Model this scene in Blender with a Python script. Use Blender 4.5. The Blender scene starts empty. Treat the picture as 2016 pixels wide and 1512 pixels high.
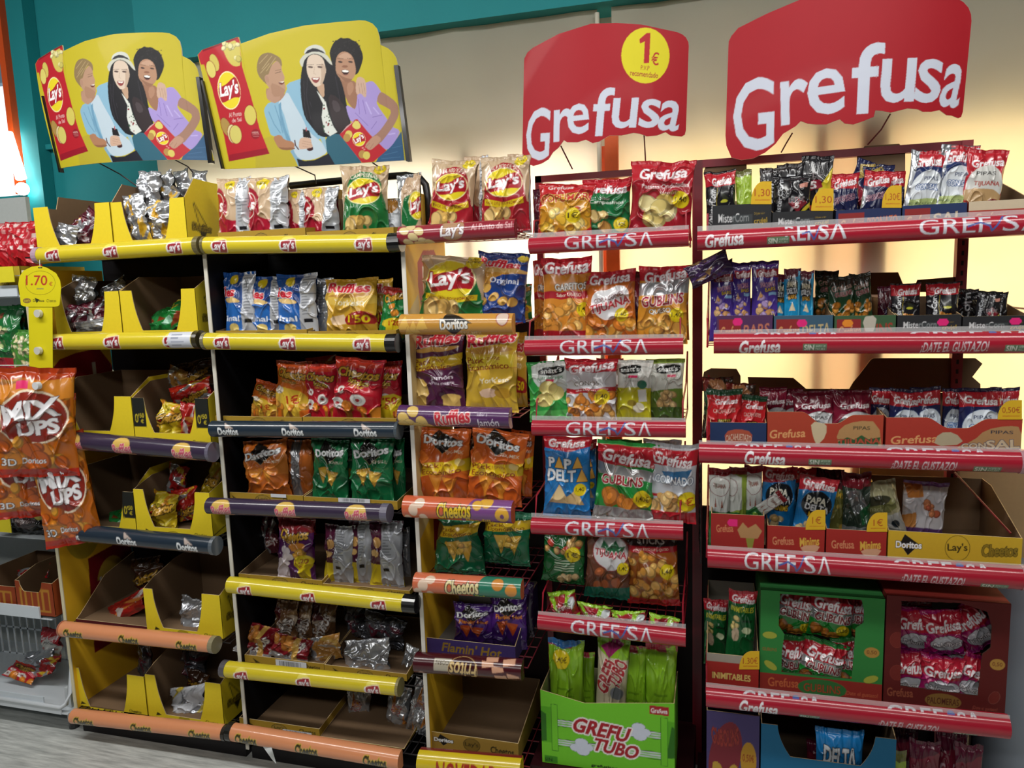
import bpy, math, random
import numpy as np
from mathutils import Matrix, Vector

# ---------------------------------------------------------------- camera
S = bpy.context.scene
COL = S.collection
F = 1456.0
CAM = np.array([0.0, -2.2, 1.75])
def _cam(yaw, pitch, roll):
    cy, sy, cp, sp = math.cos(yaw), math.sin(yaw), math.cos(pitch), math.sin(pitch)
    fw = np.array([-sy*cp, cy*cp, -sp]); r = np.array([cy, sy, 0.0]); u = np.cross(r, fw)
    c, s = math.cos(roll), math.sin(roll)
    return fw, c*r + s*u, -s*r + c*u
FW, RT, UP = _cam(math.radians(15.716), math.radians(7.713), math.radians(-1.910))
cd = bpy.data.cameras.new('camera'); cam = bpy.data.objects.new('camera', cd); COL.objects.link(cam)
cd.sensor_width = 36.0; cd.lens = F/2016*36; cd.clip_start = .02; cd.clip_end = 100
M4 = Matrix.Identity(4)
for i in range(3):
    M4[i][0] = RT[i]; M4[i][1] = UP[i]; M4[i][2] = -FW[i]; M4[i][3] = CAM[i]
cam.matrix_world = M4
S.camera = cam

# ---------------------------------------------------------------- world, light, exposure
W = bpy.data.worlds.new('world'); S.world = W; W.use_nodes = True
W.node_tree.nodes['Background'].inputs[0].default_value = (.80, .90, 1, 1)
W.node_tree.nodes['Background'].inputs[1].default_value = .07
S.view_settings.view_transform = 'Standard'; S.view_settings.look = 'None'
S.view_settings.gamma = 1; S.view_settings.use_curve_mapping = False
S.view_settings.exposure = -0.08
def area(name, loc, rot, sx, sy, power, col):
    l = bpy.data.lights.new(name, 'AREA'); l.shape = 'RECTANGLE'; l.size = sx; l.size_y = sy; l.energy = power; l.color = col
    o = bpy.data.objects.new(name, l); COL.objects.link(o); o.location = loc; o.rotation_euler = rot; return o
# rows of ceiling tubes over the aisle
area('ceiling_tube_light', (-2.3, -1.15, 3.15), (math.radians(20), 0, 0), 2.4, .2, 46, (1, .985, .95))
area('ceiling_tube_light', (0.5, -1.05, 3.15), (math.radians(16), 0, 0), 2.2, .2, 30, (1, .985, .95))
area('ceiling_tube_light', (-0.8, -3.4, 3.15), (math.radians(34), 0, 0), 5.0, .2, 46, (1, .985, .95))

# ---------------------------------------------------------------- helpers: pixels, colours, noise
def P(px, py, Y=0.0):
    """point of the plane y = Y seen at a photograph pixel"""
    d = FW*F + RT*(px-1008) - UP*(py-756)
    return CAM + d*((Y-CAM[1])/d[1])
def XZ(px, py, Y=0.0):
    q = P(px, py, Y); return q[0], q[2]
def PA(px, py, Y):
    px = np.asarray(px, float); py = np.asarray(py, float)
    d = FW*F + RT*(px[..., None]-1008) - UP*(py[..., None]-756)
    return CAM + d*((np.asarray(Y)-CAM[1])/d[..., 1])[..., None]
def pxat(x, y, z):
    v = np.array([x, y, z])-CAM; k = F/(v@FW); return 1008+k*(v@RT), 756-k*(v@UP)
def hx(h):
    if isinstance(h, tuple): return h if len(h) == 4 else h+(0.0,)
    m = 0.0
    if h.endswith('m'): m = .66; h = h[:-1]
    if len(h) == 3: h = ''.join(c*2 for c in h)
    return (int(h[0:2], 16)/255, int(h[2:4], 16)/255, int(h[4:6], 16)/255, m)
def lin(a):
    a = np.clip(np.asarray(a, np.float32), 0, 1); o = a.copy()
    c = a[..., :3]; o[..., :3] = np.where(c <= .04045, c/12.92, ((c+.055)/1.055)**2.4); return o
def vnoise(x, y, seed):
    x = np.asarray(x, float); y = np.asarray(y, float)
    tb = np.random.RandomState(seed % 100000).rand(64, 64)*2-1
    xi = np.floor(x).astype(int); yi = np.floor(y).astype(int); fx = x-xi; fy = y-yi
    fx = fx*fx*(3-2*fx); fy = fy*fy*(3-2*fy)
    g = lambda a, b: tb[b % 64, a % 64]
    return (g(xi, yi)*(1-fx)+g(xi+1, yi)*fx)*(1-fy)+(g(xi, yi+1)*(1-fx)+g(xi+1, yi+1)*fx)*fy

# ---------------------------------------------------------------- canvas: prints are drawn with shapes and lettering, then stored per vertex
_txt = {}
def text_tris(s, bold):
    k = (s, bold)
    if k in _txt: return _txt[k]
    c = bpy.data.curves.new('t', 'FONT'); c.body = s; c.resolution_u = 3; c.offset = bold*.55; c.fill_mode = 'FRONT' if hasattr(c, 'fill_mode') else c.fill_mode
    o = bpy.data.objects.new('t', c)
    m = o.to_mesh(); m.calc_loop_triangles()
    v = np.zeros(len(m.vertices)*3); m.vertices.foreach_get('co', v); v = v.reshape(-1, 3)[:, :2]
    t = np.zeros(len(m.loop_triangles)*3, int); m.loop_triangles.foreach_get('vertices', t); t = t.reshape(-1, 3)
    o.to_mesh_clear(); bpy.data.objects.remove(o); bpy.data.curves.remove(c)
    if len(v):
        lo = v.min(0); hi = v.max(0); v = (v-lo)/(hi-lo+1e-9); asp = (hi[0]-lo[0])/(hi[1]-lo[1]+1e-9)
    else: asp = 1
    _txt[k] = (v, t, asp); return _txt[k]
class Cv:
    def __init__(s, x0, y0, x1, y1, W, H, bg):
        s.W = max(4, int(W)); s.H = max(4, int(H)); s.x0 = x0; s.y0 = y0
        s.kx = s.W/(x1-x0); s.ky = s.H/(y1-y0)
        s.a = np.zeros((s.H, s.W, 4), np.float32); s.a[:] = hx(bg)
    def px(s, p):
        p = np.asarray(p, float).reshape(-1, 2); return np.stack([(p[:, 0]-s.x0)*s.kx, (p[:, 1]-s.y0)*s.ky], 1)
    def _tri(s, m, q):
        x0 = max(0, int(q[:, 0].min()-.5)); x1 = min(s.W, int(q[:, 0].max()+1.5)); y0 = max(0, int(q[:, 1].min()-.5)); y1 = min(s.H, int(q[:, 1].max()+1.5))
        if x1 <= x0 or y1 <= y0: return
        X = np.arange(x0, x1)+.5; Y = (np.arange(y0, y1)+.5)[:, None]
        (ax, ay), (bx, by), (cx, cy) = q
        d = (bx-ax)*(cy-ay)-(by-ay)*(cx-ax)
        if abs(d) < 1e-9: return
        w0 = ((bx-X)*(cy-Y)-(by-Y)*(cx-X))/d; w1 = ((cx-X)*(ay-Y)-(cy-Y)*(ax-X))/d
        m[y0:y1, x0:x1] |= (w0 >= 0) & (w1 >= 0) & (w0+w1 <= 1)
    def pmask(s, q):
        m = np.zeros((s.H, s.W), bool)
        x0 = max(0, int(q[:, 0].min()-1)); x1 = min(s.W, int(q[:, 0].max()+2)); y0 = max(0, int(q[:, 1].min()-1)); y1 = min(s.H, int(q[:, 1].max()+2))
        if x1 <= x0 or y1 <= y0: return m
        X = (np.arange(x0, x1)+.5)[None]; Y = (np.arange(y0, y1)+.5)[:, None]; n = len(q); r = np.zeros((y1-y0, x1-x0), bool)
        for i in range(n):
            ax, ay = q[i]; bx, by = q[(i+1) % n]
            if ay == by: continue
            r ^= ((ay > Y) != (by > Y)) & (X < (bx-ax)*(Y-ay)/(by-ay)+ax)
        m[y0:y1, x0:x1] = r; return m
    def dil(s, m, r):
        r = max(1, int(round(r))); o = m.copy()
        for dy in range(-r, r+1):
            w = int(math.sqrt(r*r-dy*dy)+.3)
            for dx in ([-w, w] if abs(dy) < r else range(-w, w+1)):
                ys, yd = max(0, -dy), max(0, dy); xs, xd = max(0, -dx), max(0, dx)
                h = s.H-abs(dy); wd = s.W-abs(dx)
                if h > 0 and wd > 0: o[yd:yd+h, xd:xd+wd] |= m[ys:ys+h, xs:xs+wd]
        return o
    def put(s, m, c, op=1.0):
        c = np.array(hx(c), np.float32)
        if op >= 1: s.a[m] = c
        else: s.a[m] = s.a[m]*(1-op)+c*op
    def poly(s, pts, c, smooth=0, op=1.0, out=None, ow=2):
        q = s.px(pts)
        for _ in range(smooth):
            nx = np.roll(q, -1, 0); q = np.stack([q*.75+nx*.25, q*.25+nx*.75], 1).reshape(-1, 2)
        m = s.pmask(q)
        if out: s.put(s.dil(m, ow), out)
        s.put(m, c, op)
    def rect(s, x0, y0, x1, y1, c, op=1.0): s.poly([(x0, y0), (x1, y0), (x1, y1), (x0, y1)], c, op=op)
    def ell(s, cx, cy, rx, ry, c, rot=0, out=None, ow=2, op=1.0):
        t = np.linspace(0, 2*math.pi, 29)[:-1]; a = math.radians(rot)
        x = np.cos(t)*rx*s.kx; y = np.sin(t)*ry*s.ky
        q = np.stack([(cx-s.x0)*s.kx+x*math.cos(a)-y*math.sin(a), (cy-s.y0)*s.ky+x*math.sin(a)+y*math.cos(a)], 1)
        m = s.pmask(q)
        if out: s.put(s.dil(m, ow), out)
        s.put(m, c, op)
    def line(s, pts, w, c):
        q = s.px(pts)
        for a, b in zip(q[:-1], q[1:]):
            d = b-a; L = math.hypot(*d)+1e-9; n = np.array([-d[1], d[0]])/L*w/2; e = d/L*w/3
            s.put(s.pmask(np.array([a-e+n, b+e+n, b+e-n, a-e-n])), c)
    def text(s, t, cx, cy, w, h, c, out=None, ow=2, rot=0, shear=0, bend=0, bold=.02):
        v, tr, _ = text_tris(t, bold)
        if not len(v): return
        W, H = w*s.kx, h*s.ky
        if abs(W) < 1 or abs(H) < 1: return
        x = (v[:, 0]-.5)*W; y = (.5-v[:, 1])*H
        y = y+bend*H*(2*x/W)**2; x = x-shear*y
        a = math.radians(rot)
        q = np.stack([(cx-s.x0)*s.kx+x*math.cos(a)-y*math.sin(a), (cy-s.y0)*s.ky+x*math.sin(a)+y*math.cos(a)], 1)
        m = np.zeros((s.H, s.W), bool)
        for i in tr: s._tri(m, q[i])
        if out: s.put(s.dil(m, ow), out)
        s.put(m, c)
    def blobs(s, x0, y0, x1, y1, cols, n, rx, ry, seed, out='7a3d10'):
        R = random.Random(seed)
        for _ in range(n):
            cx = R.uniform(x0, x1); cy = R.uniform(y0, y1); rot = R.uniform(0, 180); k = R.uniform(.7, 1.25); c = hx(R.choice(cols))
            s.ell(cx, cy, rx*k, ry*k, tuple(min(1, v*.72) for v in c[:3]), rot)
            s.ell(cx-rx*.12, cy-ry*.15, rx*k*.8, ry*k*.8, c, rot)
            if R.random() < .5: s.ell(cx-rx*.2, cy-ry*.25, rx*k*.35, ry*k*.3, tuple(min(1, v*1.15+.05) for v in c[:3]), rot)
    def sample(s, X, Y):
        x = np.clip((np.asarray(X)-s.x0)*s.kx-.5, 0, s.W-1.001); y = np.clip((np.asarray(Y)-s.y0)*s.ky-.5, 0, s.H-1.001)
        xi = x.astype(int); yi = y.astype(int); fx = (x-xi)[..., None]; fy = (y-yi)[..., None]; A = s.lin
        x2 = np.minimum(xi+1, s.W-1); y2 = np.minimum(yi+1, s.H-1)
        return (A[yi, xi]*(1-fx)+A[yi, x2]*fx)*(1-fy)+(A[y2, xi]*(1-fx)+A[y2, x2]*fx)*fy
    def done(s):
        a = lin(s.a); p = np.pad(a, ((1, 1), (1, 1), (0, 0)), 'edge')
        s.lin = (p[1:-1, 1:-1]*4+p[:-2, 1:-1]+p[2:, 1:-1]+p[1:-1, :-2]+p[1:-1, 2:])/8; return s

# ---------------------------------------------------------------- materials (all node based; the print comes from the mesh's own colour layer)
def material(name, rough=.5, coat=0.0, metal=None, noise=.06, nscale=40, bump=0.0, bscale=60, trans=None):
    m = bpy.data.materials.new(name); m.use_nodes = True; n = m.node_tree.nodes; L = m.node_tree.links
    b = n['Principled BSDF']; at = n.new('ShaderNodeAttribute'); at.attribute_name = 'print'
    tx = n.new('ShaderNodeTexNoise'); tx.inputs['Scale'].default_value = nscale; tx.inputs['Detail'].default_value = 3
    tc = n.new('ShaderNodeTexCoord'); L.new(tc.outputs['Object'], tx.inputs['Vector'])
    mr = n.new('ShaderNodeMapRange'); mr.inputs[3].default_value = 1-noise; mr.inputs[4].default_value = 1+noise; L.new(tx.outputs[0], mr.inputs[0])
    mx = n.new('ShaderNodeVectorMath'); mx.operation = 'SCALE'; L.new(at.outputs['Color'], mx.inputs[0]); L.new(mr.outputs[0], mx.inputs['Scale'])
    L.new(mx.outputs[0], b.inputs['Base Color'])
    b.inputs['Roughness'].default_value = rough; b.inputs['Coat Weight'].default_value = coat; b.inputs['Coat Roughness'].default_value = .07
    if metal is None: L.new(at.outputs['Alpha'], b.inputs['Metallic'])
    else: b.inputs['Metallic'].default_value = metal
    if bump:
        bt = n.new('ShaderNodeTexNoise'); bt.inputs['Scale'].default_value = bscale; bt.inputs['Detail'].default_value = 4; L.new(tc.outputs['Object'], bt.inputs['Vector'])
        bp = n.new('ShaderNodeBump'); bp.inputs['Strength'].default_value = bump; bp.inputs['Distance'].default_value = .004; L.new(bt.outputs[0], bp.inputs['Height']); L.new(bp.outputs[0], b.inputs['Normal'])
    return m
FOIL = material('printed_foil', .23, .35, None, .04, 60)
CARD = material('printed_card', .62, 0, 0, .05, 90)
PLAST = material('glossy_plastic', .24, .4, 0, .03, 30)
BOARD = material('satin_board', .5, .03, 0, .03, 20)
METAL = material('painted_metal', .38, .1, 0, .06, 80)
WALL = material('painted_wall', .7, 0, 0, .05, 6, .12, 90)
TILE = material('plain_finish', .55, 0, 0, .06, 25)
BOARD.node_tree.nodes['Principled BSDF'].inputs['Specular IOR Level'].default_value = .22
CARD.node_tree.nodes['Principled BSDF'].inputs['Specular IOR Level'].default_value = .3
def clear_mat():
    m = bpy.data.materials.new('clear_plastic'); m.use_nodes = True; b = m.node_tree.nodes['Principled BSDF']
    b.inputs['Base Color'].default_value = (.93, .93, .95, 1); b.inputs['Roughness'].default_value = .15; b.inputs['Alpha'].default_value = .22; return m
CLEAR = clear_mat()
def emis(name, col, st):
    m = bpy.data.materials.new(name); m.use_nodes = True; b = m.node_tree.nodes['Principled BSDF']
    b.inputs['Base Color'].default_value = (.5, .5, .5, 1); b.inputs['Emission Color'].default_value = (*col, 1); b.inputs['Emission Strength'].default_value = st; return m

# ---------------------------------------------------------------- mesh builder
class MB:
    def __init__(s): s.v = []; s.q = []; s.c = []; s.n = 0
    def add(s, v, f, c):
        v = np.asarray(v, float).reshape(-1, 3); c = np.asarray(c, np.float32)
        if c.ndim == 1: c = np.tile(c, (len(v), 1))
        s.v.append(v); s.c.append(c)
        for g in f: s.q.append([i+s.n for i in g])
        s.n += len(v)
    def col(s, c): return lin(np.array(hx(c), np.float32))
    def face(s, pts, c): s.add(pts, [list(range(len(pts)))], s.col(c))
    def grid(s, Pg, C, flip=False):
        ny, nx = Pg.shape[:2]; i = np.arange(ny*nx).reshape(ny, nx)
        f = np.stack([i[1:, :-1], i[1:, 1:], i[:-1, 1:], i[:-1, :-1]], -1).reshape(-1, 4)
        if flip: f = f[:, ::-1]
        s.v.append(Pg.reshape(-1, 3)); c = np.asarray(C, np.float32)
        s.c.append(np.tile(c, (ny*nx, 1)) if c.ndim == 1 else c.reshape(-1, 4)); s.q.append(f+s.n); s.n += ny*nx
    def box(s, x0, y0, z0, x1, y1, z1, c):
        v = [(x, y, z) for x in (x0, x1) for y in (y0, y1) for z in (z0, z1)]
        s.add(v, [(0, 1, 3, 2), (4, 6, 7, 5), (0, 4, 5, 1), (2, 3, 7, 6), (0, 2, 6, 4), (1, 5, 7, 3)], s.col(c))
    def prism(s, poly, axis, a, b, c, c2=None, ce=None):
        """extrude a 2D outline along an axis from a to b; c colours the cap at a, c2 the cap at b, ce the edge"""
        poly = [tuple(p) for p in poly]
        mk = {'x': lambda p, t: (t, p[0], p[1]), 'y': lambda p, t: (p[0], t, p[1]), 'z': lambda p, t: (p[0], p[1], t)}[axis]
        n = len(poly); A = [mk(p, a) for p in poly]; B = [mk(p, b) for p in poly]
        s.add(A, [list(range(n))], s.col(c)); s.add(B, [list(range(n))[::-1]], s.col(c2 or c))
        s.add(A+B, [(i, (i+1) % n, n+(i+1) % n, n+i) for i in range(n)], s.col(ce or c))
    def tube(s, pts, r, c, k=6, close=False):
        pts = [np.array(p, float) for p in pts]; n = len(pts); rings = []
        for i, p in enumerate(pts):
            t = pts[min(i+1, n-1)]-pts[max(i-1, 0)]; t = t/(np.linalg.norm(t)+1e-12)
            a = np.cross(t, (0, 0, 1) if abs(t[2]) < .9 else (1, 0, 0)); a /= np.linalg.norm(a); b = np.cross(t, a)
            rings += [p+r*(math.cos(2*math.pi*j/k)*a+math.sin(2*math.pi*j/k)*b) for j in range(k)]
        f = [(i*k+j, i*k+(j+1) % k, (i+1)*k+(j+1) % k, (i+1)*k+j) for i in range(n-1) for j in range(k)]
        f += [list(range(k))[::-1], list(range((n-1)*k, n*k))]
        s.add(rings, f, s.col(c))
    def mesh(s, name, off=(0, 0, 0), smooth=False):
        v = np.concatenate(s.v)-np.asarray(off); c = np.concatenate(s.c)
        fl = []; st = []; k = 0; sizes = []
        for g in s.q:
            if isinstance(g, np.ndarray): fl.append(g.reshape(-1)); sizes.append(np.full(len(g), 4))
            else: fl.append(np.array(g)); sizes.append(np.array([len(g)]))
        fl = np.concatenate(fl); sizes = np.concatenate(sizes); st = np.concatenate([[0], np.cumsum(sizes)[:-1]])
        m = bpy.data.meshes.new(name); m.vertices.add(len(v)); m.vertices.foreach_set('co', v.astype(np.float32).ravel())
        m.loops.add(len(fl)); m.loops.foreach_set('vertex_index', fl.astype(np.int32)); m.polygons.add(len(sizes)); m.polygons.foreach_set('loop_start', st.astype(np.int32))
        try: m.polygons.foreach_set('loop_total', sizes.astype(np.int32))
        except Exception: pass
        m.update(calc_edges=True)
        a = m.color_attributes.new('print', 'FLOAT_COLOR', 'POINT'); a.data.foreach_set('color', c.astype(np.float32).ravel())
        m.polygons.foreach_set('use_smooth', np.full(len(sizes), bool(smooth))); m.validate(); return m
    def obj(s, name, mat, parent=None, off=None, smooth=False):
        o = off if off is not None else ((0, 0, 0) if parent is None else parent['_o'] if '_o' in parent else (0, 0, 0))
        m = s.mesh(name, o, smooth); m.materials.append(mat); ob = bpy.data.objects.new(name, m); COL.objects.link(ob)
        if parent is not None: ob.parent = parent
        else: ob.location = o
        if parent is not None: ob['_o'] = list(o)
        return ob
def tag(o, label, cat, group=None):
    o['label'] = label; o['category'] = cat
    if group: o['group'] = group
    return o
def thing(name, loc, label, cat, group=None):
    o = bpy.data.objects.new(name, None); COL.objects.link(o); o.location = loc; o.empty_display_size = .05; o['_o'] = [float(v) for v in loc]
    return tag(o, label, cat, group)
def struct(mb, name, mat, smooth=False):
    o = mb.obj(name, mat, None, None, smooth); o['kind'] = 'structure'; return o
def part(root, name, mb, mat, smooth=False, label=None):
    o = mb.obj(name, mat, root, None, smooth)
    if label: o['label'] = label
    return o

# ---------------------------------------------------------------- the room
YS, YW = .70, .80          # plastic sheet, wall
XL, XR = -5.2, 2.6
m = MB(); m.box(XL, -5, -.1, XR, YW, 0, '8d8a80'); fl = struct(m, 'floor', TILE)
def floor_mat():
    m = bpy.data.materials.new('wood_look_vinyl'); m.use_nodes = True; n = m.node_tree.nodes; L = m.node_tree.links; b = n['Principled BSDF']
    tc = n.new('ShaderNodeTexCoord'); mp = n.new('ShaderNodeMapping'); mp.inputs['Scale'].default_value = (1.6, 16, 1); mp.inputs['Rotation'].default_value = (0, 0, math.radians(38)); L.new(tc.outputs['Object'], mp.inputs[0])
    t = n.new('ShaderNodeTexNoise'); t.inputs['Scale'].default_value = 4; t.inputs['Detail'].default_value = 9; t.inputs['Roughness'].default_value = .65; L.new(mp.outputs[0], t.inputs['Vector'])
    cr = n.new('ShaderNodeValToRGB'); cr.color_ramp.elements[0].color = (.30, .315, .305, 1); cr.color_ramp.elements[0].position = .3; cr.color_ramp.elements[1].color = (.70, .72, .69, 1); cr.color_ramp.elements[1].position = .7
    L.new(t.outputs[0], cr.inputs[0]); L.new(cr.outputs[0], b.inputs['Base Color']); b.inputs['Roughness'].default_value = .4; return m
fl.data.materials[0] = floor_mat()
m = MB(); m.box(XL, -5, 3.3, XR, YW, 3.4, '9a9a96'); struct(m, 'ceiling', WALL)
TEAL = '0b8389'
xe = P(343, 330, YW)[0]                       # right end of the full height teal wall
zt = P(1000, 60, YW)[2]                       # lower edge of the teal beam
zw = P(900, 325, .7)[2]                       # head of the window band
zs = P(1300, 1010, .7)[2]                     # sill
xw = P(33, 200, YW)[0]
xk = P(112, 300, YW)[0]
m = MB()
m.box(xw, YW, 0, xe, YW+.12, 3.3, TEAL)                      # wall left of the sheet
m.box(XL, YW, 0, xw, YW+.12, P(30, 385, YW)[2], TEAL)
struct(m, 'wall_back', WALL)
m = MB(); m.box(xe, YW, zw, XR, YW+.12, 3.3, 'cfcabb'); struct(m, 'wall_lintel', WALL)
m = MB(); m.box(xe, YW, 0, XR, YW+.12, zs, 'b9b4a6'); struct(m, 'wall_sill', WALL)
m = MB(); m.box(xe, YS-.07, zt, XR, YW-.002, 3.3, TEAL); struct(m, 'trim_1', WALL)
m = MB(); x0, x1 = P(40, 200, YW-.05)[0], P(72, 200, YW-.05)[0]
m.box(x0, YW-.07, 0, x1, YW-.002, 3.3, TEAL); struct(m, 'trim_2', WALL)
m = MB(); z0 = P(95, 292, YW)[2]; m.box(x1, YW-.03, z0-.012, xe, YW-.002, z0+.012, TEAL); struct(m, 'trim_3', WALL)
m = MB(); m.box(XR, -5, 0, XR+.1, YW, 3.3, '6a665e'); struct(m, 'wall_right', WALL)
m = MB(); m.box(XL-.1, -5, 0, XL, YW, 3.3, '5a5750'); struct(m, 'wall_left', WALL)
m = MB(); m.box(XL, -5.1, 0, XR, -5, 3.3, '4a4844'); struct(m, 'wall_front', WALL)
# daylight panes of the window band, with mullions just behind the sheet
def pane(n, x0, x1, z0, z1, Y, col, st):
    m = MB(); m.box(x0, Y, z0, x1, Y+.01, z1, 'ffffff'); o = struct(m, n, emis('daylight_'+n, col, st)); return o
xm = P(1205, 320, .66)[0]; xm2 = P(1715, 540, YS)[0]
pane('window_1', xe, xm, zs-.1, zw+.12, YW+.14, (1, .93, .78), 6.0)
pane('window_2', xm, xm2, zs-.1, zw+.12, YW+.14, (1, .77, .42), 4.4)
pane('window_3', xm2, XR, zs-.1, zw+.12, YW+.14, (1, .78, .42), 4.2)
pane('window_4', XL, xw+.01, P(30, 385, YW)[2], 3.3, YW+.14, (.86, .93, 1.0), 1.3)
m = MB()
for px in (338, 930, 1196, 1610, 1712):
    x = P(px, 300, YW)[0]; w = .05 if px == 1712 else .024; m.box(x-w, YW-.08, 0, x+w, YW-.003, zw+.03, 'c9541e')
m.box(xw-.03, YW-.04, P(30, 385, YW)[2], xw+.004, YW-.003, 3.3, 'd9541e')
struct(m, 'trim_4', METAL)
m = MB(); m.box(XL, YW+.08, P(10, 150, YW)[2], xw+.01, YW+.13, 3.3, '7f95a6'); struct(m, 'pane_greying_slab', WALL)  # added slab that greys the upper part of the bright pane
# translucent plastic sheet hung below the beam
def sheet_mat():
    m = bpy.data.materials.new('milky_plastic_sheet'); m.use_nodes = True; n = m.node_tree.nodes; L = m.node_tree.links; n.remove(n['Principled BSDF'])
    d = n.new('ShaderNodeBsdfDiffuse'); d.inputs[0].default_value = (.49, .48, .43, 1); t = n.new('ShaderNodeBsdfTranslucent')
    tc = n.new('ShaderNodeTexCoord'); nz = n.new('ShaderNodeTexNoise'); nz.inputs['Scale'].default_value = 2.5; nz.inputs['Detail'].default_value = 5; L.new(tc.outputs['Object'], nz.inputs['Vector'])
    cr = n.new('ShaderNodeValToRGB'); cr.color_ramp.elements[0].color = (.90, .87, .78, 1); cr.color_ramp.elements[1].color = (.95, .93, .86, 1); cr.color_ramp.elements[0].position = .35; cr.color_ramp.elements[1].position = .65; L.new(nz.outputs[0], cr.inputs[0]); L.new(cr.outputs[0], t.inputs[0])
    mx = n.new('ShaderNodeMixShader'); mx.inputs[0].default_value = .62; L.new(d.outputs[0], mx.inputs[1]); L.new(t.outputs[0], mx.inputs[2]); L.new(mx.outputs[0], n['Material Output'].inputs[0]); return m
SHEET = sheet_mat()
def sheet(n, xa, xb, sd, label, zb):
    nx, nz = 90, 60; X = np.linspace(xa, xb, nx)[None].repeat(nz, 0); Z = np.linspace(zt+.03, zb, nz)[:, None].repeat(nx, 1)
    Y = YS+.012*vnoise(X*5, Z*1.2, sd)+.006*vnoise(X*14+Z*3, Z*2, sd+1); g = np.stack([X, Y, Z], -1); m = MB()
    m.grid(g, m.col('e8e4d4')); g2 = g.copy(); g2[..., 1] += .0015; m.grid(g2, m.col('e8e4d4'), True)
    o = m.obj(n, SHEET, None, (xa, YS, 0), True); return tag(o, label, 'plastic sheet', 'milky plastic sheets over the windows')
sheet('plastic_sheet', xe+.004, P(1180, 300, YS)[0], 3, 'milky backlit plastic sheet hanging left of the orange post behind the shelves', .4)
sheet('plastic_sheet', P(1208, 300, YS)[0], XR-.02, 7, 'milky backlit plastic sheet hanging right of the orange post, behind the red sign', .4)

# ---------------------------------------------------------------- header signs
def interp_poly(pts, u):
    """pts: [(u, x, y)...]"""
    a = np.array(pts, float); return np.interp(u, a[:, 0], a[:, 1]), np.interp(u, a[:, 0], a[:, 2])
def board(mb, T, B, Yf, cv, nu, nv, remap=None, th=.004, back='d8d8d4'):
    """curved board between a top line T and a bottom line B, given as (u, x, y); Yf gives its depth along u"""
    kn = [p[0] for p in T]+[p[0] for p in B]
    u = np.unique(np.round(np.concatenate([np.linspace(0, 1, nu), kn]), 5)); v = np.linspace(0, 1, nv)
    tx, ty = interp_poly(T, u); bx, by = interp_poly(B, u)
    X = tx[None]*(1-v[:, None])+bx[None]*v[:, None]; Y = ty[None]*(1-v[:, None])+by[None]*v[:, None]
    C = cv.sample(X, Y)
    if remap: X, Y = remap(X, Y)
    G = PA(X, Y, Yf(u)[None].repeat(nv, 0)); mb.grid(G, C); G2 = G.copy(); G2[..., 1] += th; bc = mb.col(back); mb.grid(G2, bc, True)
    for a, b in ((G[0], G2[0]), (G[-1], G2[-1]), (G[:, 0], G2[:, 0]), (G[:, -1], G2[:, -1])): mb.grid(np.stack([a, b]), bc)
    return G
def lays_ball(c, cx, cy, rx, ry, rot=0, w=None, ring='f0e6b0', tr=None, red='a81f2b', yel='e3cf2a'):
    c.ell(cx, cy, rx*1.06, ry*1.06, ring, rot); c.ell(cx, cy, rx, ry, yel, rot)
    a = math.radians(rot); k = ry*c.ky/(rx*c.kx)
    def pt(x, y): X = x*rx*c.kx; Y = y*ry*c.ky; return (cx+(X*math.cos(a)-Y*math.sin(a))/c.kx, cy+(X*math.sin(a)+Y*math.cos(a))/c.ky)
    c.poly([pt(*p) for p in [(-1.02, -.25), (-.55, -.28), (-.1, -.38), (.4, -.62), (.78, -.72), (.98, -.3), (1.02, .2), (.92, .5), (.5, .42), (0, .48), (-.5, .6), (-.9, .62)]], red, 1)
    c.text("Lay's", cx, cy-ry*.02, rx*1.75, ry*1.02, 'f4f2f4', red, max(1, rx*c.kx*.05), (rot if tr is None else tr)-6, .15, 0, .05)
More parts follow.
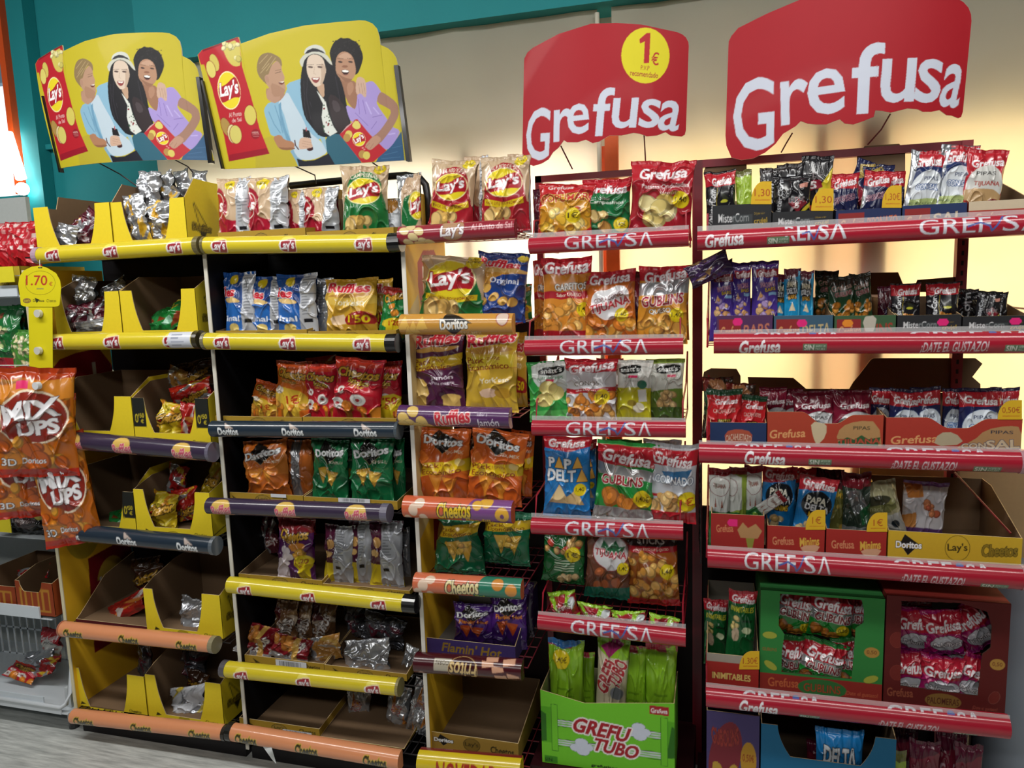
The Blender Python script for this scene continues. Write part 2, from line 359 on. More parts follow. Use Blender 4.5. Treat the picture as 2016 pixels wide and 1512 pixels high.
def ads_art():
    c = Cv(380, 30, 820, 340, 440*2.2, 310*2.2, 'bfb128'); Y2 = lambda L, ox, oy, k: [(ox+x/k, oy+y/k) for x, y in L]
    A = lambda *L: Y2(L, 380, 30, 4.877); Bq = lambda *L: Y2(L, 500, 30, 9.45); D = lambda *L: Y2(L, 580, 60, 9.45); E = lambda *L: Y2(L, 500, 180, 9.45); G = lambda *L: Y2(L, 640, 180, 9.447)
    c.poly(A((600, 1200), (760, 1160), (980, 1330), (1000, 1500), (600, 1500)), 'b5a733')
    # packet of crisps at the left
    c.poly(A((45, 380), (90, 330), (430, 205), (445, 235), (470, 490), (560, 790), (640, 1090), (735, 1330), (345, 1405), (300, 1170), (180, 690), (105, 475), (75, 475)), 'b2202c')
    c.poly(A((345, 1340), (705, 1275), (735, 1330), (345, 1405)), '94182a'); c.poly(A((90, 330), (430, 205), (436, 222), (95, 350)), '7e1424')
    c.poly(A((275, 290), (440, 225), (468, 480), (400, 495), (350, 460), (310, 390)), 'c9bb5a', 1)
    c.blobs(440, 84, 471, 122, ['d8cf86', 'c4b860', 'e2daa0'], 12, 6, 5, 4)
    for x, y, rx, ry, r, col in ((205, 455, 40, 85, -18, 'cabb5c'), (172, 520, 42, 82, -14, 'd6c96c'), (550, 960, 55, 95, -6, 'cdbf5e'), (320, 1075, 42, 95, -22, 'a98a4a'), (380, 1140, 45, 90, -10, 'd9d09a'), (410, 1145, 55, 88, -8, 'cdc26a')):
        c.ell(380+x/4.877, 30+y/4.877, rx/4.877*1.12, ry/4.877*1.06, '8c1a26', r); c.ell(380+x/4.877, 30+y/4.877, rx/4.877, ry/4.877, col, r)
    lays_ball(c, 451, 178, 21, 36, -9, tr=-6)
    c.text('Al Punto', 463, 225, 25, 9, 'd9b9b4', rot=-9); c.text('de Sal', 466, 236, 19, 8, 'd9b9b4', rot=-9)
    c.ell(503, 264, 9, 10, '8e1a26'); c.text('100%', 503, 261, 13, 4, 'd9a9a4'); c.rect(497, 265, 511, 266, 'c08080'); c.rect(498, 268, 510, 269, 'c08080')
    # person in a blue shirt and white tee
    sk, sk2 = 'b28d74', 'a57f67'
    c.poly([(519, 215), (530, 200), (548, 203), (566, 178), (563, 165), (592, 155), (600, 152), (640, 170), (640, 262), (605, 300), (575, 300), (560, 270), (535, 268), (531, 260), (522, 228)], '86b0c8', 1)
    c.poly([(571, 297), (590, 290), (596, 312), (588, 330), (582, 316)], '7ea4bc')
    for q in ([(541, 208), (549, 232), (557, 262)], [(529, 220), (540, 245), (552, 262)], [(553, 220), (562, 255), (572, 278)]): c.line(q, 3, '5f8cab')
    c.poly([(546, 203), (558, 190), (566, 180), (574, 195), (585, 215), (597, 235), (606, 258), (640, 285), (646, 300), (625, 312), (605, 316), (588, 313), (578, 297), (573, 278), (566, 250), (557, 218)], 'b9cad6', 1)
    c.poly([(553, 201), (556, 235), (572, 280), (566, 280), (552, 240), (548, 206)], '6a97b4')
    c.poly(Bq((230, 1320), (600, 1440), (520, 1560), (440, 1620), (300, 1580), (220, 1500)), sk2, 1)
    c.poly(A((715, 700), (770, 730), (850, 780), (800, 850), (740, 830), (700, 790)), 'b08a74', 1)
    c.poly(Bq((420, 830), (480, 880), (515, 960), (520, 1040), (575, 1150), (560, 1200), (570, 1260), (595, 1370), (565, 1450), (500, 1500), (350, 1510), (280, 1340), (200, 1250), (190, 1120), (270, 1000)), sk, 1)
    c.poly(Bq((300, 1250), (450, 1300), (590, 1390), (560, 1460), (490, 1510), (340, 1520)), sk2, 1)
    c.poly(Bq((50, 1000), (60, 880), (100, 770), (170, 710), (290, 690), (420, 745), (495, 800), (525, 900), (515, 970), (470, 880), (410, 840), (350, 890), (300, 1000), (270, 1110), (210, 1110), (200, 1200), (250, 1300), (150, 1210), (80, 1120)), '8a7450', 1)
    for q in ((100, 900, 250, 740), (150, 1000, 330, 760), (120, 1080, 280, 900), (230, 1040, 400, 790)): c.line(Bq(q[:2], q[2:]), 3, 'b09a70')
    c.ell(500+245/9.45, 30+1190/9.45, 4, 7.5, 'ab8570', -20, 'b89a80', 1); c.line(Bq((400, 1080), (500, 1050)), 2.5, '5a4436'); c.line(Bq((395, 1030), (505, 1010)), 2, '7a6048')
    c.poly(Bq((440, 1245), (570, 1220), (560, 1275), (500, 1300)), '6e3a34', 1); c.poly(Bq((460, 1245), (565, 1225), (540, 1255)), 'eee4da')
    c.poly(E((350, 840), (500, 800), (560, 900), (750, 940), (760, 1060), (560, 1100), (460, 1060), (400, 960)), 'a97a5c', 1); c.poly(E((430, 1030), (560, 1100), (760, 1080), (760, 1040), (560, 1050)), '8a5f46', 1)
    c.poly([(596, 254), (609, 257), (613, 272), (597, 270)], '18141a'); c.poly([(602, 289), (616, 288), (617, 296), (606, 298)], '3a1418', 1); c.rect(602, 251, 604, 258, 'b05058')
    c.poly(E((840, 900), (900, 850), (1060, 870), (1070, 960), (1105, 1040), (960, 1070), (830, 1080)), 'c9a792', 1)
    for y in (920, 965, 1015): c.line(E((900, y), (1070, y+35)), 1.2, '94705c')
    c.line(E((760, 910), (770, 1000), (830, 1080)), 5, '4a1c20')
    # person with long black hair and a white hat
    c.poly([(612, 232), (640, 270), (644, 300), (625, 262)], '8fb4c8')
    c.poly([(640, 268), (665, 256), (676, 265), (702, 300), (716, 330), (652, 330), (644, 302)], '2d5f72', 1)
    c.poly([(584, 312), (600, 317), (620, 315), (647, 302), (664, 332), (590, 332)], '1b1d28')
    c.poly([(600, 112), (612, 106), (632, 104), (648, 116), (660, 130), (673, 150), (678, 180), (684, 215), (692, 245), (688, 272), (664, 262), (648, 268), (640, 271), (626, 266), (612, 248), (600, 232), (594, 205), (591, 170), (593, 140)], '15141a', 1)
    for q in ([(606, 150), (603, 190), (612, 235)], [(598, 160), (600, 210), (606, 236)], [(610, 200), (622, 240), (634, 264)], [(660, 150), (668, 190), (676, 230)]): c.line(q, 2, '33303a')
    c.poly([(623, 178), (630, 186), (641, 200), (647, 225), (656, 248), (664, 260), (650, 268), (639, 260), (634, 235), (630, 208)], 'd2d6d0')
    R = random.Random(5)
    for _ in range(34): c.ell(R.uniform(628, 658), R.uniform(186, 264), R.uniform(1, 2.6), R.uniform(1, 2.4), R.choice(['7a1f28', '2a2a2e', '3a5a44', '8a2a30']))
    c.poly([(646, 184), (664, 190), (680, 212), (688, 244), (690, 260), (674, 268), (657, 246), (649, 220)], '2c2124', 1); c.poly([(652, 196), (666, 200), (672, 218), (658, 222)], '443a3e', 1)
    c.poly([(613, 196), (621, 172), (624, 180), (636, 205), (632, 240), (640, 268), (626, 266), (614, 240)], '15141a')
    c.poly(D((400, 1030), (545, 950), (560, 1200), (530, 1260), (460, 1160)), 'b9987e', 1)
    c.poly(D((245, 500), (330, 440), (450, 455), (535, 530), (565, 640), (590, 760), (560, 850), (535, 960), (480, 1025), (400, 1055), (335, 1000), (265, 880), (222, 760), (222, 620)), 'd2bfad', 1)
    c.poly(D((480, 600), (560, 640), (585, 760), (540, 950), (470, 1030), (500, 850)), 'bba38f', 1)
    for x in (295, 470): c.ell(580+x/9.45, 60+680/9.45, 5.2, 1.9, '5a4640', 6); c.line(D((x-60, 640), (x+60, 632)), 1.8, '55443c')
    c.line(D((370, 680), (355, 800), (400, 820)), 1.6, 'ab937f')
    c.poly(D((305, 870), (400, 880), (478, 865), (445, 960), (385, 985), (330, 940)), '8a3c3c', 1); c.poly(D((328, 882), (400, 888), (455, 880), (430, 915), (350, 910)), 'f0ece6')
    c.poly(D((170, 440), (200, 340), (290, 280), (400, 262), (500, 290), (570, 380), (580, 445), (450, 400), (330, 400), (240, 430)), 'c9ccc4', 1)
    c.poly(D((88, 560), (170, 450), (300, 392), (450, 398), (585, 440), (655, 530), (728, 655), (650, 620), (560, 515), (450, 440), (330, 432), (230, 490), (170, 575), (150, 695), (108, 640)), 'c3c4b8', 1)
    c.poly(D((183, 442), (240, 370), (340, 328), (430, 342), (530, 390), (577, 437), (450, 395), (330, 395), (240, 427)), '26262c')
    # person in a purple tee
    c.poly(G((1420, 740), (1480, 1290), (940, 1320), (1000, 1210), (1150, 1090), (1330, 880)), '30587e')
    for q in ((1100, 1180, 1350, 1120), (1050, 1250, 1400, 1220), (1250, 1050, 1430, 1010)): c.line(G(q[:2], q[2:]), 2, '4a7296')
    c.poly([(680, 205), (697, 214), (702, 188), (716, 165), (732, 158), (742, 168), (750, 180), (752, 190)]+G((960, 150), (960, 240), (1100, 440), (1160, 520), (1240, 660), (1400, 720), (1350, 850), (1250, 1000), (1150, 1100), (1020, 1010), (870, 830), (680, 640), (480, 570), (420, 420)), 'a18fcc', 1)
    for q in ((620, 150, 640, 420), (700, 160, 760, 420), (560, 400, 800, 640), (880, 480, 1060, 440), (860, 700, 960, 560)): c.line(G(q[:2], q[2:]), 3, '8470b4')
    for q in ((760, 200, 860, 420), (1180, 800, 1300, 780), (900, 300, 1000, 420)): c.line(G(q[:2], q[2:]), 5, 'b8a9dc')
    c.poly(D((830, 880), (930, 955), (1090, 920), (1160, 1000), (1170, 1200), (1150, 1400), (1110, 1485), (960, 1300), (890, 1000)), '966c54', 1); c.poly(D((960, 1000), (1080, 940), (1110, 1100), (1000, 1250)), 'a97f66', 1)
    c.poly(D((650, 400), (690, 290), (750, 190), (800, 175), (860, 125), (910, 150), (1010, 135), (1070, 180), (1160, 215), (1225, 320), (1280, 480), (1255, 600), (1225, 690), (1180, 800), (1120, 830), (1000, 900), (800, 850), (740, 700), (700, 640), (660, 480)), '1b191b', 1)
    R = random.Random(9)
    for _ in range(70): x, y = R.uniform(690, 1230), R.uniform(180, 480); c.ell(580+x/9.45, 60+y/9.45, 1.6, 1, R.choice(['2a282a', '121113', '242124']), R.uniform(0, 180))
    c.poly(D((780, 480), (860, 400), (960, 388), (1080, 470), (1130, 640), (1145, 780), (1090, 900), (1000, 965), (930, 958), (830, 880), (768, 780), (760, 640)), 'ad846a', 1)
    c.poly(D((800, 480), (960, 400), (1060, 470), (1040, 540), (860, 520)), 'bd9880', 1); c.poly(D((770, 780), (860, 880), (930, 958), (1000, 965), (1090, 900), (1000, 900), (880, 850)), '8e6650', 1)
    for x in (850, 1040): c.ell(580+x/9.45, 60+585/9.45, 4.6, 1.8, '3a2a26', 8); c.line(D((x-60, 520), (x+60, 530)), 1.8, '4a362c')
    c.ell(580+935/9.45, 60+670/9.45, 6, 2.4, '8a5e48')
    c.poly(D((865, 740), (940, 725), (1020, 745), (1000, 810), (940, 830), (890, 800)), '3a1a18', 1); c.poly(D((875, 742), (940, 732), (1012, 750), (995, 780), (900, 775)), 'f4f0ea', 1); c.line(D((885, 815), (945, 838), (1000, 820)), 2, 'a0605a')
    c.poly(D((1150, 880), (1230, 855), (1320, 920), (1345, 1190), (1310, 1265), (1230, 1160), (1165, 1205), (1130, 1120)), 'c4a490', 1)
    for x in (1205, 1255, 1300): c.line(D((x-20, 980), (x+15, 1180)), 1.3, '93745f')
    # packet in their hand
    c.poly(G((270, 800), (380, 680), (560, 520), (600, 515), (850, 820), (1140, 1100), (900, 1310), (690, 1330), (500, 1090)), 'b4222d')
    c.poly(G((285, 790), (570, 530), (590, 515), (400, 650)), 'c9a0a0'); c.poly(G((490, 620), (590, 520), (680, 650), (610, 710), (540, 690)), 'd3c668', 1)
    for x, y in ((440, 800), (405, 860), (690, 1170), (770, 1190)): c.ell(640+x/9.447, 180+y/9.447, 7, 8, 'd0c060' if x != 405 and x != 690 else 'b08a4a')
    lays_ball(c, 706.7, 274, 12, 13.5, -12, tr=-30)
    for x, y in ((700, 1050), (760, 1030), (810, 1060), (730, 1080)): c.ell(640+x/9.447, 180+y/9.447, 2, 1.6, 'd98a88')
    c.poly(G((1030, 0), (1130, 50), (1330, 200), (1372, 330), (1370, 450), (1280, 640), (1120, 850), (1040, 950), (960, 1000), (860, 1090), (800, 1085), (760, 1040), (740, 1000), (830, 900), (870, 850), (960, 790), (1060, 680), (1180, 500), (1240, 360), (1130, 290), (970, 210), (970, 110)), '9c7664', 1)
    c.poly(G((830, 900), (940, 800), (1060, 880), (960, 1000), (860, 1090), (800, 1085), (740, 1000)), 'b58c76', 1)
    for q in ((830, 960, 760, 1030), (900, 970, 830, 1070)): c.line(G(q[:2], q[2:]), 1.4, '8a604c')
    c.poly(G((1330, -200), (1420, -200), (1420, 700), (1390, 700)), 'bfb128')
    c.poly(G((1330, 180), (1345, 200), (1380, 360), (1372, 330)), 'bfb128')
    return c.done()
ADS = ads_art()
AT = [(0, 389, 108), (.02, 398, 98), (.19, 466, 73), (.2, 470, 73), (.21, 474, 86), (.36, 530, 66), (.53, 600, 50), (.70, 668, 43), (.80, 706, 40), (.84, 720, 40.5), (.875, 733, 46), (.9, 742, 56), (.912, 747, 72), (.918, 749, 88), (.95, 764, 95), (.975, 774, 104), (.99, 780, 114), (1, 784, 130)]
AB = [(0, 442, 333), (.5, 625, 326), (1, 804, 315)]
_src = np.array([(390, 109), (470, 73), (451, 318), (531, 303), (720, 40), (748, 90), (783, 130), (804, 315), (442, 333), (625, 326), (545, 130), (620, 140), (683, 120), (610, 280), (706, 274), (600, 50), (700, 220)], float)
_dst = np.array([(76, 125), (118, 90), (118, 322), (166, 294), (330, 64), (358, 114), (393, 146), (416, 316), (118, 331), (265, 318), (170, 142), (237, 145), (293, 132), (228, 270), (320, 273), (228, 68), (315, 230)], float)
def _basis(x, y): x = (x-600)/200; y = (y-190)/150; return np.stack([np.ones_like(x), x, y, x*x, x*y, y*y], -1)
_co = np.linalg.lstsq(_basis(_src[:, 0], _src[:, 1]), _dst, rcond=None)[0]
def to_first(x, y): q = _basis(np.asarray(x, float), np.asarray(y, float))@_co; return q[..., 0], q[..., 1]
def ad_sign(remap, label, bars, wires, Y0):
    bx, by = remap(625, 326) if remap else (625, 326); b = P(float(bx), float(by), Y0)
    root = thing('header_sign', b, label, 'advertising sign', 'photo header boards on the yellow racks')
    mb = MB(); board(mb, AT, AB, lambda u: Y0-.05*(1-(2*u-1)**2), ADS, 340, 270, remap); part(root, 'printed_board', mb, BOARD, True)
    for q in bars:
        mb = MB(); p = PA(np.array([[q[0], q[1]], [q[2], q[3]]])[:, 0], np.array([[q[0], q[1]], [q[2], q[3]]])[:, 1], Y0)
        (xa, _, za), (xb, _, zb) = p; w = q[4]*.0016
        mb.add([(xa-w, Y0-.012, za), (xa+w, Y0-.012, za), (xb+w, Y0-.012, zb), (xb-w, Y0-.012, zb), (xa-w, Y0+.008, za), (xa+w, Y0+.008, za), (xb+w, Y0+.008, zb), (xb-w, Y0+.008, zb)], [(3, 2, 1, 0), (4, 5, 6, 7), (0, 1, 5, 4), (1, 2, 6, 5), (2, 3, 7, 6), (3, 0, 4, 7)], mb.col('141416'))
        part(root, 'edge_clip', mb, PLAST)
    for w in wires:
        mb = MB(); mb.tube([P(x, y, Y0+.012*k) for k, (x, y) in enumerate(w)], .0025, '2a1a1e'); part(root, 'support_wire', mb, METAL)
    return root
ad_sign(to_first, 'yellow header board with three laughing people, above the leftmost yellow rack', [(393, 153, 417, 322, 4.5), (88, 190, 122, 340, 2.2)], [[(195, 321), (235, 342), (275, 370)], [(345, 315), (370, 328), (380, 340)]], .2)
ad_sign(None, 'larger yellow header board with three laughing people, above the second yellow rack', [(782, 130, 806, 318, 4.5), (401, 160, 441, 333, 2.2)], [[(578, 326), (620, 345), (622, 362)], [(733, 320), (755, 335), (762, 350)]], .17)

LET = 'ccd2e2'
def gref_sign(Tq, Bq, letters, extra, ox, label, Y0, bow, wires):
    f = lambda L: [(ox+x/3, y/3) for x, y in L]
    T = f(Tq); B = f(Bq); mk = lambda L: [((x-L[0][0])/(L[-1][0]-L[0][0]), x, y) for x, y in L]
    xs = [p[0] for p in T+B]; ys = [p[1] for p in T+B]; c = Cv(min(xs)-4, min(ys)-4, max(xs)+4, max(ys)+4, (max(xs)-min(xs)+8)*2, (max(ys)-min(ys)+8)*2, 'a61a26')
    for ch, x, y, w, h, r in letters: c.text(ch, ox+x/3, y/3, w/3, h/3, LET, rot=r, shear=.12, bold=.022)
    extra(c, lambda x, y: (ox+x/3, y/3)); c.done()
    b = P(*B[len(B)//2], Y0); root = thing('header_sign', b, label, 'advertising sign')
    mb = MB(); board(mb, mk(T), mk(B), lambda u: Y0-bow*(1-(2*u-1)**2), c, 300, 240, None, .004, 'c8c8c8'); part(root, 'printed_board', mb, BOARD, True)
    for w in wires:
        mb = MB(); mb.tube([P(x, y, Y0+.01+.02*k) for k, (x, y) in enumerate(w)], .0022, '6a1020'); part(root, 'support_wire', mb, METAL)
def ex1(c, q):
    c.ell(*q(1472, 328), 47.6, 55, 'dcd024'); c.poly([q(1436, 232), (q(1478, 196)), q(1502, 194), q(1494, 372), q(1462, 374), q(1468, 244), q(1440, 258)], 'b3232b'); c.text('€', *q(1530, 347), 15, 26, 'b3232b', rot=3)
    c.text('P.V.P', *q(1470, 401), 17, 9, 'a8352b', rot=4); c.text('recomendado', *q(1465, 438), 55, 11, 'a8352b', rot=6, bold=.03)
gref_sign([(755, 370), (757, 345), (775, 310), (810, 280), (960, 200), (1150, 140), (1300, 135), (1450, 145), (1660, 190), (1690, 203), (1712, 222), (1726, 250), (1728, 272)],
          [(745, 900), (748, 930), (770, 965), (810, 980), (860, 965), (900, 940), (925, 900), (960, 870), (990, 828), (1010, 840), (1070, 840), (1120, 825), (1160, 845), (1200, 835), (1260, 800), (1330, 800), (1400, 785), (1440, 790), (1480, 805), (1540, 800), (1590, 780), (1620, 800), (1685, 806), (1704, 796), (1711, 770)],
          [('G', 838, 792, 140, 310, -4), ('r', 985, 738, 110, 190, -6), ('e', 1075, 702, 130, 180, -6), ('f', 1222, 660, 120, 285, -2), ('u', 1350, 668, 150, 180, -1), ('s', 1500, 670, 120, 172, 2), ('a', 1618, 684, 125, 182, 5)],
          ex1, 780, 'red header board with white lettering and a yellow price disc', .2, .06, [[(1104, 287), (1118, 315), (1127, 333)], [(1268, 266), (1270, 300), (1271, 322)]])
gref_sign([(222, 280), (224, 245), (240, 212), (280, 165), (450, 80), (640, 0), (760, -48), (900, -85), (1100, -105), (1300, -80), (1450, -45), (1570, -10), (1610, 12), (1640, 45), (1655, 85), (1658, 125)],
          [(205, 800), (210, 860), (240, 930), (300, 945), (370, 935), (440, 900), (500, 850), (545, 790), (620, 745), (650, 715), (690, 730), (740, 735), (800, 735), (850, 715), (880, 705), (910, 730), (960, 735), (1020, 715), (1080, 690), (1090, 652), (1130, 655), (1180, 665), (1220, 655), (1280, 640), (1340, 645), (1370, 660), (1420, 660), (1470, 650), (1510, 680), (1540, 682), (1580, 698), (1597, 690), (1607, 660)],
          [('G', 372, 675, 245, 430, -6), ('r', 612, 600, 165, 260, -8), ('e', 800, 540, 225, 270, -8), ('f', 1045, 462, 190, 415, -4), ('u', 1225, 476, 205, 262, -2), ('s', 1408, 478, 150, 262, 2), ('a', 1545, 507, 118, 262, 6)],
          lambda c, q: None, 1360, 'large red header board with white lettering only, over the rightmost red rack', .24, .06, [[(1560, 262), (1548, 282), (1538, 300)], [(1753, 224), (1735, 255), (1708, 285)]])

# ---------------------------------------------------------------- display racks
YB = .36                                  # back of the racks
def wire_shelf(mb, x0, x1, z, c, y0=0.0, y1=YB, step=.028):
    t = .0016; n = int((x1-x0)/step)
    for i in range(n+1):
        x = x0+(x1-x0)*i/n; mb.box(x-t, y0, z-.003, x+t, y1, z, c)
    for y in np.linspace(y0+.004, y1-.004, 6): mb.box(x0, y-t, z-.006, x1, y+t, z-.003, c)
def logo_lays(c, x, y0, y1, w=34):
    h = y1-y0; c.ell(x+w*.05, y0+h*.18, w*.34, h*.25, 'e9dc62'); c.poly([(x-w*.45, y0+h*.28), (x+w*.2, y0+h*.1), (x+w*.52, y0+h*.1), (x+w*.5, y0+h*.95), (x+w*.1, y0+h), (x-w*.42, y0+h*.9)], 'ead9b0', 1); c.poly([(x-w*.41, y0+h*.32), (x+w*.2, y0+h*.16), (x+w*.48, y0+h*.16), (x+w*.46, y0+h*.9), (x+w*.1, y0+h*.94), (x-w*.38, y0+h*.84)], '97222d', 1)
    c.text("Lay's", x, y0+h*.54, w*.8, h*.62, 'f2eef2', rot=-3, shear=.15, bold=.05)
def logo_ruffles(c, x, y0, y1, w=40):
    h = y1-y0; c.ell(x, y0+h*.35, w*.42, h*.36, 'd9b45c'); c.ell(x+w*.1, y0+h*.85, w*.5, h*.12, 'b0846a'); c.text('Ruffles', x, y0+h*.55, w*.9, h*.5, 'c8506a', 'efd0cc', 1.3, -8, .1, 0, .05)
def logo_doritos(c, x, y0, y1, w=42):
    h = y1-y0; c.poly([(x-w*.22, y0+h*.0), (x+w*.3, y0+h*.36), (x-w*.1, y0+h*.36)], 'b9a9a0'); c.poly([(x-w*.2, y0+h*.75), (x+w*.2, y0+h*.7), (x-w*.02, y0+h*1.0)], '6a5a5a'); c.text('Doritos', x, y0+h*.52, w, h*.42, 'e8ecf0', '10141a', 1.5, 0, 0, 0, .06)
def logo_cheetos(c, x, y0, y1, w=46):
    h = y1-y0; c.text('Cheetos', x, y0+h*.5, w, h*.62, '3a3418', 'd8b84a', 1.8, -3, .1, 0, .09)
def spread(c, s, x0, x1, y, h, col):
    """the big thin lettering of the price rails"""
    w = (x1-x0); c.text('GREF', x0+w*.31, y, w*.60, h, col, bold=.0); c.text('S', x0+w*.77, y, w*.13, h, col, bold=.0); c.text('\u039b', x0+w*.935, y, w*.15, h, col, bold=.0)
    pts = [(x0+w*.42, y+h*.1), (x0+w*.52, y-h*.1), (x0+w*.60, y+h*.12), (x0+w*.62, y+h*.42), (x0+w*.66, y+h*.1), (x0+w*.71, y-h*.45)]; c.line(pts, 6, '4a62a8')
def art_r4(c, xl, xr): spread(c, 0, xl+(xr-xl)*.23, xl+(xr-xl)*.78, 47, 56, 'd2d4de')
def tops(c, x0, x1, col='d8d8e2'):
    w = x1-x0; c.text('GREF', x0+w*.31, 31, w*.6, 54, col, bold=.02); c.ell(x0+w*.69, 16, 7, 12, '4a62a8'); c.text('S\u039b', x0+w*.87, 31, w*.24, 54, col, bold=.02); c.rect(x0-3, 19, x1+3, 62, 'a81f33')
def sinpalma(c, x, y, w=44): c.rect(x-w/2, y-11, x+w/2, y+11, '5f7a5e'); c.text('SIN', x-w*.24, y, w*.42, 17, 'e0e0d6'); c.text('ACEITE DE', x+w*.24, y-5, w*.42, 6, 'b8c4b4'); c.text('PALMA', x+w*.24, y+5, w*.42, 7, 'b8c4b4')
def rail(root, L, R, h, bg, art, capL=None, capR=None, lip=False, seed=0, nm='ticket_rail', yc=-.034, blank=0):
    (xl, yl), (xr, yr) = L, R; a = P(xl, yl, yc-.01); b = P(xr, yr, yc-.01); a[1] = b[1] = yc; z = (a[2]+b[2])/2
    r = (P((xl+xr)/2, (yl+yr)/2-h/2, yc-.02)[2]-P((xl+xr)/2, (yl+yr)/2+h/2, yc-.02)[2])/2
    n = int((xr-xl)*1.05); k = max(26, int(h*1.2)); c = Cv(xl, -12, xr, 112, (xr-xl)*2, h*3.2, bg); art(c, xl, xr); c.done()
    u = np.linspace(0, 1, n); th = np.linspace(-12, 112, k); U, V = np.meshgrid(u, th); an = np.radians((V/100-.5)*180)
    G = np.stack([a[0]+(b[0]-a[0])*U, yc-r*np.cos(an), a[2]+(b[2]-a[2])*U-r*np.sin(an)], -1); mb = MB(); mb.grid(G, c.sample(xl+(xr-xl)*U, V))
    bc = mb.col(bg); bk = np.stack([G[-1], G[0]]); mb.grid(bk, bc); 
    for e in (0, -1):
        mb.add(np.concatenate([G[:, e], [np.array([a[0] if e == 0 else b[0], yc, (a if e == 0 else b)[2]])]]), [(i, i+1, k) if e else (i+1, i, k) for i in range(k-1)], bc)
    rl = part(root, nm, mb, PLAST, True)
    for cap, p, sg in ((capL, a, -1), (capR, b, 1)):
        if not cap: continue
        col, w = cap; mb = MB(); w = w*.00150*sg
        mb.tube([p-np.array([.001*sg, 0, 0]), p+np.array([w*.92, 0, 0]), p+np.array([w, 0, 0])], r*1.06, col, 20); part(rl, 'end_cap', mb, PLAST, False)
    if lip:
        mb = MB(); mb.box(a[0], yc-r*.45, max(a[2], b[2])+r*.8, b[0], yc-r*.45+.002, max(a[2], b[2])+r*.8+.014, 'd0a0a8'); part(rl, 'clear_lip', mb, CLEAR)
    return z, r
def logos(fn, xs, y0, y1, w=None):
    def f(c, xl, xr):
        for x in xs: fn(c, x, y0, y1, *([w] if w else []))
    return f
YEL, PUR, NAV, ORA, RED = 'd6c22e', '3a2f45', '26323f', 'e2966a', 'a81f33'
def post(root, x, y, z0, z1, c, w=.011, slots=False):
    mb = MB(); mb.box(x-w, y-w, z0, x+w, y+w, z1, c)
    if slots:
        for z in np.arange(z0+.05, z1-.02, .03): mb.box(x-.003, y-w-.0008, z, x+.004, y-w+.0005, z+.014, '1a0508')
    part(root, 'post', mb, METAL)
def shelf(root, x0, x1, z, c, step=.028): mb = MB(); wire_shelf(mb, x0, x1, z, c, step=step); part(root, 'wire_shelf', mb, METAL)
SH = {}                                    # shelf heights: (rack, row) -> z

# rack 1, leftmost, yellow panels
X1a, X1b = P(108, 1040)[0], P(408, 700)[0]
rk = thing('display_rack', (P(265, 1400)[0], .18, 0), 'leftmost yellow snack rack with three torn-open carton pairs and orange bottom rails', 'display rack')
def lab_sticker(c, xl, xr):
    logos(logo_lays, (117, 230, 345), 18, 88)(c, xl, xr); c.rect(340, 12, 382, 84, 'd3d7e2')
    for k in range(4): c.rect(346, 26+k*13, 346+(20, 14, 24, 18)[k], 30+k*13, '8a90a4')
for i, (L, R, h, bg, art, cl, cr) in enumerate([
    ((78, 503), (385, 483), 34, YEL, logos(logo_lays, (111, 228, 350), 24, 86, 31), ('b093a4', 14), ('6e6440', 12)),
    ((102, 674), (384, 669), 34, YEL, lab_sticker, None, ('3a3420', 12)),
    ((140, 868), (412, 891), 36, PUR, logos(logo_ruffles, (152, 252, 368), 16, 92), None, ('6a6678', 8)),
    ((115, 1047), (418, 1076), 33, NAV, logos(logo_doritos, (148, 262, 378), 18, 88, 38), None, ('5a626a', 9)),
    ((122, 1240), (415, 1271), 29, ORA, logos(logo_cheetos, (152, 264, 375), 20, 90, 38), ('b06a50', 4), ('8c8468', 12)),
    ((142, 1412), (440, 1445), 27, ORA, logos(logo_cheetos, (172, 288, 400), 20, 90, 40), None, ('2a2620', 9))]):
    z, r = rail(rk, L, R, h, bg, art, cl, cr); SH[1, i] = z; shelf(rk, X1a+.012, X1b-.012, z-.002, '2a2628')
def panel(root, x, side, z0, z1, inner, edge, artf=None, y0=0.0, outer='26262a', th=.012):
    mb = MB(); ny, nz = 100, 620
    c = Cv(0, 0, YB*100, (z1-z0)*100, 300, 1300, inner)
    if artf: artf(c)
    c.done(); Yg, Zg = np.meshgrid(np.linspace(y0, YB, ny), np.linspace(z1, z0, nz))
    xi = x+th/2; G = np.stack([np.full_like(Yg, xi), Yg, Zg], -1); mb.grid(G, c.sample((Yg)*100, (z1-Zg)*100), False)
    mb.box(x-th/2, y0, z0, xi-.0006, YB, z1, outer); part(root, 'side_panel', mb, BOARD)
    mb = MB(); mb.box(x-th/2-.001, y0-.004, z0, x+th/2+.0006, y0, z1, edge); part(root, 'edge_strip', mb, BOARD)
def p1art(c):
    H = (1.9-.05)*100; f = lambda px, py: ((1.9-XZ(px, py, .2)[1])*100)
    for py, s in ((745, 1),):
        y = f(160, py); c.poly([(6, y-9), (12, y-14), (36, y-16), (36, y+18), (10, y+16), (5, y+8)], '8c1a24', 1); c.text("Lay's", 20, y+1, 26, 22, 'c9c3bf', bold=.05)
        if s < 1: c.ell(21, y-15, 12, 6, 'b89a2a')
    y = f(200, 1150); c.poly([(13, y-18), (36, y-20), (36, y+22), (11, y+22)], '7d1720'); c.ell(24, y-4, 8, 11, 'b8963a'); c.rect(16, y-7, 32, y+1, '8c1a24'); c.text("Lay's", 24, y-4, 13, 9, 'c9c3bf', bold=.05)
    for py in (930, 1010): y = f(160, py); c.ell(12, y, 9, 12, 'a8902a')
panel(rk, X1a, -1, .05, 1.86, 'e4b32a', 'd8d0b0', p1art)
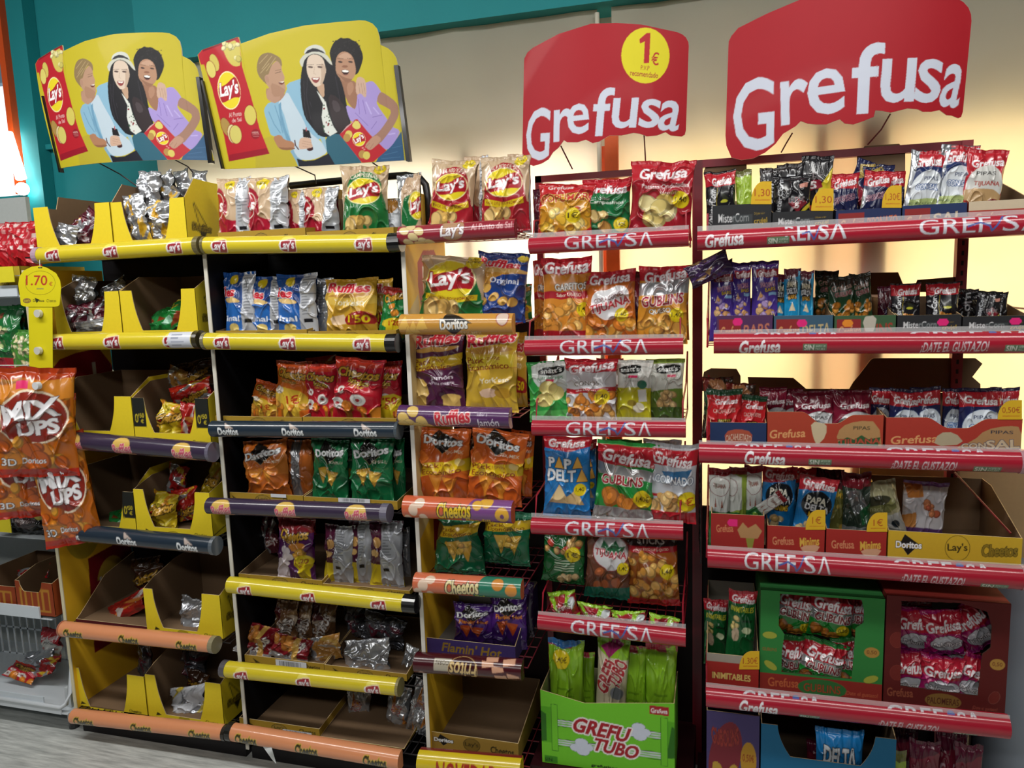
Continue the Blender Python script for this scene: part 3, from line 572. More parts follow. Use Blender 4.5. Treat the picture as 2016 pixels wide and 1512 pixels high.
mb = MB(); mb.box(X1a+.01, YB, .05, X1b, YB+.01, SH[1, 0]+.02, '17161a'); part(rk, 'back_panel', mb, BOARD)
mb = MB(); mb.box(X1a, .02, 0, X1b, YB, .05, '1c1a1c'); part(rk, 'plinth', mb, BOARD)

# rack 2
X2a, X2b = P(447, 1000)[0], P(805, 700)[0]
rk = thing('display_rack', (P(630, 1400)[0], .18, 0), 'second yellow snack rack, black inside with a white front edge', 'display rack')
for i, (L, R, h, bg, art, cl, cr) in enumerate([
    ((404, 483), (766, 478), 36, YEL, logos(logo_lays, (438, 577, 721), 22, 88, 36), ('6e6440', 6), ('141416', 26)),
    ((406, 672), (762, 676), 35, YEL, logos(logo_lays, (443, 576, 718), 20, 88, 36), ('77715a', 8), ('101012', 23)),
    ((416, 845), (780, 848), 33, NAV, logos(logo_doritos, (457, 588, 727), 18, 90), None, ('4a545c', 6)),
    ((409, 997), (752, 1011), 33, PUR, logos(logo_ruffles, (443, 573, 708), 12, 92, 44), None, ('6a6678', 16)),
    ((450, 1153), (795, 1190), 32, YEL, logos(logo_lays, (487, 615, 750), 26, 92, 32), None, ('101012', 30)),
    ((446, 1320), (782, 1355), 31, YEL, logos(logo_lays, (480, 606, 738), 26, 92, 32), ('57545a', 14), ('8a8050', 6)),
    ((458, 1440), (788, 1506), 33, ORA, logos(logo_cheetos, (492, 614, 745), 18, 92, 44), ('22221f', 14), None)]):
    if i == 6: L, R = (458, 1444), (788, 1499)
    z, r = rail(rk, L, R, h, bg, art, cl, cr); SH[2, i] = z; shelf(rk, X2a+.012, X2b-.012, z-.002, '2a2628')
panel(rk, X2a, -1, .05, SH[2, 0]-.004, '0e0e12', 'd8d4c8')
mb = MB(); mb.box(X2a-.006, YB, .05, X2b, YB+.01, SH[2, 0]+.02, '0e0e12'); part(rk, 'back_panel', mb, BOARD)
mb = MB(); mb.box(X2a, .02, 0, X2b, YB, .05, '1c1a1c'); part(rk, 'plinth', mb, BOARD)
mb = MB(); Yt = .30; mb.tube([P(572, 366, Yt), P(640, 359, Yt), P(700, 353, Yt), P(800, 345, Yt), P(826, 350, Yt), P(838, 364, Yt), P(843, 395, Yt), P(846, 480, Yt)], .013, '141214', 10); part(rk, 'top_hoop', mb, METAL, True)

# rack 3, narrow
X3a, X3b = P(815, 900)[0], P(1026, 900)[0]
rk = thing('display_rack', (P(930, 1480)[0], .18, 0), 'narrow rack of large packs between the yellow rack and the red wire rack', 'display rack')
def a31(c, xl, xr):
    for x, y in ((800, 35), (812, 20), (818, 60), (830, 40), (806, 80), (836, 78), (848, 86), (826, 92)): c.ell(x, y, 10, 14, 'd9c48e', 20, 'a06a4a', 1)
    c.ell(896, 40, 24, 42, 'b08a6a'); c.text("Lay's", 896, 48, 46, 52, 'efeaec', '6a1420', 2, -3, .15, 0, .05); c.text('Al Punto de Sal', 972, 38, 78, 24, 'd8a0a4')
def a32(c, xl, xr):
    for x, y in ((800, 45), (818, 60), (835, 45), (806, 80)): c.poly([(x-12, y+22), (x+2, y-26), (x+14, y+18)], 'e0b254', 0, 1, 'a8742a', 1)
    for k in range(12): a = k*.52; c.line([(996, 34), (996+40*math.cos(a), 34+90*math.sin(a))], 2, 'cf9440')
    c.poly([(884, -2), (936, 46), (876, 46)], '18140f'); c.poly([(884, 62), (916, 62), (896, 92)], '18140f'); c.text('Doritos', 900, 48, 54, 34, 'eeeae2', '18140f', 2.5, -2, 0, 0, .06); c.text('TEX-MEX', 931, 80, 42, 15, 'e8c890', '7a4a14', 1)
    c.ell(993, 28, 11, 24, 'd8c0b0', 0, 'a03a30', 3)
def a33(c, xl, xr):
    for k in range(16): a = k*.4; c.line([(905, 50), (905+60*math.cos(a), 50+120*math.sin(a))], 1.5, '7a5a86')
    for x, y in ((800, 55), (818, 30), (812, 76), (836, 66), (826, 88), (846, 92), (798, 82)): c.ell(x, y, 12, 19, 'd9b868', 30, '5a3a2a', 1)
    c.text('Ruffles', 897, 48, 70, 50, 'c22a3a', 'f0dcd8', 2.5, -8, .1, 0, .07); c.text('Jamón', 965, 66, 42, 34, 'e8e0ee', None, 0, -2, 0, 0, .0); c.text('sabor a', 955, 36, 20, 10, 'c8b8d0')
def a34(c, xl, xr):
    c.poly([(940, -12), (1012, -12), (1012, 112), (930, 112), (912, 80)], '7a4a86')
    for x, y, rx, ry in ((806, 80, 7, 12), (820, 50, 9, 20), (838, 74, 8, 14), (832, 28, 10, 16)): c.ell(x, y, rx, ry, 'e4c9b4')
    c.text('Cheetos', 900, 46, 66, 52, 'e3bf2e', '241c10', 3, -6, .1, 0, .05)
    for x, y, r in ((962, 14, 12), (945, 26, 9), (993, 52, 13)): c.ell(x, y, r, r*1.7, 'dba83c', 0, '9a6a1c', 1)
    c.ell(993, 56, 4, 7, '6a3a6a'); c.text('Pandilla', 950, 80, 56, 26, 'd8b83a', '5a2a60', 1.3, 3, 0, 0, .05)
def a35(c, xl, xr):
    c.poly([(958, -12), (1030, -12), (1030, 112), (945, 112), (935, 70)], '2f7a62')
    for x, y, rx, ry in ((826, 70, 8, 14), (838, 46, 10, 20), (850, 78, 7, 12), (852, 26, 10, 14)): c.ell(x, y, rx, ry, 'dfc4ae')
    c.text('Cheetos', 915, 46, 66, 54, 'e8d8a0', '241c10', 3, -6, .1, 0, .05)
    for x, y in ((984, 28), (1010, 46)): c.ell(x, y, 11, 20, 'cf8a3c', 0, '8a5020', 1)
    c.text('Pelotazos', 970, 84, 62, 22, 'bcd04a', '1f4a3c', 1.3, 3, 0, 0, .05)
def a36(c, xl, xr):
    c.rect(860, 18, 894, 58, 'b0a896'); c.text('CORN', 877, 30, 26, 14, '4a3a30', rot=180); c.ell(917, 52, 28, 46, '3a0e14', 0, 'cba66a', 2); c.text('Fritos', 917, 52, 52, 52, 'dfc083', None, 0, 182, .1, 0, .03)
    for x, y, r in ((972, 10, 0), (985, 40, 30), (1005, 18, -20), (990, 70, 10), (1014, 60, 40), (1010, 90, 0), (965, 26, 30)): c.poly([(x-12, y-10), (x+10, y-14+r*.3), (x+12, y+6), (x-10, y+12)], 'd5a184', 0, 1, '8a4a2c', 1)
    c.ell(833, 80, 7, 16, 'a08078')
def a37(c, xl, xr): c.text('NOVEDAD', 926, 62, 120, 62, 'a3342a', bold=.05); c.rect(xl, -12, xr, 4, '7a2a24')
for i, (L, R, h, bg, art) in enumerate([((786, 464), (1015, 449), 38, '8f2736', a31), ((790, 639), (1011, 638), 42, 'c8913e', a32), ((787, 818), (1005, 824), 41, '55305f', a33), ((797, 998), (1010, 1010), 43, 'cf6440', a34), ((817, 1148), (1028, 1162), 38, 'cf6e4c', a35), ((818, 1306), (1029, 1321), 38, '45141c', a36), ((826, 1499), (1027, 1517), 44, 'd8be24', a37)]):
    z, r = rail(rk, L, R, h, bg, art, None, None); SH[3, i] = z; shelf(rk, X3a+.012, X3b, z-.002, '7a2430')
def p3art(c):
    f = lambda py: (SH[3, 0]+.02-XZ(820, py, .1)[1])*100
    y = f(560); c.poly([(10, y-11), (30, y-12), (31, y+10), (15, y+13), (9, y+4)], 'a31c28', 1); c.text('La', 20, y, 13, 12, 'dcd6d2', bold=.05)
    for py in (1010, 1080): y = f(py); c.poly([(14, y-16), (34, y-16), (36, y+14), (12, y+14)], '8a1c26'); c.ell(20, y, 4.5, 8, 'c4a860', 0)
    for py in (720, 900): y = f(py); c.poly([(0, y-18), (9, y-24), (12, y+20), (0, y+26)], 'c9b27a')
panel(rk, X3a, -1, .05, SH[3, 0]+.02, 'e0b02c', 'e4e0d6', p3art)
mb = MB(); mb.box(X3a+.01, YB, .05, X3b, YB+.01, SH[3, 1]-.01, '17090c'); part(rk, 'back_panel', mb, BOARD)
post(rk, X3b, YB, 0, SH[3, 0]-.02, '7a1424', .006)
mb = MB(); mb.box(X3a, .02, 0, X3b, YB, .05, '1c1214'); part(rk, 'plinth', mb, BOARD)

# rack 4, red wire
RWR = '7d1424'
X4a, X4b = P(1056, 900, .3)[0], P(1360, 900, .1)[0]
rk = thing('display_rack', (P(1200, 1480)[0], .18, 0), 'red wire rack of sharing bags under the price-disc sign', 'display rack')
for i, (L, R, h) in enumerate([((1042, 484), (1356, 467), 34), ((1034, 685), (1345, 681), 34), ((1048, 843), (1350, 846), 33), ((1047, 1036), (1345, 1048), 34), ((1060, 1224), (1350, 1258), 34)]):
    z, r = rail(rk, L, R, h, RED, art_r4, None, None, True); SH[4, i] = z; x0, x1 = P(L[0]+8, L[1])[0], P(R[0]-6, R[1])[0]; shelf(rk, x0, x1, z-.002, RWR)
    for x in (x0, x1):
        mb = MB(); mb.tube([(x, -.01, z-.01), (x, .02, z+.075), (x, .25, z+.10), (x, YB, z+.19), (x, YB, z-.01), (x, -.01, z-.01)], .003, 'a01c30'); part(rk, 'shelf_bracket', mb, METAL)
zt4 = P(1160, 340, YB)[2]
for x in (P(1062, 400, YB)[0], P(1370, 700, YB)[0]): post(rk, x, YB, 0, zt4, RWR)
mb = MB(); xa, xb = P(1062, 400, YB)[0], P(1370, 700, YB)[0]; mb.box(xa-.011, YB-.011, zt4-.022, xb+.011, YB+.011, zt4, RWR); part(rk, 'top_bar', mb, METAL)
mb = MB(); mb.box(xa, YB+.012, .03, xb, YB+.02, P(1200, 880, YB)[2], '1c0d10'); part(rk, 'back_panel', mb, BOARD)  # added dark board in place of the dark stock behind the shelves
mb = MB(); mb.box(xa, .0, 0, xb, YB, .155, '2a0a10'); part(rk, 'plinth', mb, BOARD)

# rack 5, wide red rack
X5a, X5b = P(1392, 900)[0], P(2014, 900)[0]
rk = thing('display_rack', (P(1700, 1480)[0], .18, 0), 'wide red rack of small packets in cartons under the largest red sign', 'display rack')
def a51(c, xl, xr): c.text('Grefusa', 1432, 52, 84, 46, 'e8e6ec', rot=-3, shear=.15, bold=.05); sinpalma(c, 1545, 62, 46); c.text('REF', 1590, 40, 62, 56, 'd4d4de'); c.line([(1594, 46), (1608, 40), (1618, 66), (1632, 14)], 6, '4a62a8'); c.text('S\u039b', 1655, 40, 56, 56, 'd4d4de'); c.rect(1524, 26, 1582, 50, RED); spread(c, 0, 1820, 2040, 44, 50, 'd4d4de'); sinpalma(c, 1545, 64, 46)
def a52(c, xl, xr):
    tops(c, 1488, 1670); c.text('Grefusa', 1504, 62, 88, 46, 'ece8ee', rot=-2, shear=.15, bold=.05); sinpalma(c, 1617, 62, 48); tops(c, 1800, 2030); c.text('¡DATE EL GUSTAZO!', 1887, 66, 124, 40, 'd9c4cc', rot=-1, shear=.12, bold=.02); sinpalma(c, 2002, 66, 46)
def a53(c, xl, xr):
    tops(c, 1450, 1620); c.text('Grefusa', 1517, 58, 86, 46, 'ece8ee', rot=1, shear=.15, bold=.05); sinpalma(c, 1629, 64, 46); tops(c, 1756, 1950); c.text('¡DATE EL GUSTAZO!', 1830, 70, 120, 40, 'd9c4cc', rot=0, shear=.12, bold=.02); sinpalma(c, 1947, 72, 50)
def a54(c, xl, xr):
    spread(c, 0, 1470, 1648, 44, 56, 'd8d8e0'); tops(c, 1770, 1955); c.text('¡DATE EL GUSTAZO!', 1846, 70, 116, 40, 'd9c4cc', rot=0, shear=.12, bold=.02); sinpalma(c, 1960, 74, 50)
def a55(c, xl, xr):
    tops(c, 1466, 1630); c.text('Grefusa', 1502, 58, 82, 44, 'ece8ee', rot=0, shear=.15, bold=.05); sinpalma(c, 1606, 74, 42); tops(c, 1756, 1935); c.text('¡DATE EL GUSTAZO!', 1798, 72, 112, 38, 'd9c4cc', rot=0, shear=.12, bold=.02); sinpalma(c, 1905, 80, 44)
for i, (L, R, h, art) in enumerate([((1373, 474), (2024, 441), 42, a51), ((1405, 676), (2024, 674), 44, a52), ((1376, 892), (2008, 910), 43, a53), ((1393, 1098), (2012, 1140), 43, a54), ((1390, 1372), (1986, 1434), 42, a55)]):
    z, r = rail(rk, L, R, h, RED, art, None, ('b88a94', 8) if i in (2, 3) else None, True); SH[5, i] = z; shelf(rk, X5a, X5b, z-.002, RWR)
    for x in (X5a,):
        mb = MB(); mb.tube([(x, -.01, z-.01), (x, .0, z+.07), (x, .22, z+.10), (x, YB, z+.18), (x, YB, z-.01), (x, -.01, z-.01)], .003, 'a01c30'); part(rk, 'shelf_bracket', mb, METAL)
SH[5, 5] = .055; shelf(rk, X5a, X5b, .053, RWR)
zt5 = (P(1376, 318, YB)[2]+P(1905, 275, YB)[2])/2; xa, xb = P(1375, 700, YB)[0], P(1893, 480, YB)[0]
post(rk, xa, YB, 0, zt5, '6a1020', .013); post(rk, xb, YB, 0, zt5, '96343f', .015, True)
mb = MB(); mb.box(xa-.013, YB-.012, zt5-.024, xb+.015, YB+.012, zt5, '85182c'); part(rk, 'top_bar', mb, METAL)
mb = MB(); mb.box(xa, YB+.014, .03, X5b, YB+.022, SH[5, 3]+.03, '181012'); part(rk, 'back_panel', mb, BOARD)
for q in ([P(1990, 605, .2), P(2060, 612, .35)], [P(1880, 930, .3), P(1990, 1050, .05)]): mb = MB(); mb.tube(q, .003, '8a1a2c'); part(rk, 'brace_rod', mb, METAL)
mb = MB(); mb.box(xa, .04, 0, X5b, YB, .05, '2a0a10'); part(rk, 'plinth', mb, BOARD)
mb = MB()
for k in range(9): x = P(1362, 1000, .3)[0]+.004*0; z = P(1370, 905+k*20, .25)[2]; mb.tube([(X4b+.03, .12, z), (X5a-.03, .33, z)], .0022, '1a1a22')
for y in (.12, .22, .33): t = (y-.12)/.21; x = (X4b+.03)*(1-t)+(X5a-.03)*t; mb.tube([(x, y, P(1370, 1080, .25)[2]), (x, y, P(1370, 895, .25)[2])], .0022, '1a1a22')
part(rk, 'side_grid', mb, METAL)

# ---------------------------------------------------------------- printed designs (x and y run 0..100 over the front of a packet)
def greftop(c, y0=0, y1=24, ty=15, w=74, rot=-3, x=52, red='b01f2c', h=16):
    c.rect(0, y0, 100, y1, red); c.text('Grefusa', x, ty, w, h, 'ebe6ea', '8c1420', 1, rot, .15, 0, .05)
def dot(c, t, x, y, r=11, col='dcc61e', tc='3a2a14'):
    k = c.kx/c.ky; c.ell(x, y, r, r*k, col, 0, '8a6a14', 1); c.text(t, x, y, r*1.4, r*k*.75, tc)
def chips(c, x0, y0, x1, y1, n, seed, cols=('d9b45a', 'c99a44', 'e0c377'), r=10):
    c.blobs(x0, y0, x1, y1, list(cols), n, r, r*c.kx/c.ky*.8, seed)
def nuts(c, x0, y0, x1, y1, n=16, seed=1): chips(c, x0, y0, x1, y1, n, seed, ('c98a3a', 'd9a04a', 'b87428'), 9)
def d_camp(c, eco=False, red=False):
    g = 'a01f2c' if red else '1d7238'; c.rect(0, 0, 100, 100, 'c2a98a'); k = c.kx/c.ky
    c.poly([(2, 70), (12, 45), (14, 28), (30, 15), (50, 10), (72, 14), (88, 28), (90, 46), (98, 70), (100, 100), (0, 100)], g, 1); c.rect(0, 74, 100, 100, g)
    c.text('AL PUNTO DE SAL' if red else 'CAMPESINAS', 51, 17, 58, 7, 'e8dcc8', rot=0, bend=.6)
    lays_ball(c, 50, 44, 37, 37*k*.8, -4)
    if eco: c.poly([(8, 68), (50, 76), (92, 66), (92, 76), (50, 86), (8, 78)], 'd6bc22', 0); c.text('PACK 235g ECONÓMICO' if red else 'PACK 230g ECONÓMICO', 50, 77, 76, 7, '8a2a20', rot=-2, bend=-.5)
    chips(c, 18, 86, 60, 98, 5, 3, ('d8b060', 'e2c27c'), 15)
    dot(c, '2,70€' if eco else '1,80€', 82, 7, 12)
def d_sal(c): d_camp(c, False, True)
def d_camp_eco(c): d_camp(c, True)
def d_sal_eco(c): d_camp(c, True, True)
def side(c, x, seed=0, col='c3c7cd'):
    c.poly([(x, 0), (100, 0), (100, 100), (x-4, 100), (x+2, 50)], hx(col)[:3]+(.22,)); R = random.Random(seed)
    for k in range(14): y = 6+k*5.4; c.rect(x+5, y, x+R.uniform(14, 34), y+1.6, (.42, .43, .46, .2))
    c.rect(x+6, 86, min(98, x+26), 93, '1a1a1e')
def d_sal_side(c):
    c.rect(0, 0, 100, 100, 'c7ac8e'); c.poly([(0, 14), (26, 24), (40, 40), (40, 62), (34, 72), (66, 78), (66, 100), (0, 100)], '9c1f30', 1); c.ell(6, 50, 22, 24, 'e8d8c8'); c.ell(6, 50, 20, 22, 'a8202e'); c.text('s', 18, 52, 14, 16, 'f0ecec', bold=.05); dot(c, '1,80€', 44, 12, 15); c.rect(30, 76, 66, 100, 'a81d34'); side(c, 66, 4)
def d_camp_side(c):
    c.rect(0, 0, 100, 100, 'bda184'); c.poly([(20, 100), (24, 70), (40, 45), (80, 36), (100, 34), (100, 100)], '1d6a38', 1); lays_ball(c, 88, 62, 30, 26, -4); c.poly([(0, 0), (55, 0), (22, 30), (20, 100), (0, 100)], 'a9adb0m')
def d_white_back(c): c.rect(0, 0, 100, 100, 'c9cdd2'); c.ell(50, 20, 40, 22, 'a8742c'); [c.rect(14, 46+k*5, 70, 47.5+k*5, '8a8e96') for k in range(7)]; c.ell(60, 94, 40, 10, '7a1f24')
def d_silver(c): c.rect(0, 0, 100, 100, 'b9bdc4m'); R = random.Random(2); [c.rect(12, 12+k*6, R.uniform(40, 84), 14+k*6, (.5, .51, .55, .6)) for k in range(12)]
def ruf(c, x, y, w, h, rot=-6): c.text('Ruffles', x, y, w, h, 'c62437', 'eeddd8', 2, rot, .12, 0, .07)
def d_ruf_side(c):
    c.rect(0, 0, 100, 100, '1f4f96'); c.poly([(0, 60), (30, 50), (66, 70), (66, 100), (0, 100)], '2a66b4'); c.poly([(44, 0), (66, 0), (66, 60), (50, 50)], '173b78'); c.ell(40, 14, 13, 9, 'dcc21e', 20, '8a6a14', 1)
    c.text('les', 26, 36, 40, 18, 'c62437', 'eeddd8', 2, 4, .1, 0, .08); c.ell(32, 51, 28, 5, 'd8b878', 6); c.text('inal', 34, 84, 46, 11, 'e6ecf4', rot=2, bold=.03); c.ell(36, 100, 16, 6, 'd8c070'); side(c, 66, 8, 'bfc2c9')
def d_ruf_york(c):
    c.rect(0, 0, 100, 100, 'cfa233'); c.poly([(0, 30), (50, 26), (100, 32), (100, 60), (0, 56)], 'd9b551', 1); ruf(c, 50, 20, 84, 20, 3); c.ell(50, 36, 44, 4, 'b8873a'); c.text("York'eso", 52, 50, 60, 13, 'e9e2c8', rot=3, bold=.03)
    c.poly([(10, 82), (40, 74), (50, 92), (20, 98)], 'e6c9a8'); c.ell(72, 86, 30, 17, '9a1f24'); c.text("1'50", 70, 84, 42, 16, 'e2c81e', rot=4, bold=.05); c.rect(0, 96, 100, 100, 'b58c2c')
def d_ruf_orig(c):
    c.rect(0, 0, 100, 100, '1f3f86'); c.poly([(0, 30), (24, 24), (100, 30), (100, 36), (40, 40), (20, 66), (0, 70)], 'c9923c', 1); c.rect(0, 0, 100, 12, '1b2a5c'); ruf(c, 46, 20, 84, 15, 6); c.ell(60, 32, 44, 4, 'd8b06a'); c.ell(90, 10, 10, 6, 'd0b83a')
    c.text('Original', 58, 51, 60, 12, 'e8ecf6', rot=3, bold=.02)
    for x, y in ((20, 62), (38, 78), (58, 84), (78, 86), (14, 86)): c.ell(x, y, 11, 7, 'd8aa52', -30, '8a5a24', 1)
def d_ruf_jam(c):
    c.rect(0, 0, 100, 100, '4f2140'); c.rect(0, 0, 100, 8, '6d3a34'); ruf(c, 48, 10, 92, 19, -8); c.poly([(6, 24), (92, 18), (96, 24), (10, 32)], 'c99a4a', 1); c.poly([(0, 40), (100, 31), (100, 48), (0, 59)], 'd3b126'); c.text('Pack', 22, 44, 36, 9, '7a1f1c', rot=-6, bold=.03); c.text('200g', 56, 41, 26, 6, '9a5a2a', rot=-6); c.text('Económico', 44, 52, 78, 9, '7a1f1c', rot=-6, bold=.03)
    c.text('Jamón', 62, 67, 44, 8, 'e6dce6', rot=-5); c.text('Pata negra', 64, 75, 44, 6, 'd6c6d6', rot=-5); c.poly([(0, 68), (30, 70), (36, 100), (0, 100)], 'd2ae5c', 1); c.ell(12, 84, 16, 12, 'dfc07a', 30); c.ell(76, 97, 18, 6, 'd6b264')
def d_ruf_york_big(c):
    c.rect(0, 0, 100, 100, 'cda838'); ruf(c, 50, 10, 94, 19, -8); c.ell(50, 27, 44, 5, 'b98838', -4); c.poly([(0, 38), (100, 32), (100, 50), (0, 57)], 'dcc33a'); c.text('Pack', 22, 42, 36, 9, '8a2a1c', rot=-4, bold=.03); c.text('200g', 58, 39, 26, 6, 'a8642a', rot=-4); c.text('Económico', 46, 51, 82, 9, '8a2a1c', rot=-4, bold=.03)
    c.line([(0, 58), (100, 51)], 1.5, 'a85a2a'); c.text("York'eso", 60, 71, 56, 8, 'f0ead2', rot=-4); c.poly([(30, 86), (60, 82), (66, 96), (34, 98)], 'e2c0a4', 1); c.ell(76, 90, 16, 8, 'b58a2a')
def cht(c, x, y, w, h, rot=0): c.text('Cheetos', x, y, w, h, 'c99a34', '17120c', 3, rot, .12, 0, .07)
def d_cht_or(c):
    c.rect(0, 0, 100, 100, 'cf6a22'); c.rect(0, 0, 100, 16, 'b04a1c'); cht(c, 52, 26, 84, 17, 8); c.text('Gustosines', 48, 39, 46, 8, '4a2a10', 'd9a040', 1, 6); c.poly([(0, 56), (40, 50), (100, 66), (100, 100), (0, 100)], 'd8b23a', 1); c.ell(20, 58, 14, 8, 'e8dccc'); c.text('1€', 58, 76, 34, 18, 'b3281c', rot=-6, bold=.04); chips(c, 0, 84, 100, 100, 8, 3, ('d88a2c', 'e0a040'), 11)
def d_cht_st(c):
    c.rect(0, 0, 100, 100, 'b3192a'); c.poly([(0, 0), (70, 0), (100, 14), (0, 20)], 'c63a26'); cht(c, 52, 27, 86, 17, 4); c.text('Sticks', 56, 42, 44, 9, 'd9b23a', '2a1208', 2, 6, 0, 0, .04); c.text('KETCHUP', 54, 50, 30, 4, 'd9b23a', None, 0, 6)
    c.ell(22, 58, 9, 7, 'e6e2da'); c.ell(22, 58, 4, 3.2, '9a1a26')
    for x, y in ((60, 74), (14, 84)): c.ell(x, y, 16, 11, 'dfdcd6'); c.ell(x, y, 10, 7, 'b8b4b0'); c.ell(x, y, 5, 3, '8a1a22')
    chips(c, 24, 88, 100, 98, 6, 4, ('d9872c', 'cf7a24'), 12)
def d_cht_st2(c): d_cht_st(c); c.poly([(30, 70), (100, 62), (100, 100), (20, 100)], 'd9bd22', 1); c.text("1'50", 66, 78, 50, 15, 'b3281c', rot=-3, bold=.05); c.text('€', 62, 91, 16, 9, 'b3281c')
def d_cht_gr(c): c.rect(0, 0, 100, 100, '1f7a3c'); c.poly([(0, 0), (60, 0), (100, 20), (0, 20)], 'b33024'); cht(c, 50, 22, 90, 20, -22); chips(c, 30, 44, 80, 66, 5, 6, ('d98a2c',), 13); c.poly([(20, 78), (100, 70), (100, 100), (10, 100)], 'd9bd22', 1); c.text("1'20", 62, 86, 46, 13, 'b3281c', rot=-6, bold=.05)
def d_cht_pu(c):
    c.rect(0, 0, 100, 100, '4f1d55'); c.rect(0, 0, 100, 26, '7a1f26'); cht(c, 52, 30, 78, 20, -3); c.text('PANDILLA', 46, 42, 46, 6, 'c9922c', '2a1208', 1); c.ell(62, 52, 22, 8, 'c98232')
    for x, y, rx, ry in ((30, 62, 14, 9), (36, 74, 17, 8), (22, 88, 18, 9), (16, 98, 20, 8)): c.ell(x, y, rx, ry, 'd9cfd6')
    chips(c, 56, 60, 92, 70, 3, 9, ('d6a03a',), 12); c.ell(76, 86, 24, 17, 'd9c322'); c.text('1,20', 74, 83, 34, 11, '8a2a1c', bold=.04); c.text('€', 70, 93, 12, 8, '8a2a1c')
def dor(c, x, y, w, h, rot=0): c.poly([(x-w*.16, y-h*1.5), (x+w*.42, y-h*.1), (x-w*.34, y-h*.1)], '14110f'); c.poly([(x-w*.26, y+h*.3), (x+w*.3, y+h*.3), (x-w*.02, y+h*1.5)], '14110f', 0, 1, 'c9a86a', 1); c.text('Doritos', x, y, w, h, 'eceef0', '14110f', 2, rot, 0, 0, .06)
def d_dor(c, body='b8601f', lite='cf7a30', big=False, sub='TEX-MEX', chip=('d98a2e', 'e29a3a')):
    c.rect(0, 0, 100, 100, body); c.poly([(0, 30), (30, 52), (0, 80)], lite); c.poly([(100, 20), (60, 60), (100, 74)], lite); y = 20 if big else 26; dor(c, 50, y, 80, 13 if big else 15, 3 if big else -10); c.text(sub, 74, y+16, 36, 5, 'e6d8c0', rot=4)
    if big: c.poly([(0, 58), (100, 46), (100, 66), (0, 80)], 'd9b822'); c.text('Pack', 24, 60, 40, 8, '8a2a1c', rot=-6, bold=.03); c.text('170g', 58, 57, 24, 5, 'a8642a', rot=-6); c.text('Económico', 46, 69, 82, 9, '8a2a1c', rot=-6, bold=.03); c.ell(84, 53, 9, 6, 'e0ca80')
    y0 = 80 if big else 62
    for x, r in ((38, 0), (66, 8)): c.poly([(x-18, y0-4), (x+14, y0-8+r), (x-2, y0+26)], chip[0], 0, 1, '7a4414', 1); c.poly([(x-10, y0), (x+8, y0-2+r), (x-2, y0+14)], chip[1])
def d_dor_or(c): d_dor(c)
def d_dor_gr(c): d_dor(c, '16663c', '2b8a55', False, 'CHILLI', ('cfa03a', 'dcb650'))
def d_dor_or_big(c): d_dor(c, 'c15a20', 'd9752c', True)
def d_dor_gr_big(c): c.rect(0, 0, 100, 100, '12603f'); c.rect(0, 0, 100, 12, '4a9a78'); c.poly([(0, 26), (100, 14), (100, 34), (0, 48)], 'd3b126'); c.text('Pack', 26, 30, 42, 7, '7a3a1c', rot=-6); c.text('Económico', 50, 36, 80, 8, '7a3a1c', rot=-6, bold=.03); [c.poly([(x-16, 52), (x+16, 48), (x+2, 90)], 'cba23c', 0, 1, '7a5414', 1) for x in (42, 70)]; chips(c, 34, 54, 74, 74, 7, 5, ('d8b450', 'c0923a'), 7)
def d_dor_pu(c): d_dor(c, '35155a', '4a2074', False, '', ('a8401c', 'c05a24')); c.text("Flamin' Hot", 54, 46, 74, 9, 'd9922c', 'a3281c', 1, -2)
def d_dor_or_back(c): c.rect(0, 0, 100, 100, 'b46024'); c.poly([(26, 0), (60, 0), (64, 100), (34, 100)], 'a3a4a8m'); c.line([(62, 0), (66, 100)], 2, '6a6a70'); [c.rect(36, 30+k*6, 56, 32+k*6, '77787e') for k in range(8)]
def d_frit(c): c.rect(0, 0, 100, 100, '9a7048'); c.rect(0, 44, 100, 100, '5a1018'); c.text('Fritos', 50, 38, 90, 32, 'd9d4ce', '3a1a14', 2, -60, .1, 0, .05); chips(c, 10, 60, 90, 96, 6, 2, ('cf8a3c', 'c0702c'), 13)
def d_frit2(c): c.rect(0, 0, 100, 100, '7a1420'); chips(c, 10, 10, 60, 50, 6, 2, ('d08a40', 'b8702c'), 13); c.text('Fritos', 66, 60, 60, 30, 'd9d4ce', '2a1a3a', 2, -50, .1, 0, .05); c.poly([(0, 70), (60, 86), (100, 80), (100, 100), (0, 100)], 'c9c9cdm'); c.poly([(60, 0), (72, 0), (76, 100), (60, 100)], 'c9a050')
def d_mix(c):
    c.rect(0, 0, 100, 100, 'b8621a'); chips(c, 0, 0, 100, 60, 26, 9, ('c8741c', 'b05a18', 'd08a30'), 14); c.rect(0, 0, 100, 10, 'a83a18'); c.poly([(0, 16), (100, 8), (100, 26), (0, 34)], 'd0832a'); c.rect(30, 12, 46, 19, 'd8306a')
    c.ell(50, 44, 45, 25, 'ead9c0', -8); c.ell(50, 44, 42.5, 23, '8a2a20', -8); c.text('MIX', 48, 37, 76, 17, 'efeef2', '4a1210', 2, -10, .1, 0, .08); c.text('UPS', 56, 53, 54, 14, 'efeef2', '4a1210', 2, -10, .1, 0, .08)
    chips(c, 2, 66, 98, 92, 24, 6, ('d99a34', 'cf7f26', 'e0b24e', 'b8581c'), 12); c.rect(0, 92, 100, 100, 'b02c1c'); c.text('3D', 16, 85, 19, 7, 'efeef2', '2a1a12', 2); c.text('Doritos', 48, 84, 28, 5, 'efeef2', '2a1a12', 1)
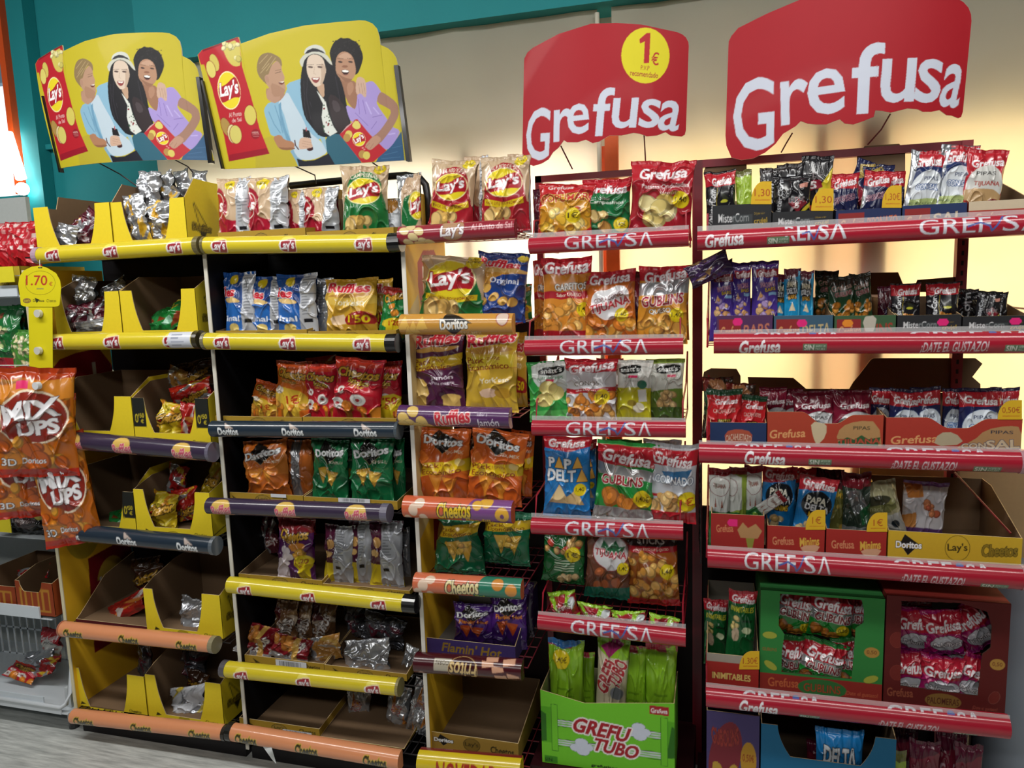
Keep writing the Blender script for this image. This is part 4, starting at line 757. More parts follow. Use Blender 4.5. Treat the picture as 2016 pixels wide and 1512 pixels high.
def d_pop(c): c.rect(0, 0, 100, 100, 'b51f24'); c.text('Grefusa', 40, 8, 46, 8, 'e6dcd8', rot=-6); c.poly([(6, 26), (96, 14), (100, 100), (0, 100)], 'c98f2a', 1); c.text('POPUMAR', 50, 28, 88, 14, 'b8302a', 'e3d27a', 2, -6, 0, 0, .05); chips(c, 4, 44, 96, 96, 30, 5, ('e0b43a', 'd8a22c', 'ead07a', 'b5451c'), 9); dot(c, '1€', 68, 60, 14)
def d_gcamp(c): c.rect(0, 0, 100, 100, '146a3a'); greftop(c, 0, 26, 20, 86, 0); c.text('Sabor', 50, 37, 20, 4, 'd8e0d4'); c.text('Campesinos', 52, 44, 72, 8, 'e6ece2', bold=.02); chips(c, 6, 62, 50, 92, 12, 4, ('d0a85a', 'c0914a', 'd9bd7c'), 13); dot(c, '1,40€', 80, 82, 15)
def d_gond(c): c.rect(0, 0, 100, 100, '9a1a28'); greftop(c, 0, 30, 20, 78, -3); c.text('Patatas Onduladas', 56, 38, 76, 6, 'e6d8d8', rot=-3); c.text('Jamón', 62, 48, 30, 6, 'e0c0b0', '3a1010', 1); chips(c, 26, 56, 80, 88, 14, 8, ('d0bd74', 'c2a85a', 'ddcf96'), 14); dot(c, '1,40', 82, 58, 13)
def d_garf(c): c.rect(0, 0, 100, 100, 'c9812c'); greftop(c, 0, 22, 13, 90, -2); c.text('GARFITOS', 60, 38, 66, 9, 'efeae2', '3a2414', 2, -2, 0, 0, .05); c.rect(0, 44, 100, 54, 'a81f2c'); c.text('Sabor QUESO', 56, 49, 52, 5, 'e8d8c8'); chips(c, 0, 58, 100, 96, 34, 5, ('d99a44', 'cf8a38', 'e3b468'), 10); c.rect(0, 96, 100, 100, '9a1a24'); dot(c, '1,40', 86, 68, 14)
def d_tij(c):
    c.rect(0, 0, 100, 100, 'b5601f'); greftop(c, 0, 20, 13, 80, -2)
    c.poly([(50, 30), (66, 24), (84, 28), (92, 42), (74, 66), (48, 78), (20, 66), (12, 44), (26, 30)], 'd3d3d6', 2, 1, 'efe8e4', 2); c.text('CORAZONES', 50, 42, 62, 7, '6a1420', rot=-12); c.text('TIJUANA', 52, 55, 82, 16, 'b8283a', 'e6dcdc', 2, -12, .1, 0, .06); chips(c, 6, 76, 94, 98, 12, 5, ('d99a3c', 'cf7a2a', 'e6c27a'), 14); dot(c, '1,40', 74, 70, 13)
def d_gubq(c): c.rect(0, 0, 100, 100, 'c98a2c'); greftop(c, 0, 22, 14, 84, -8); c.poly([(0, 26), (100, 18), (100, 40), (0, 44)], 'bfc0c4m'); c.text('GUBLINS', 50, 50, 84, 16, '9a1f3a', 'ece4e0', 2, -6, .05, 0, .06); c.text('QUESO', 46, 66, 44, 8, 'efe8dc', '3a2414', 2, -4); chips(c, 4, 78, 96, 98, 12, 7, ('d9a24a', 'e0b45c'), 13); dot(c, '1,40', 80, 72, 14)
def snat(c, x, y, w): c.poly([(x-w*.5, y-5), (x+w*.5, y-9), (x+w*.5, y+4), (x+w*.3, y+8), (x-w*.45, y+9)], '141715', 1); c.text("snatt's", x, y, w*.8, 9, 'e6eae6', rot=-3, bold=.02)
def d_sng(c): c.rect(0, 0, 100, 100, '2f9a44'); c.poly([(12, 0), (100, 0), (100, 66), (30, 50), (10, 30)], 'ccd4d0', 1); snat(c, 56, 18, 60); c.text('NATURCHIPS', 54, 32, 56, 6, '4a8a5a'); c.rect(44, 34, 62, 38, 'e0356a'); [(c.ell(x, y, 20, 13, 'e3d486', 0, '9aa83a', 1)) for x, y in ((38, 72), (64, 60), (50, 50))]; c.rect(0, 92, 100, 100, '55b25a')
def d_cono(c): c.rect(0, 0, 100, 100, 'c8c8cc'); greftop(c, 0, 22, 14, 88, -8); c.text('CONOS', 44, 42, 50, 8, '5a544e', 'efeae6', 1, -4); c.poly([(0, 54), (100, 48), (100, 56), (0, 62)], 'b01f2c'); c.text('sabor BACON & QUESO', 54, 54, 64, 3.6, 'e6d8d4', rot=-3); chips(c, 4, 62, 96, 98, 26, 3, ('d98f3c', 'cf8030', 'e3b060'), 9); dot(c, '1,40', 74, 66, 15)
def d_sny(c): c.rect(0, 0, 100, 100, 'b8b424'); c.rect(0, 0, 100, 50, 'd0d2cc'); snat(c, 36, 17, 66); c.text('SABOR AJO', 40, 32, 46, 5, '8a8a84'); c.rect(34, 28, 60, 33, 'e0356a'); c.text('Y PEREJIL', 46, 39, 52, 4, '8a8a84'); c.ell(74, 44, 14, 8, '2f6a52'); c.poly([(62, 54), (86, 52), (90, 74), (66, 76)], 'd4d6d2'); c.ell(66, 86, 16, 9, 'd9d6c0'); c.ell(46, 78, 14, 6, '8a7a2a')
def d_snd(c): c.rect(0, 0, 100, 100, '5f7a2c'); c.poly([(0, 0), (100, 0), (100, 52), (0, 58)], 'b9bbb2', 0); c.rect(0, 0, 100, 8, '7f9a34'); snat(c, 58, 18, 66); c.text('SABOR', 60, 36, 40, 5, '8a8a7e'); c.rect(56, 28, 80, 33, 'c03a5a'); chips(c, 28, 60, 76, 84, 12, 5, ('b99a64', 'cdb684'), 12); c.rect(0, 86, 100, 100, '3f5a24')
def d_delt(c):
    c.rect(0, 0, 100, 100, '1f74b8'); 
    for k in range(18): a = k*.35; c.line([(48, 50), (48+80*math.cos(a), 50+80*math.sin(a))], 2, '2f8acc')
    c.poly([(0, 0), (100, 0), (100, 14), (50, 20), (0, 16)], 'b01f2c'); c.text('Grefusa', 50, 9, 78, 11, 'ebe6ea', rot=-2, bold=.05, shear=.15)
    for t, x in (('P', 18), ('P', 55)): c.text(t, x, 36, 15, 14, 'e6ecf2', '141a24', 2, 0, 0, 0, .07)
    for x in (36, 75): c.poly([(x-11, 43), (x, 27), (x+11, 43)], 'dca94e', 0, 1, '141a24', 2)
    c.text('DELT', 40, 53, 62, 16, 'e6ecf2', '141a24', 2, 0, 0, 0, .07); c.poly([(72, 62), (84, 44), (96, 62)], 'dca94e', 0, 1, '141a24', 2)
    c.poly([(14, 92), (36, 66), (62, 92)], 'ddc391', 0, 1, 'a8844a', 1); c.poly([(46, 86), (72, 72), (88, 94), (60, 92)], 'd3b57e', 0, 1, 'a8844a', 1); dot(c, '1,40', 80, 73, 13)
def d_gub(c): c.rect(0, 0, 100, 100, '1f8236'); c.rect(0, 0, 100, 6, '2f9a44'); greftop(c, 6, 32, 22, 84, 6); c.poly([(0, 30), (100, 38), (100, 52), (0, 46)], 'c3c5c8m'); c.text('GUBLINS', 46, 53, 72, 14, '9a1f2c', 'ece4e0', 2, 0, .05, 0, .06); chips(c, 20, 76, 66, 90, 6, 4, ('d98a34', 'c97a2a'), 15); dot(c, '1,40€', 82, 78, 15); c.rect(0, 94, 100, 100, 'b9bcbem')
def d_corn(c): c.rect(0, 0, 100, 100, 'bcc0c8'); greftop(c, 8, 30, 22, 80, 6); c.rect(0, 0, 100, 8, 'a9abaf'); c.poly([(30, 38), (92, 34), (80, 50), (40, 48)], '2f6a9a'); c.text('CORNADO', 56, 50, 78, 12, 'e6ecf2', '24486e', 2, 2, 0, 0, .06); c.rect(0, 72, 100, 76, 'b01f2c'); chips(c, 4, 72, 80, 96, 16, 5, ('e0b878', 'd8a860'), 13); c.rect(0, 96, 100, 100, 'b01f2c'); dot(c, '1€', 84, 80, 19, 'dcc61e', 'b3281c')
def d_grb(c): c.rect(0, 0, 100, 100, '145c2c'); chips(c, 10, 6, 90, 40, 10, 5, ('c99a5a', 'd8b070', 'b03a2c'), 10); [c.rect(30, 52+k*5, 78, 54+k*5, 'b9c8b0') for k in range(5)]; chips(c, 46, 78, 84, 94, 6, 3, ('d9bd8a',), 10); dot(c, '1€', 74, 40, 18)
def d_tijs(c): c.rect(0, 0, 100, 100, '6a4030'); c.rect(0, 0, 100, 14, '5a3a20'); c.ell(56, 30, 40, 24, 'cfd0d2', 0, 'a83040', 2); c.poly([(30, 30), (40, 14), (52, 22), (66, 12), (76, 22), (90, 20), (80, 34)], '2a6a44'); c.text('TIJUANA', 56, 34, 74, 13, 'b0303e', 'e6dcdc', 2, 4, 0, 0, .05); chips(c, 24, 58, 92, 88, 7, 8, ('b5643c', 'c87a52'), 13); c.poly([(0, 84), (100, 80), (100, 100), (0, 100)], '1a6a58'); dot(c, '1,40', 86, 52, 13)
def d_stk(c): c.rect(0, 0, 100, 100, '2a1414'); c.text('STICKS', 48, 10, 54, 9, 'd8d2ce', bold=.02); c.rect(0, 18, 100, 26, '9a1a24'); c.text('Sabor KETCHUP & QUESO', 50, 22, 66, 4, 'd9b8a8'); c.rect(0, 26, 100, 92, '8a4a1c'); chips(c, 2, 28, 98, 90, 40, 6, ('cf8a34', 'd99c44', 'b8702a', 'e0b060'), 10); c.rect(0, 90, 100, 100, 'a81f24'); dot(c, '1,40', 80, 50, 14)
def d_tubo(c): c.rect(0, 0, 100, 100, '86b828'); c.rect(0, 0, 100, 6, 'a83040'); [c.rect(30, 40+k*7, 74, 42+k*7, '6a9820') for k in range(6)]; c.poly([(0, 50), (20, 54), (26, 100), (0, 100)], 'c8c0a8'); c.poly([(60, 0), (100, 0), (100, 10), (80, 16)], '9ac83a')
def d_tubo2(c): d_tubo(c); dot(c, '1,40€', 40, 15, 24); c.ell(40, 2, 50, 4, '2f6aa8')
def d_tubo3(c):
    c.rect(0, 0, 100, 100, 'c2b89c'); c.poly([(0, 0), (100, 0), (100, 16), (40, 16), (0, 10)], '86b828'); c.poly([(10, 8), (60, 0), (84, 3), (40, 16)], '9a2464'); c.text('GREFI', 32, 31, 100, 12, 'b02c34', 'f0e8e0', 2, -72, .1, 0, .08); c.text('TUBO', 68, 27, 84, 12, 'b02c34', 'f0e8e0', 2, -72, .1, 0, .08); c.ell(70, 43, 22, 5, '7a7e84'); chips(c, 0, 84, 60, 98, 8, 3, ('d9b22c', 'c8c0b0'), 12)
def d_tubtop(c): c.rect(0, 0, 100, 100, '9a1f2c'); c.poly([(0, 0), (100, 0), (100, 9), (0, 14)], '8fbf30'); c.poly([(0, 20), (14, 10), (40, 60), (24, 64)], '8fbf30'); c.poly([(64, 10), (84, 14), (80, 44), (60, 40)], '8fbf30'); c.text('Grefusa', 55, 40, 70, 20, 'e6dcdc', rot=-8); c.ell(86, 30, 12, 14, 'c8d0d4'); c.rect(0, 70, 100, 100, '86b828')
# small packets
def d_mc(c): c.rect(0, 0, 100, 100, '16151a'); greftop(c, 4, 30, 20, 66, -3, 56); c.text('MisterCorn', 22, 66, 100, 13, 'dfe2e6', None, 0, -88, 0, 0, .02); nuts(c, 42, 76, 84, 96, 10, 4); c.line([(40, 32), (36, 60), (40, 90)], 1.6, 'b8a43a'); c.poly([(50, 40), (80, 56), (60, 62)], '2a2c22'); c.ell(62, 60, 12, 3, 'b9b83a')
def d_lime(c): c.rect(0, 0, 100, 100, '9ab83a'); c.rect(0, 0, 100, 12, '6a6a3a'); [c.line([(20, 30+k*16), (90, 34+k*16)], 2, '7f9c2c') for k in range(5)]
def d_mix5(c): c.rect(0, 0, 100, 100, '17161b'); c.text('MisterCorn', 14, 50, 110, 11, 'c9ccd2', None, 0, -84, 0, 0, .01); c.poly([(38, 60), (60, 48), (92, 62), (64, 84)], '7a1f2c'); c.text('MIX', 62, 56, 44, 10, '4a4a50', 'b8a0a0', 1, 0, 0, 0, .05); c.text('5', 62, 68, 13, 12, 'e6e0e0', bold=.05); c.poly([(100, 30), (100, 60), (70, 84), (40, 100), (60, 100), (100, 70)], 'c9b82a'); c.poly([(68, 22), (92, 18), (90, 28), (70, 30)], 'c98a7a')
def d_mix5y(c): c.rect(0, 0, 100, 100, '17161b'); c.poly([(100, 20), (60, 50), (30, 100), (100, 100)], 'cfbf2e'); c.text('MIX', 34, 36, 60, 10, '3a3a40', 'a89898', 1); c.poly([(20, 46), (60, 40), (70, 52), (30, 60)], '8a2030'); c.text('5', 36, 51, 26, 12, 'e6e0e0', bold=.05); c.ell(40, 92, 30, 8, 'a8301c')
def d_blk(c): c.rect(0, 0, 100, 100, '19181d'); c.text('Corn', 40, 50, 130, 24, 'cfd2d8', None, 0, -86); c.poly([(0, 0), (100, 0), (100, 8), (0, 14)], '2a2426')
def d_pip(c): c.rect(0, 0, 100, 100, '191f45'); greftop(c, 0, 34, 22, 80, -12); c.text('PIPONAZO', 50, 56, 74, 13, '3a2048', 'd9a8b0', 1, -14, .1, 0, .05); c.ell(40, 92, 40, 10, 'c0b03a'); c.poly([(0, 40), (14, 44), (10, 80), (0, 84)], 'b8bcc2m')
def d_navy(c): c.rect(0, 0, 100, 100, '20264e'); c.poly([(0, 40), (100, 60), (100, 90), (0, 70)], '8a2030'); c.poly([(10, 10), (60, 0), (70, 20), (20, 34)], 'a8904a')
def d_psal(c): c.rect(0, 0, 100, 100, '20305f'); greftop(c, 0, 28, 20, 80, -5); c.ell(60, 66, 50, 32, 'cfd6dc'); c.text('PIPAS', 66, 48, 44, 7, '24305a', bold=.03); c.text('CON SAL', 58, 62, 66, 9, 'e6ecf4', '24508a', 3, 0, 0, 0, .04); c.poly([(0, 84), (100, 80), (100, 100), (0, 100)], 'a8b878'); c.text('MAXIMA CALIDAD', 46, 90, 70, 5, '5a6a4a')
def d_psal_s(c): d_psal(c); c.poly([(0, 0), (26, 0), (10, 60), (14, 100), (0, 100)], 'a6aab0m')
def d_pred(c): c.rect(0, 0, 100, 100, 'b01f2c'); c.text('Grefusa', 52, 24, 84, 14, 'ebe6ea', rot=-5, bold=.05, shear=.15); c.ell(52, 62, 48, 34, 'cfd0cc'); c.text('PIPAS', 50, 42, 52, 7, '3a3a3c', bold=.03); c.text('TIJUANA', 56, 60, 70, 10, 'a84a4a', 'c9c0b4', 1, 0, 0, 0, .05); c.poly([(0, 66), (100, 70), (96, 96), (4, 96)], 'b59468', 1); c.ell(84, 92, 22, 7, '6a1a1c')
def d_ptij(c): c.rect(0, 0, 100, 100, '76142e'); c.text('Grefusa', 56, 34, 76, 13, 'ebe6ea', rot=-2, bold=.04, shear=.15); c.rect(0, 0, 100, 12, '5f1024'); c.ell(64, 80, 50, 32, 'cbcdd0', 0, '4a4a4e', 1); c.text('PIPAS', 64, 62, 44, 8, '3a3a3c', bold=.03); c.line([(24, 84), (60, 70), (110, 84)], 2, '2a2a2c')
def d_pcs(c): c.rect(0, 0, 100, 100, '1f2450'); greftop(c, 8, 38, 26, 82, 4); c.rect(0, 0, 100, 8, '221a3a'); c.ell(56, 80, 48, 36, 'cfd8e2', 0, '3a6aa8', 1); c.text('PIPAS', 54, 60, 44, 8, '24305a', bold=.03); c.text('CON SAL', 54, 80, 62, 10, 'e6ecf4', '2a6ab0', 3, -2, 0, 0, .04); c.text('GIGANTE', 54, 92, 20, 3, '3a4a6a')
def d_snk(c): c.rect(0, 0, 100, 100, '46308a'); c.rect(0, 0, 100, 26, '3a1f5c'); c.rect(16, 14, 100, 28, '8a1f2c'); c.text('Grefusa', 58, 21, 70, 11, 'e0d8dc', rot=-4, bold=.04); c.text('SNACKMAX', 60, 40, 58, 9, 'c890a8', '5a2a5a', 1, -8); c.text('BARS', 70, 48, 40, 6, 'd9b83a', '3a2a14', 1, -6); c.rect(64, 53, 94, 58, '8ab8e0'); c.poly([(20, 66), (32, 52), (44, 66)], 'd8b488'); chips(c, 10, 60, 96, 98, 22, 6, ('cf9a64', 'd8ae7c', 'b87a48', 'a890c0'), 12)
def d_dls(c): c.rect(0, 0, 100, 100, '1a86b8'); c.poly([(0, 0), (100, 0), (100, 14), (0, 20)], '5a1f2c'); c.ell(50, 36, 38, 20, '14181f'); c.text('PAPA', 50, 30, 56, 11, 'd8d0b0', '14181f', 1, 0, 0, 0, .06); c.text('DELT\u039b', 50, 42, 64, 11, 'e2e6ea', '14181f', 1, 0, 0, 0, .06); c.text('BARS', 50, 54, 50, 8, 'd9a83a', '4a2a10', 2, -6); c.poly([(30, 80), (50, 64), (70, 80)], 'd8c8a8'); c.poly([(84, 0), (96, 0), (94, 100), (86, 100)], '4ab0dc')
def d_dlm(c): c.rect(0, 0, 100, 100, '1c78ba'); c.poly([(0, 0), (100, 0), (100, 20), (0, 26)], 'a81f2c'); c.text('Grefusa', 52, 13, 86, 14, 'e8e2e6', rot=5, bold=.05, shear=.15); c.ell(52, 48, 42, 24, '15181d'); c.text('PAPA', 50, 40, 54, 12, 'e2e0d0', '15181d', 1, 5, 0, 0, .06); c.text('DELT\u039b', 54, 53, 66, 12, 'e6eaee', '15181d', 1, 5, 0, 0, .06); c.text('MINIMS', 56, 66, 46, 9, 'd9b22c', '3a2410', 2, 6, 0, 0, .04); chips(c, 6, 82, 60, 98, 7, 5, ('d8c090', 'c8a468'), 12)
def d_dl2(c): c.rect(0, 0, 100, 100, '1f7cc0'); c.text('DELT\u039b', 50, 26, 70, 20, 'e6ecf2', '141a24', 3, 3, 0, 0, .07); c.poly([(26, 72), (40, 46), (56, 72)], 'ddc391', 0, 1, 'a8844a', 1); c.poly([(48, 66), (68, 44), (84, 74)], 'd3b57e', 0, 1, 'a8844a', 1); c.ell(80, 54, 4, 3, 'b03a3a')
def d_gdk(c): c.rect(0, 0, 100, 100, '1b3a22'); c.rect(0, 0, 100, 22, '26241c'); c.text('Grefusa', 50, 24, 76, 12, 'b08a80', rot=-8); c.text('GUBLINS', 56, 38, 64, 10, '8a3a44', 'b89a94', 1, -8); chips(c, 14, 52, 92, 94, 14, 5, ('b5742a', 'a0641f', 'c98a3a'), 14)
def d_cac(c): c.rect(0, 0, 100, 100, 'b31d24'); c.rect(0, 0, 100, 14, '1f4a30'); c.text('Grefusa', 56, 28, 66, 13, 'ebe6ea', rot=-2, bold=.05, shear=.15); c.text('CACAHUETES', 50, 50, 66, 10, 'e0a8a0', '7a1418', 1, -2); c.rect(30, 68, 72, 76, '2a2414'); c.text('FRITO', 51, 72, 34, 5, 'c9b23a'); chips(c, 50, 86, 92, 98, 4, 5, ('d8b48a',), 10)
def d_grt(c): c.rect(0, 0, 100, 100, '3a2a20'); c.poly([(0, 30), (100, 50), (100, 100), (0, 80)], '1a4a30'); c.poly([(10, 6), (50, 0), (90, 22), (40, 30)], 'a8744a'); c.poly([(0, 0), (24, 4), (10, 30), (0, 30)], '7a2a24')
def d_wg(c): c.rect(0, 0, 100, 100, 'c9ccc8'); c.rect(0, 0, 100, 12, '8a1a24'); c.ell(50, 30, 48, 16, 'd6d8d4', 0, '7a1a2a', 2); c.text('TIJUANA', 50, 30, 60, 9, '9a5a54', '8a8a80', 1); c.rect(0, 74, 100, 100, '2a6a34'); c.poly([(30, 50), (36, 66), (26, 66)], '8a4a3a'); c.poly([(62, 50), (68, 66), (56, 66)], '8a4a3a'); c.ell(50, 88, 20, 6, '8ab84a')
def d_wg2(c): c.rect(0, 0, 100, 100, '8aa03c'); c.poly([(0, 10), (70, 16), (74, 70), (0, 76)], 'ccd0ca'); c.rect(0, 0, 100, 12, '7a2a24'); c.ell(10, 34, 34, 14, 'd6d8d4', 0, '7a1a2a', 2); c.rect(0, 76, 60, 100, '2a6a34')
def d_oliv(c): c.rect(0, 0, 100, 100, '6a6a34'); c.rect(0, 0, 100, 20, '4a1a20'); c.text('MINIMS', 50, 30, 70, 10, 'c9a83a', '2a2010', 1); chips(c, 10, 44, 90, 96, 14, 4, ('b8a050', 'a88a3a', '8a8a4a'), 14)
def d_sgd(c): c.rect(0, 0, 100, 100, '2c3a30'); c.rect(0, 0, 100, 24, '6a1420'); c.poly([(10, 30), (60, 26), (90, 60), (40, 66)], '8a8e90m'); c.poly([(60, 60), (100, 50), (100, 80), (70, 84)], '1a5a34'); c.rect(0, 88, 100, 100, 'a8acaem')
def d_bei(c): c.rect(0, 0, 100, 100, 'a8a480'); c.poly([(6, 20), (90, 30), (94, 60), (10, 56)], '7a7c4a', 1); c.ell(50, 34, 34, 9, '3a3a2a'); c.text('Snack', 44, 48, 40, 9, 'b9b98a', rot=12); c.poly([(0, 62), (30, 66), (40, 100), (0, 100)], 'cfae6a'); c.poly([(44, 66), (100, 60), (100, 100), (50, 100)], 'c9cbc8'); c.ell(80, 80, 9, 7, '24303a')
def d_whor(c): c.rect(0, 0, 100, 100, 'cfcdd2'); c.rect(0, 0, 100, 8, '8a5aa0'); c.poly([(0, 6), (40, 6), (46, 30), (10, 34)], 'd2843c'); chips(c, 50, 40, 80, 66, 8, 4, ('cf6a4a', 'd8875a'), 9); c.poly([(0, 70), (30, 60), (34, 92), (0, 94)], 'c98a4a'); c.rect(0, 92, 100, 100, '5a3a70')
def d_tab(c): c.rect(0, 0, 100, 100, '145a2c'); c.rect(0, 0, 100, 22, 'a81f2c'); c.text('Grefusa', 54, 15, 84, 12, 'e8e2e6', rot=6, bold=.05, shear=.15); c.text('INIMITABLES', 52, 33, 84, 10, 'd9cf3a', rot=4, bold=.02); chips(c, 14, 46, 40, 70, 5, 5, ('d8c07a',), 10); c.poly([(14, 70), (40, 66), (44, 92), (20, 94)], 'd0b89a', 1); c.rect(52, 52, 90, 57, '0f3a1c'); c.ell(70, 72, 18, 6, 'c0c8a0')
def d_gbs(c): c.rect(0, 0, 100, 100, '1f8a34'); c.rect(0, 0, 100, 8, '2a7a3a'); greftop(c, 8, 42, 28, 88, 4, 52, 'a81f2c', 22); c.poly([(0, 38), (100, 44), (100, 66), (0, 60)], 'bfc2c4m'); c.text('GUBLINS', 52, 54, 84, 18, '8a1f2c', 'ece4e0', 2, 3, .05, 0, .06); chips(c, 10, 78, 60, 98, 6, 4, ('cf8a34', 'b8702a'), 14); dot(c, '0,50', 78, 80, 15)
def d_pal(c): c.rect(0, 0, 100, 100, 'a0185f'); c.poly([(0, 10), (100, 0), (100, 50), (0, 46)], 'b01f34'); c.text('Grefusa', 52, 32, 90, 24, 'ebe6ea', rot=-5, bold=.05, shear=.15); c.ell(56, 70, 42, 18, 'b9b9c0', 0, '3a1428', 2); c.text('Palomera', 58, 72, 74, 13, 'e0dce0', '3a2430', 2, -3, 0, 0, .04); c.poly([(0, 90), (100, 86), (100, 100), (0, 100)], 'a01f78')
def d_mrn(c): c.rect(0, 0, 100, 100, '4a1026'); c.poly([(0, 20), (100, 10), (100, 40), (0, 46)], '6a1a2c'); c.text('Grefusa', 50, 36, 80, 16, 'a88a94', rot=-5); c.poly([(30, 60), (90, 50), (96, 80), (40, 90)], '2a1440')
def d_ging(c):
    c.rect(0, 0, 100, 100, 'b5202c')
    for i in range(7):
        for j in range(5):
            if (i+j) % 2 == 0: c.rect(4+i*14, 4+j*12, 13+i*14, 12+j*12, 'd9c0bc' if j % 2 == 0 else 'c98a88')
    c.poly([(0, 62), (100, 66), (100, 100), (0, 100)], 'b81f28')
def d_popc(c): c.rect(0, 0, 100, 100, '4f8a3a'); chips(c, 6, 10, 94, 80, 40, 4, ('e0d6a8', 'd0c088', 'eae2c4'), 9); c.rect(0, 84, 100, 100, '2f8a3c')
def d_grn(c): c.rect(0, 0, 100, 100, '1c6a34'); chips(c, 10, 6, 60, 22, 5, 3, ('7a3a24', '8a4a2c'), 10); chips(c, 20, 26, 80, 66, 10, 5, ('c0d090', 'd8c8a0'), 8); c.rect(0, 70, 100, 84, 'b02434')
def d_blkp(c): c.rect(0, 0, 100, 100, '141416'); c.ell(50, 56, 32, 24, '3a2a2c', 0, '8a7a78', 1); c.text('negro', 50, 56, 40, 14, 'a89a98'); c.ell(92, 40, 10, 10, 'b8a83a')
# crumpled wrappers: colour fields that follow the crumples
def crumple(base, cols, txt=None):
    def f(c):
        c.rect(0, 0, 100, 100, base); R = random.Random(len(cols)*7+ord(base[0]))
        for _ in range(9):
            x, y = R.uniform(0, 100), R.uniform(0, 100); a = R.uniform(0, 6.3); w = R.uniform(6, 16); l = R.uniform(16, 46)
            c.poly([(x-l*math.cos(a)-w*math.sin(a), y-l*math.sin(a)+w*math.cos(a)), (x+l*math.cos(a), y+l*math.sin(a)), (x-l*.3*math.cos(a)+w*math.sin(a), y-l*.3*math.sin(a)-w*math.cos(a))], R.choice(cols))
        if txt: txt(c)
    return f
SV = 'c4c7ccm'
d_c_sy = crumple(SV, ['cf9f24', 'd8ae38', SV, '9a9da4m']); d_c_ms = crumple('4f1726', [SV, 'a9acb2m', '6a2030', 'c9a050'], lambda c: c.text("Lay's", 60, 70, 60, 26, 'efe8e8', '8a1a26', 2, -12, 0, 0, .05))
d_c_sm = crumple(SV, ['55182c', 'a2a5acm', SV]); d_c_s = crumple(SV, ['8f9299m', 'b0b3bam', 'd4d6dam']); d_c_ds = crumple('6c6e76m', ['55575fm', '85878fm', '5a2030'])
d_c_yr = crumple('cdb022', ['b3281c', 'd6c23a', 'cf8a24'], lambda c: cht(c, 50, 40, 90, 26, -20)); d_c_ry = crumple('b3221c', ['d0a528', SV, 'c8301c'], lambda c: cht(c, 60, 66, 70, 26, -14)); d_c_rs = crumple('a81f22', [SV, 'd6b62a', 'c4c7ccm'])
d_c_gr = crumple('1c7a34', ['2a8a44', '8a3a20', '1a5a2c', 'd9c83a'], lambda c: c.ell(58, 70, 16, 14, '8ac0a0')); d_c_dk = crumple('3a2418', ['5a3a20', '8a6a24', '4a1a18'], lambda c: cht(c, 50, 50, 80, 26, -14)); d_c_red = crumple('a8201c', ['c0301f', 'd8873a', 'c9c0bc', '8a1a18'])
d_c_fr = crumple('6a4a30', ['8a6a44', '4a1418', 'b9a894'], lambda c: c.text('Fritos', 50, 50, 90, 30, 'd0cac4', '3a1a14', 2, -70)); d_c_gs = crumple('a8783a', [SV, 'c29a4a', SV]); d_c_pp = crumple('2a1638', ['3a2050', '8a6a40', '5a3a70'])
d_c_ws = crumple('c9ccd2', ['b0b4bcm', 'cdb63a', 'd8dade', 'b9303a']); d_c_sorg = crumple(SV, ['b8742c', 'a9acb2m', SV, 'a8252c'], lambda c: c.text('BOCA', 50, 40, 50, 20, '8a2a30', 'c8c0b8', 1, -70))

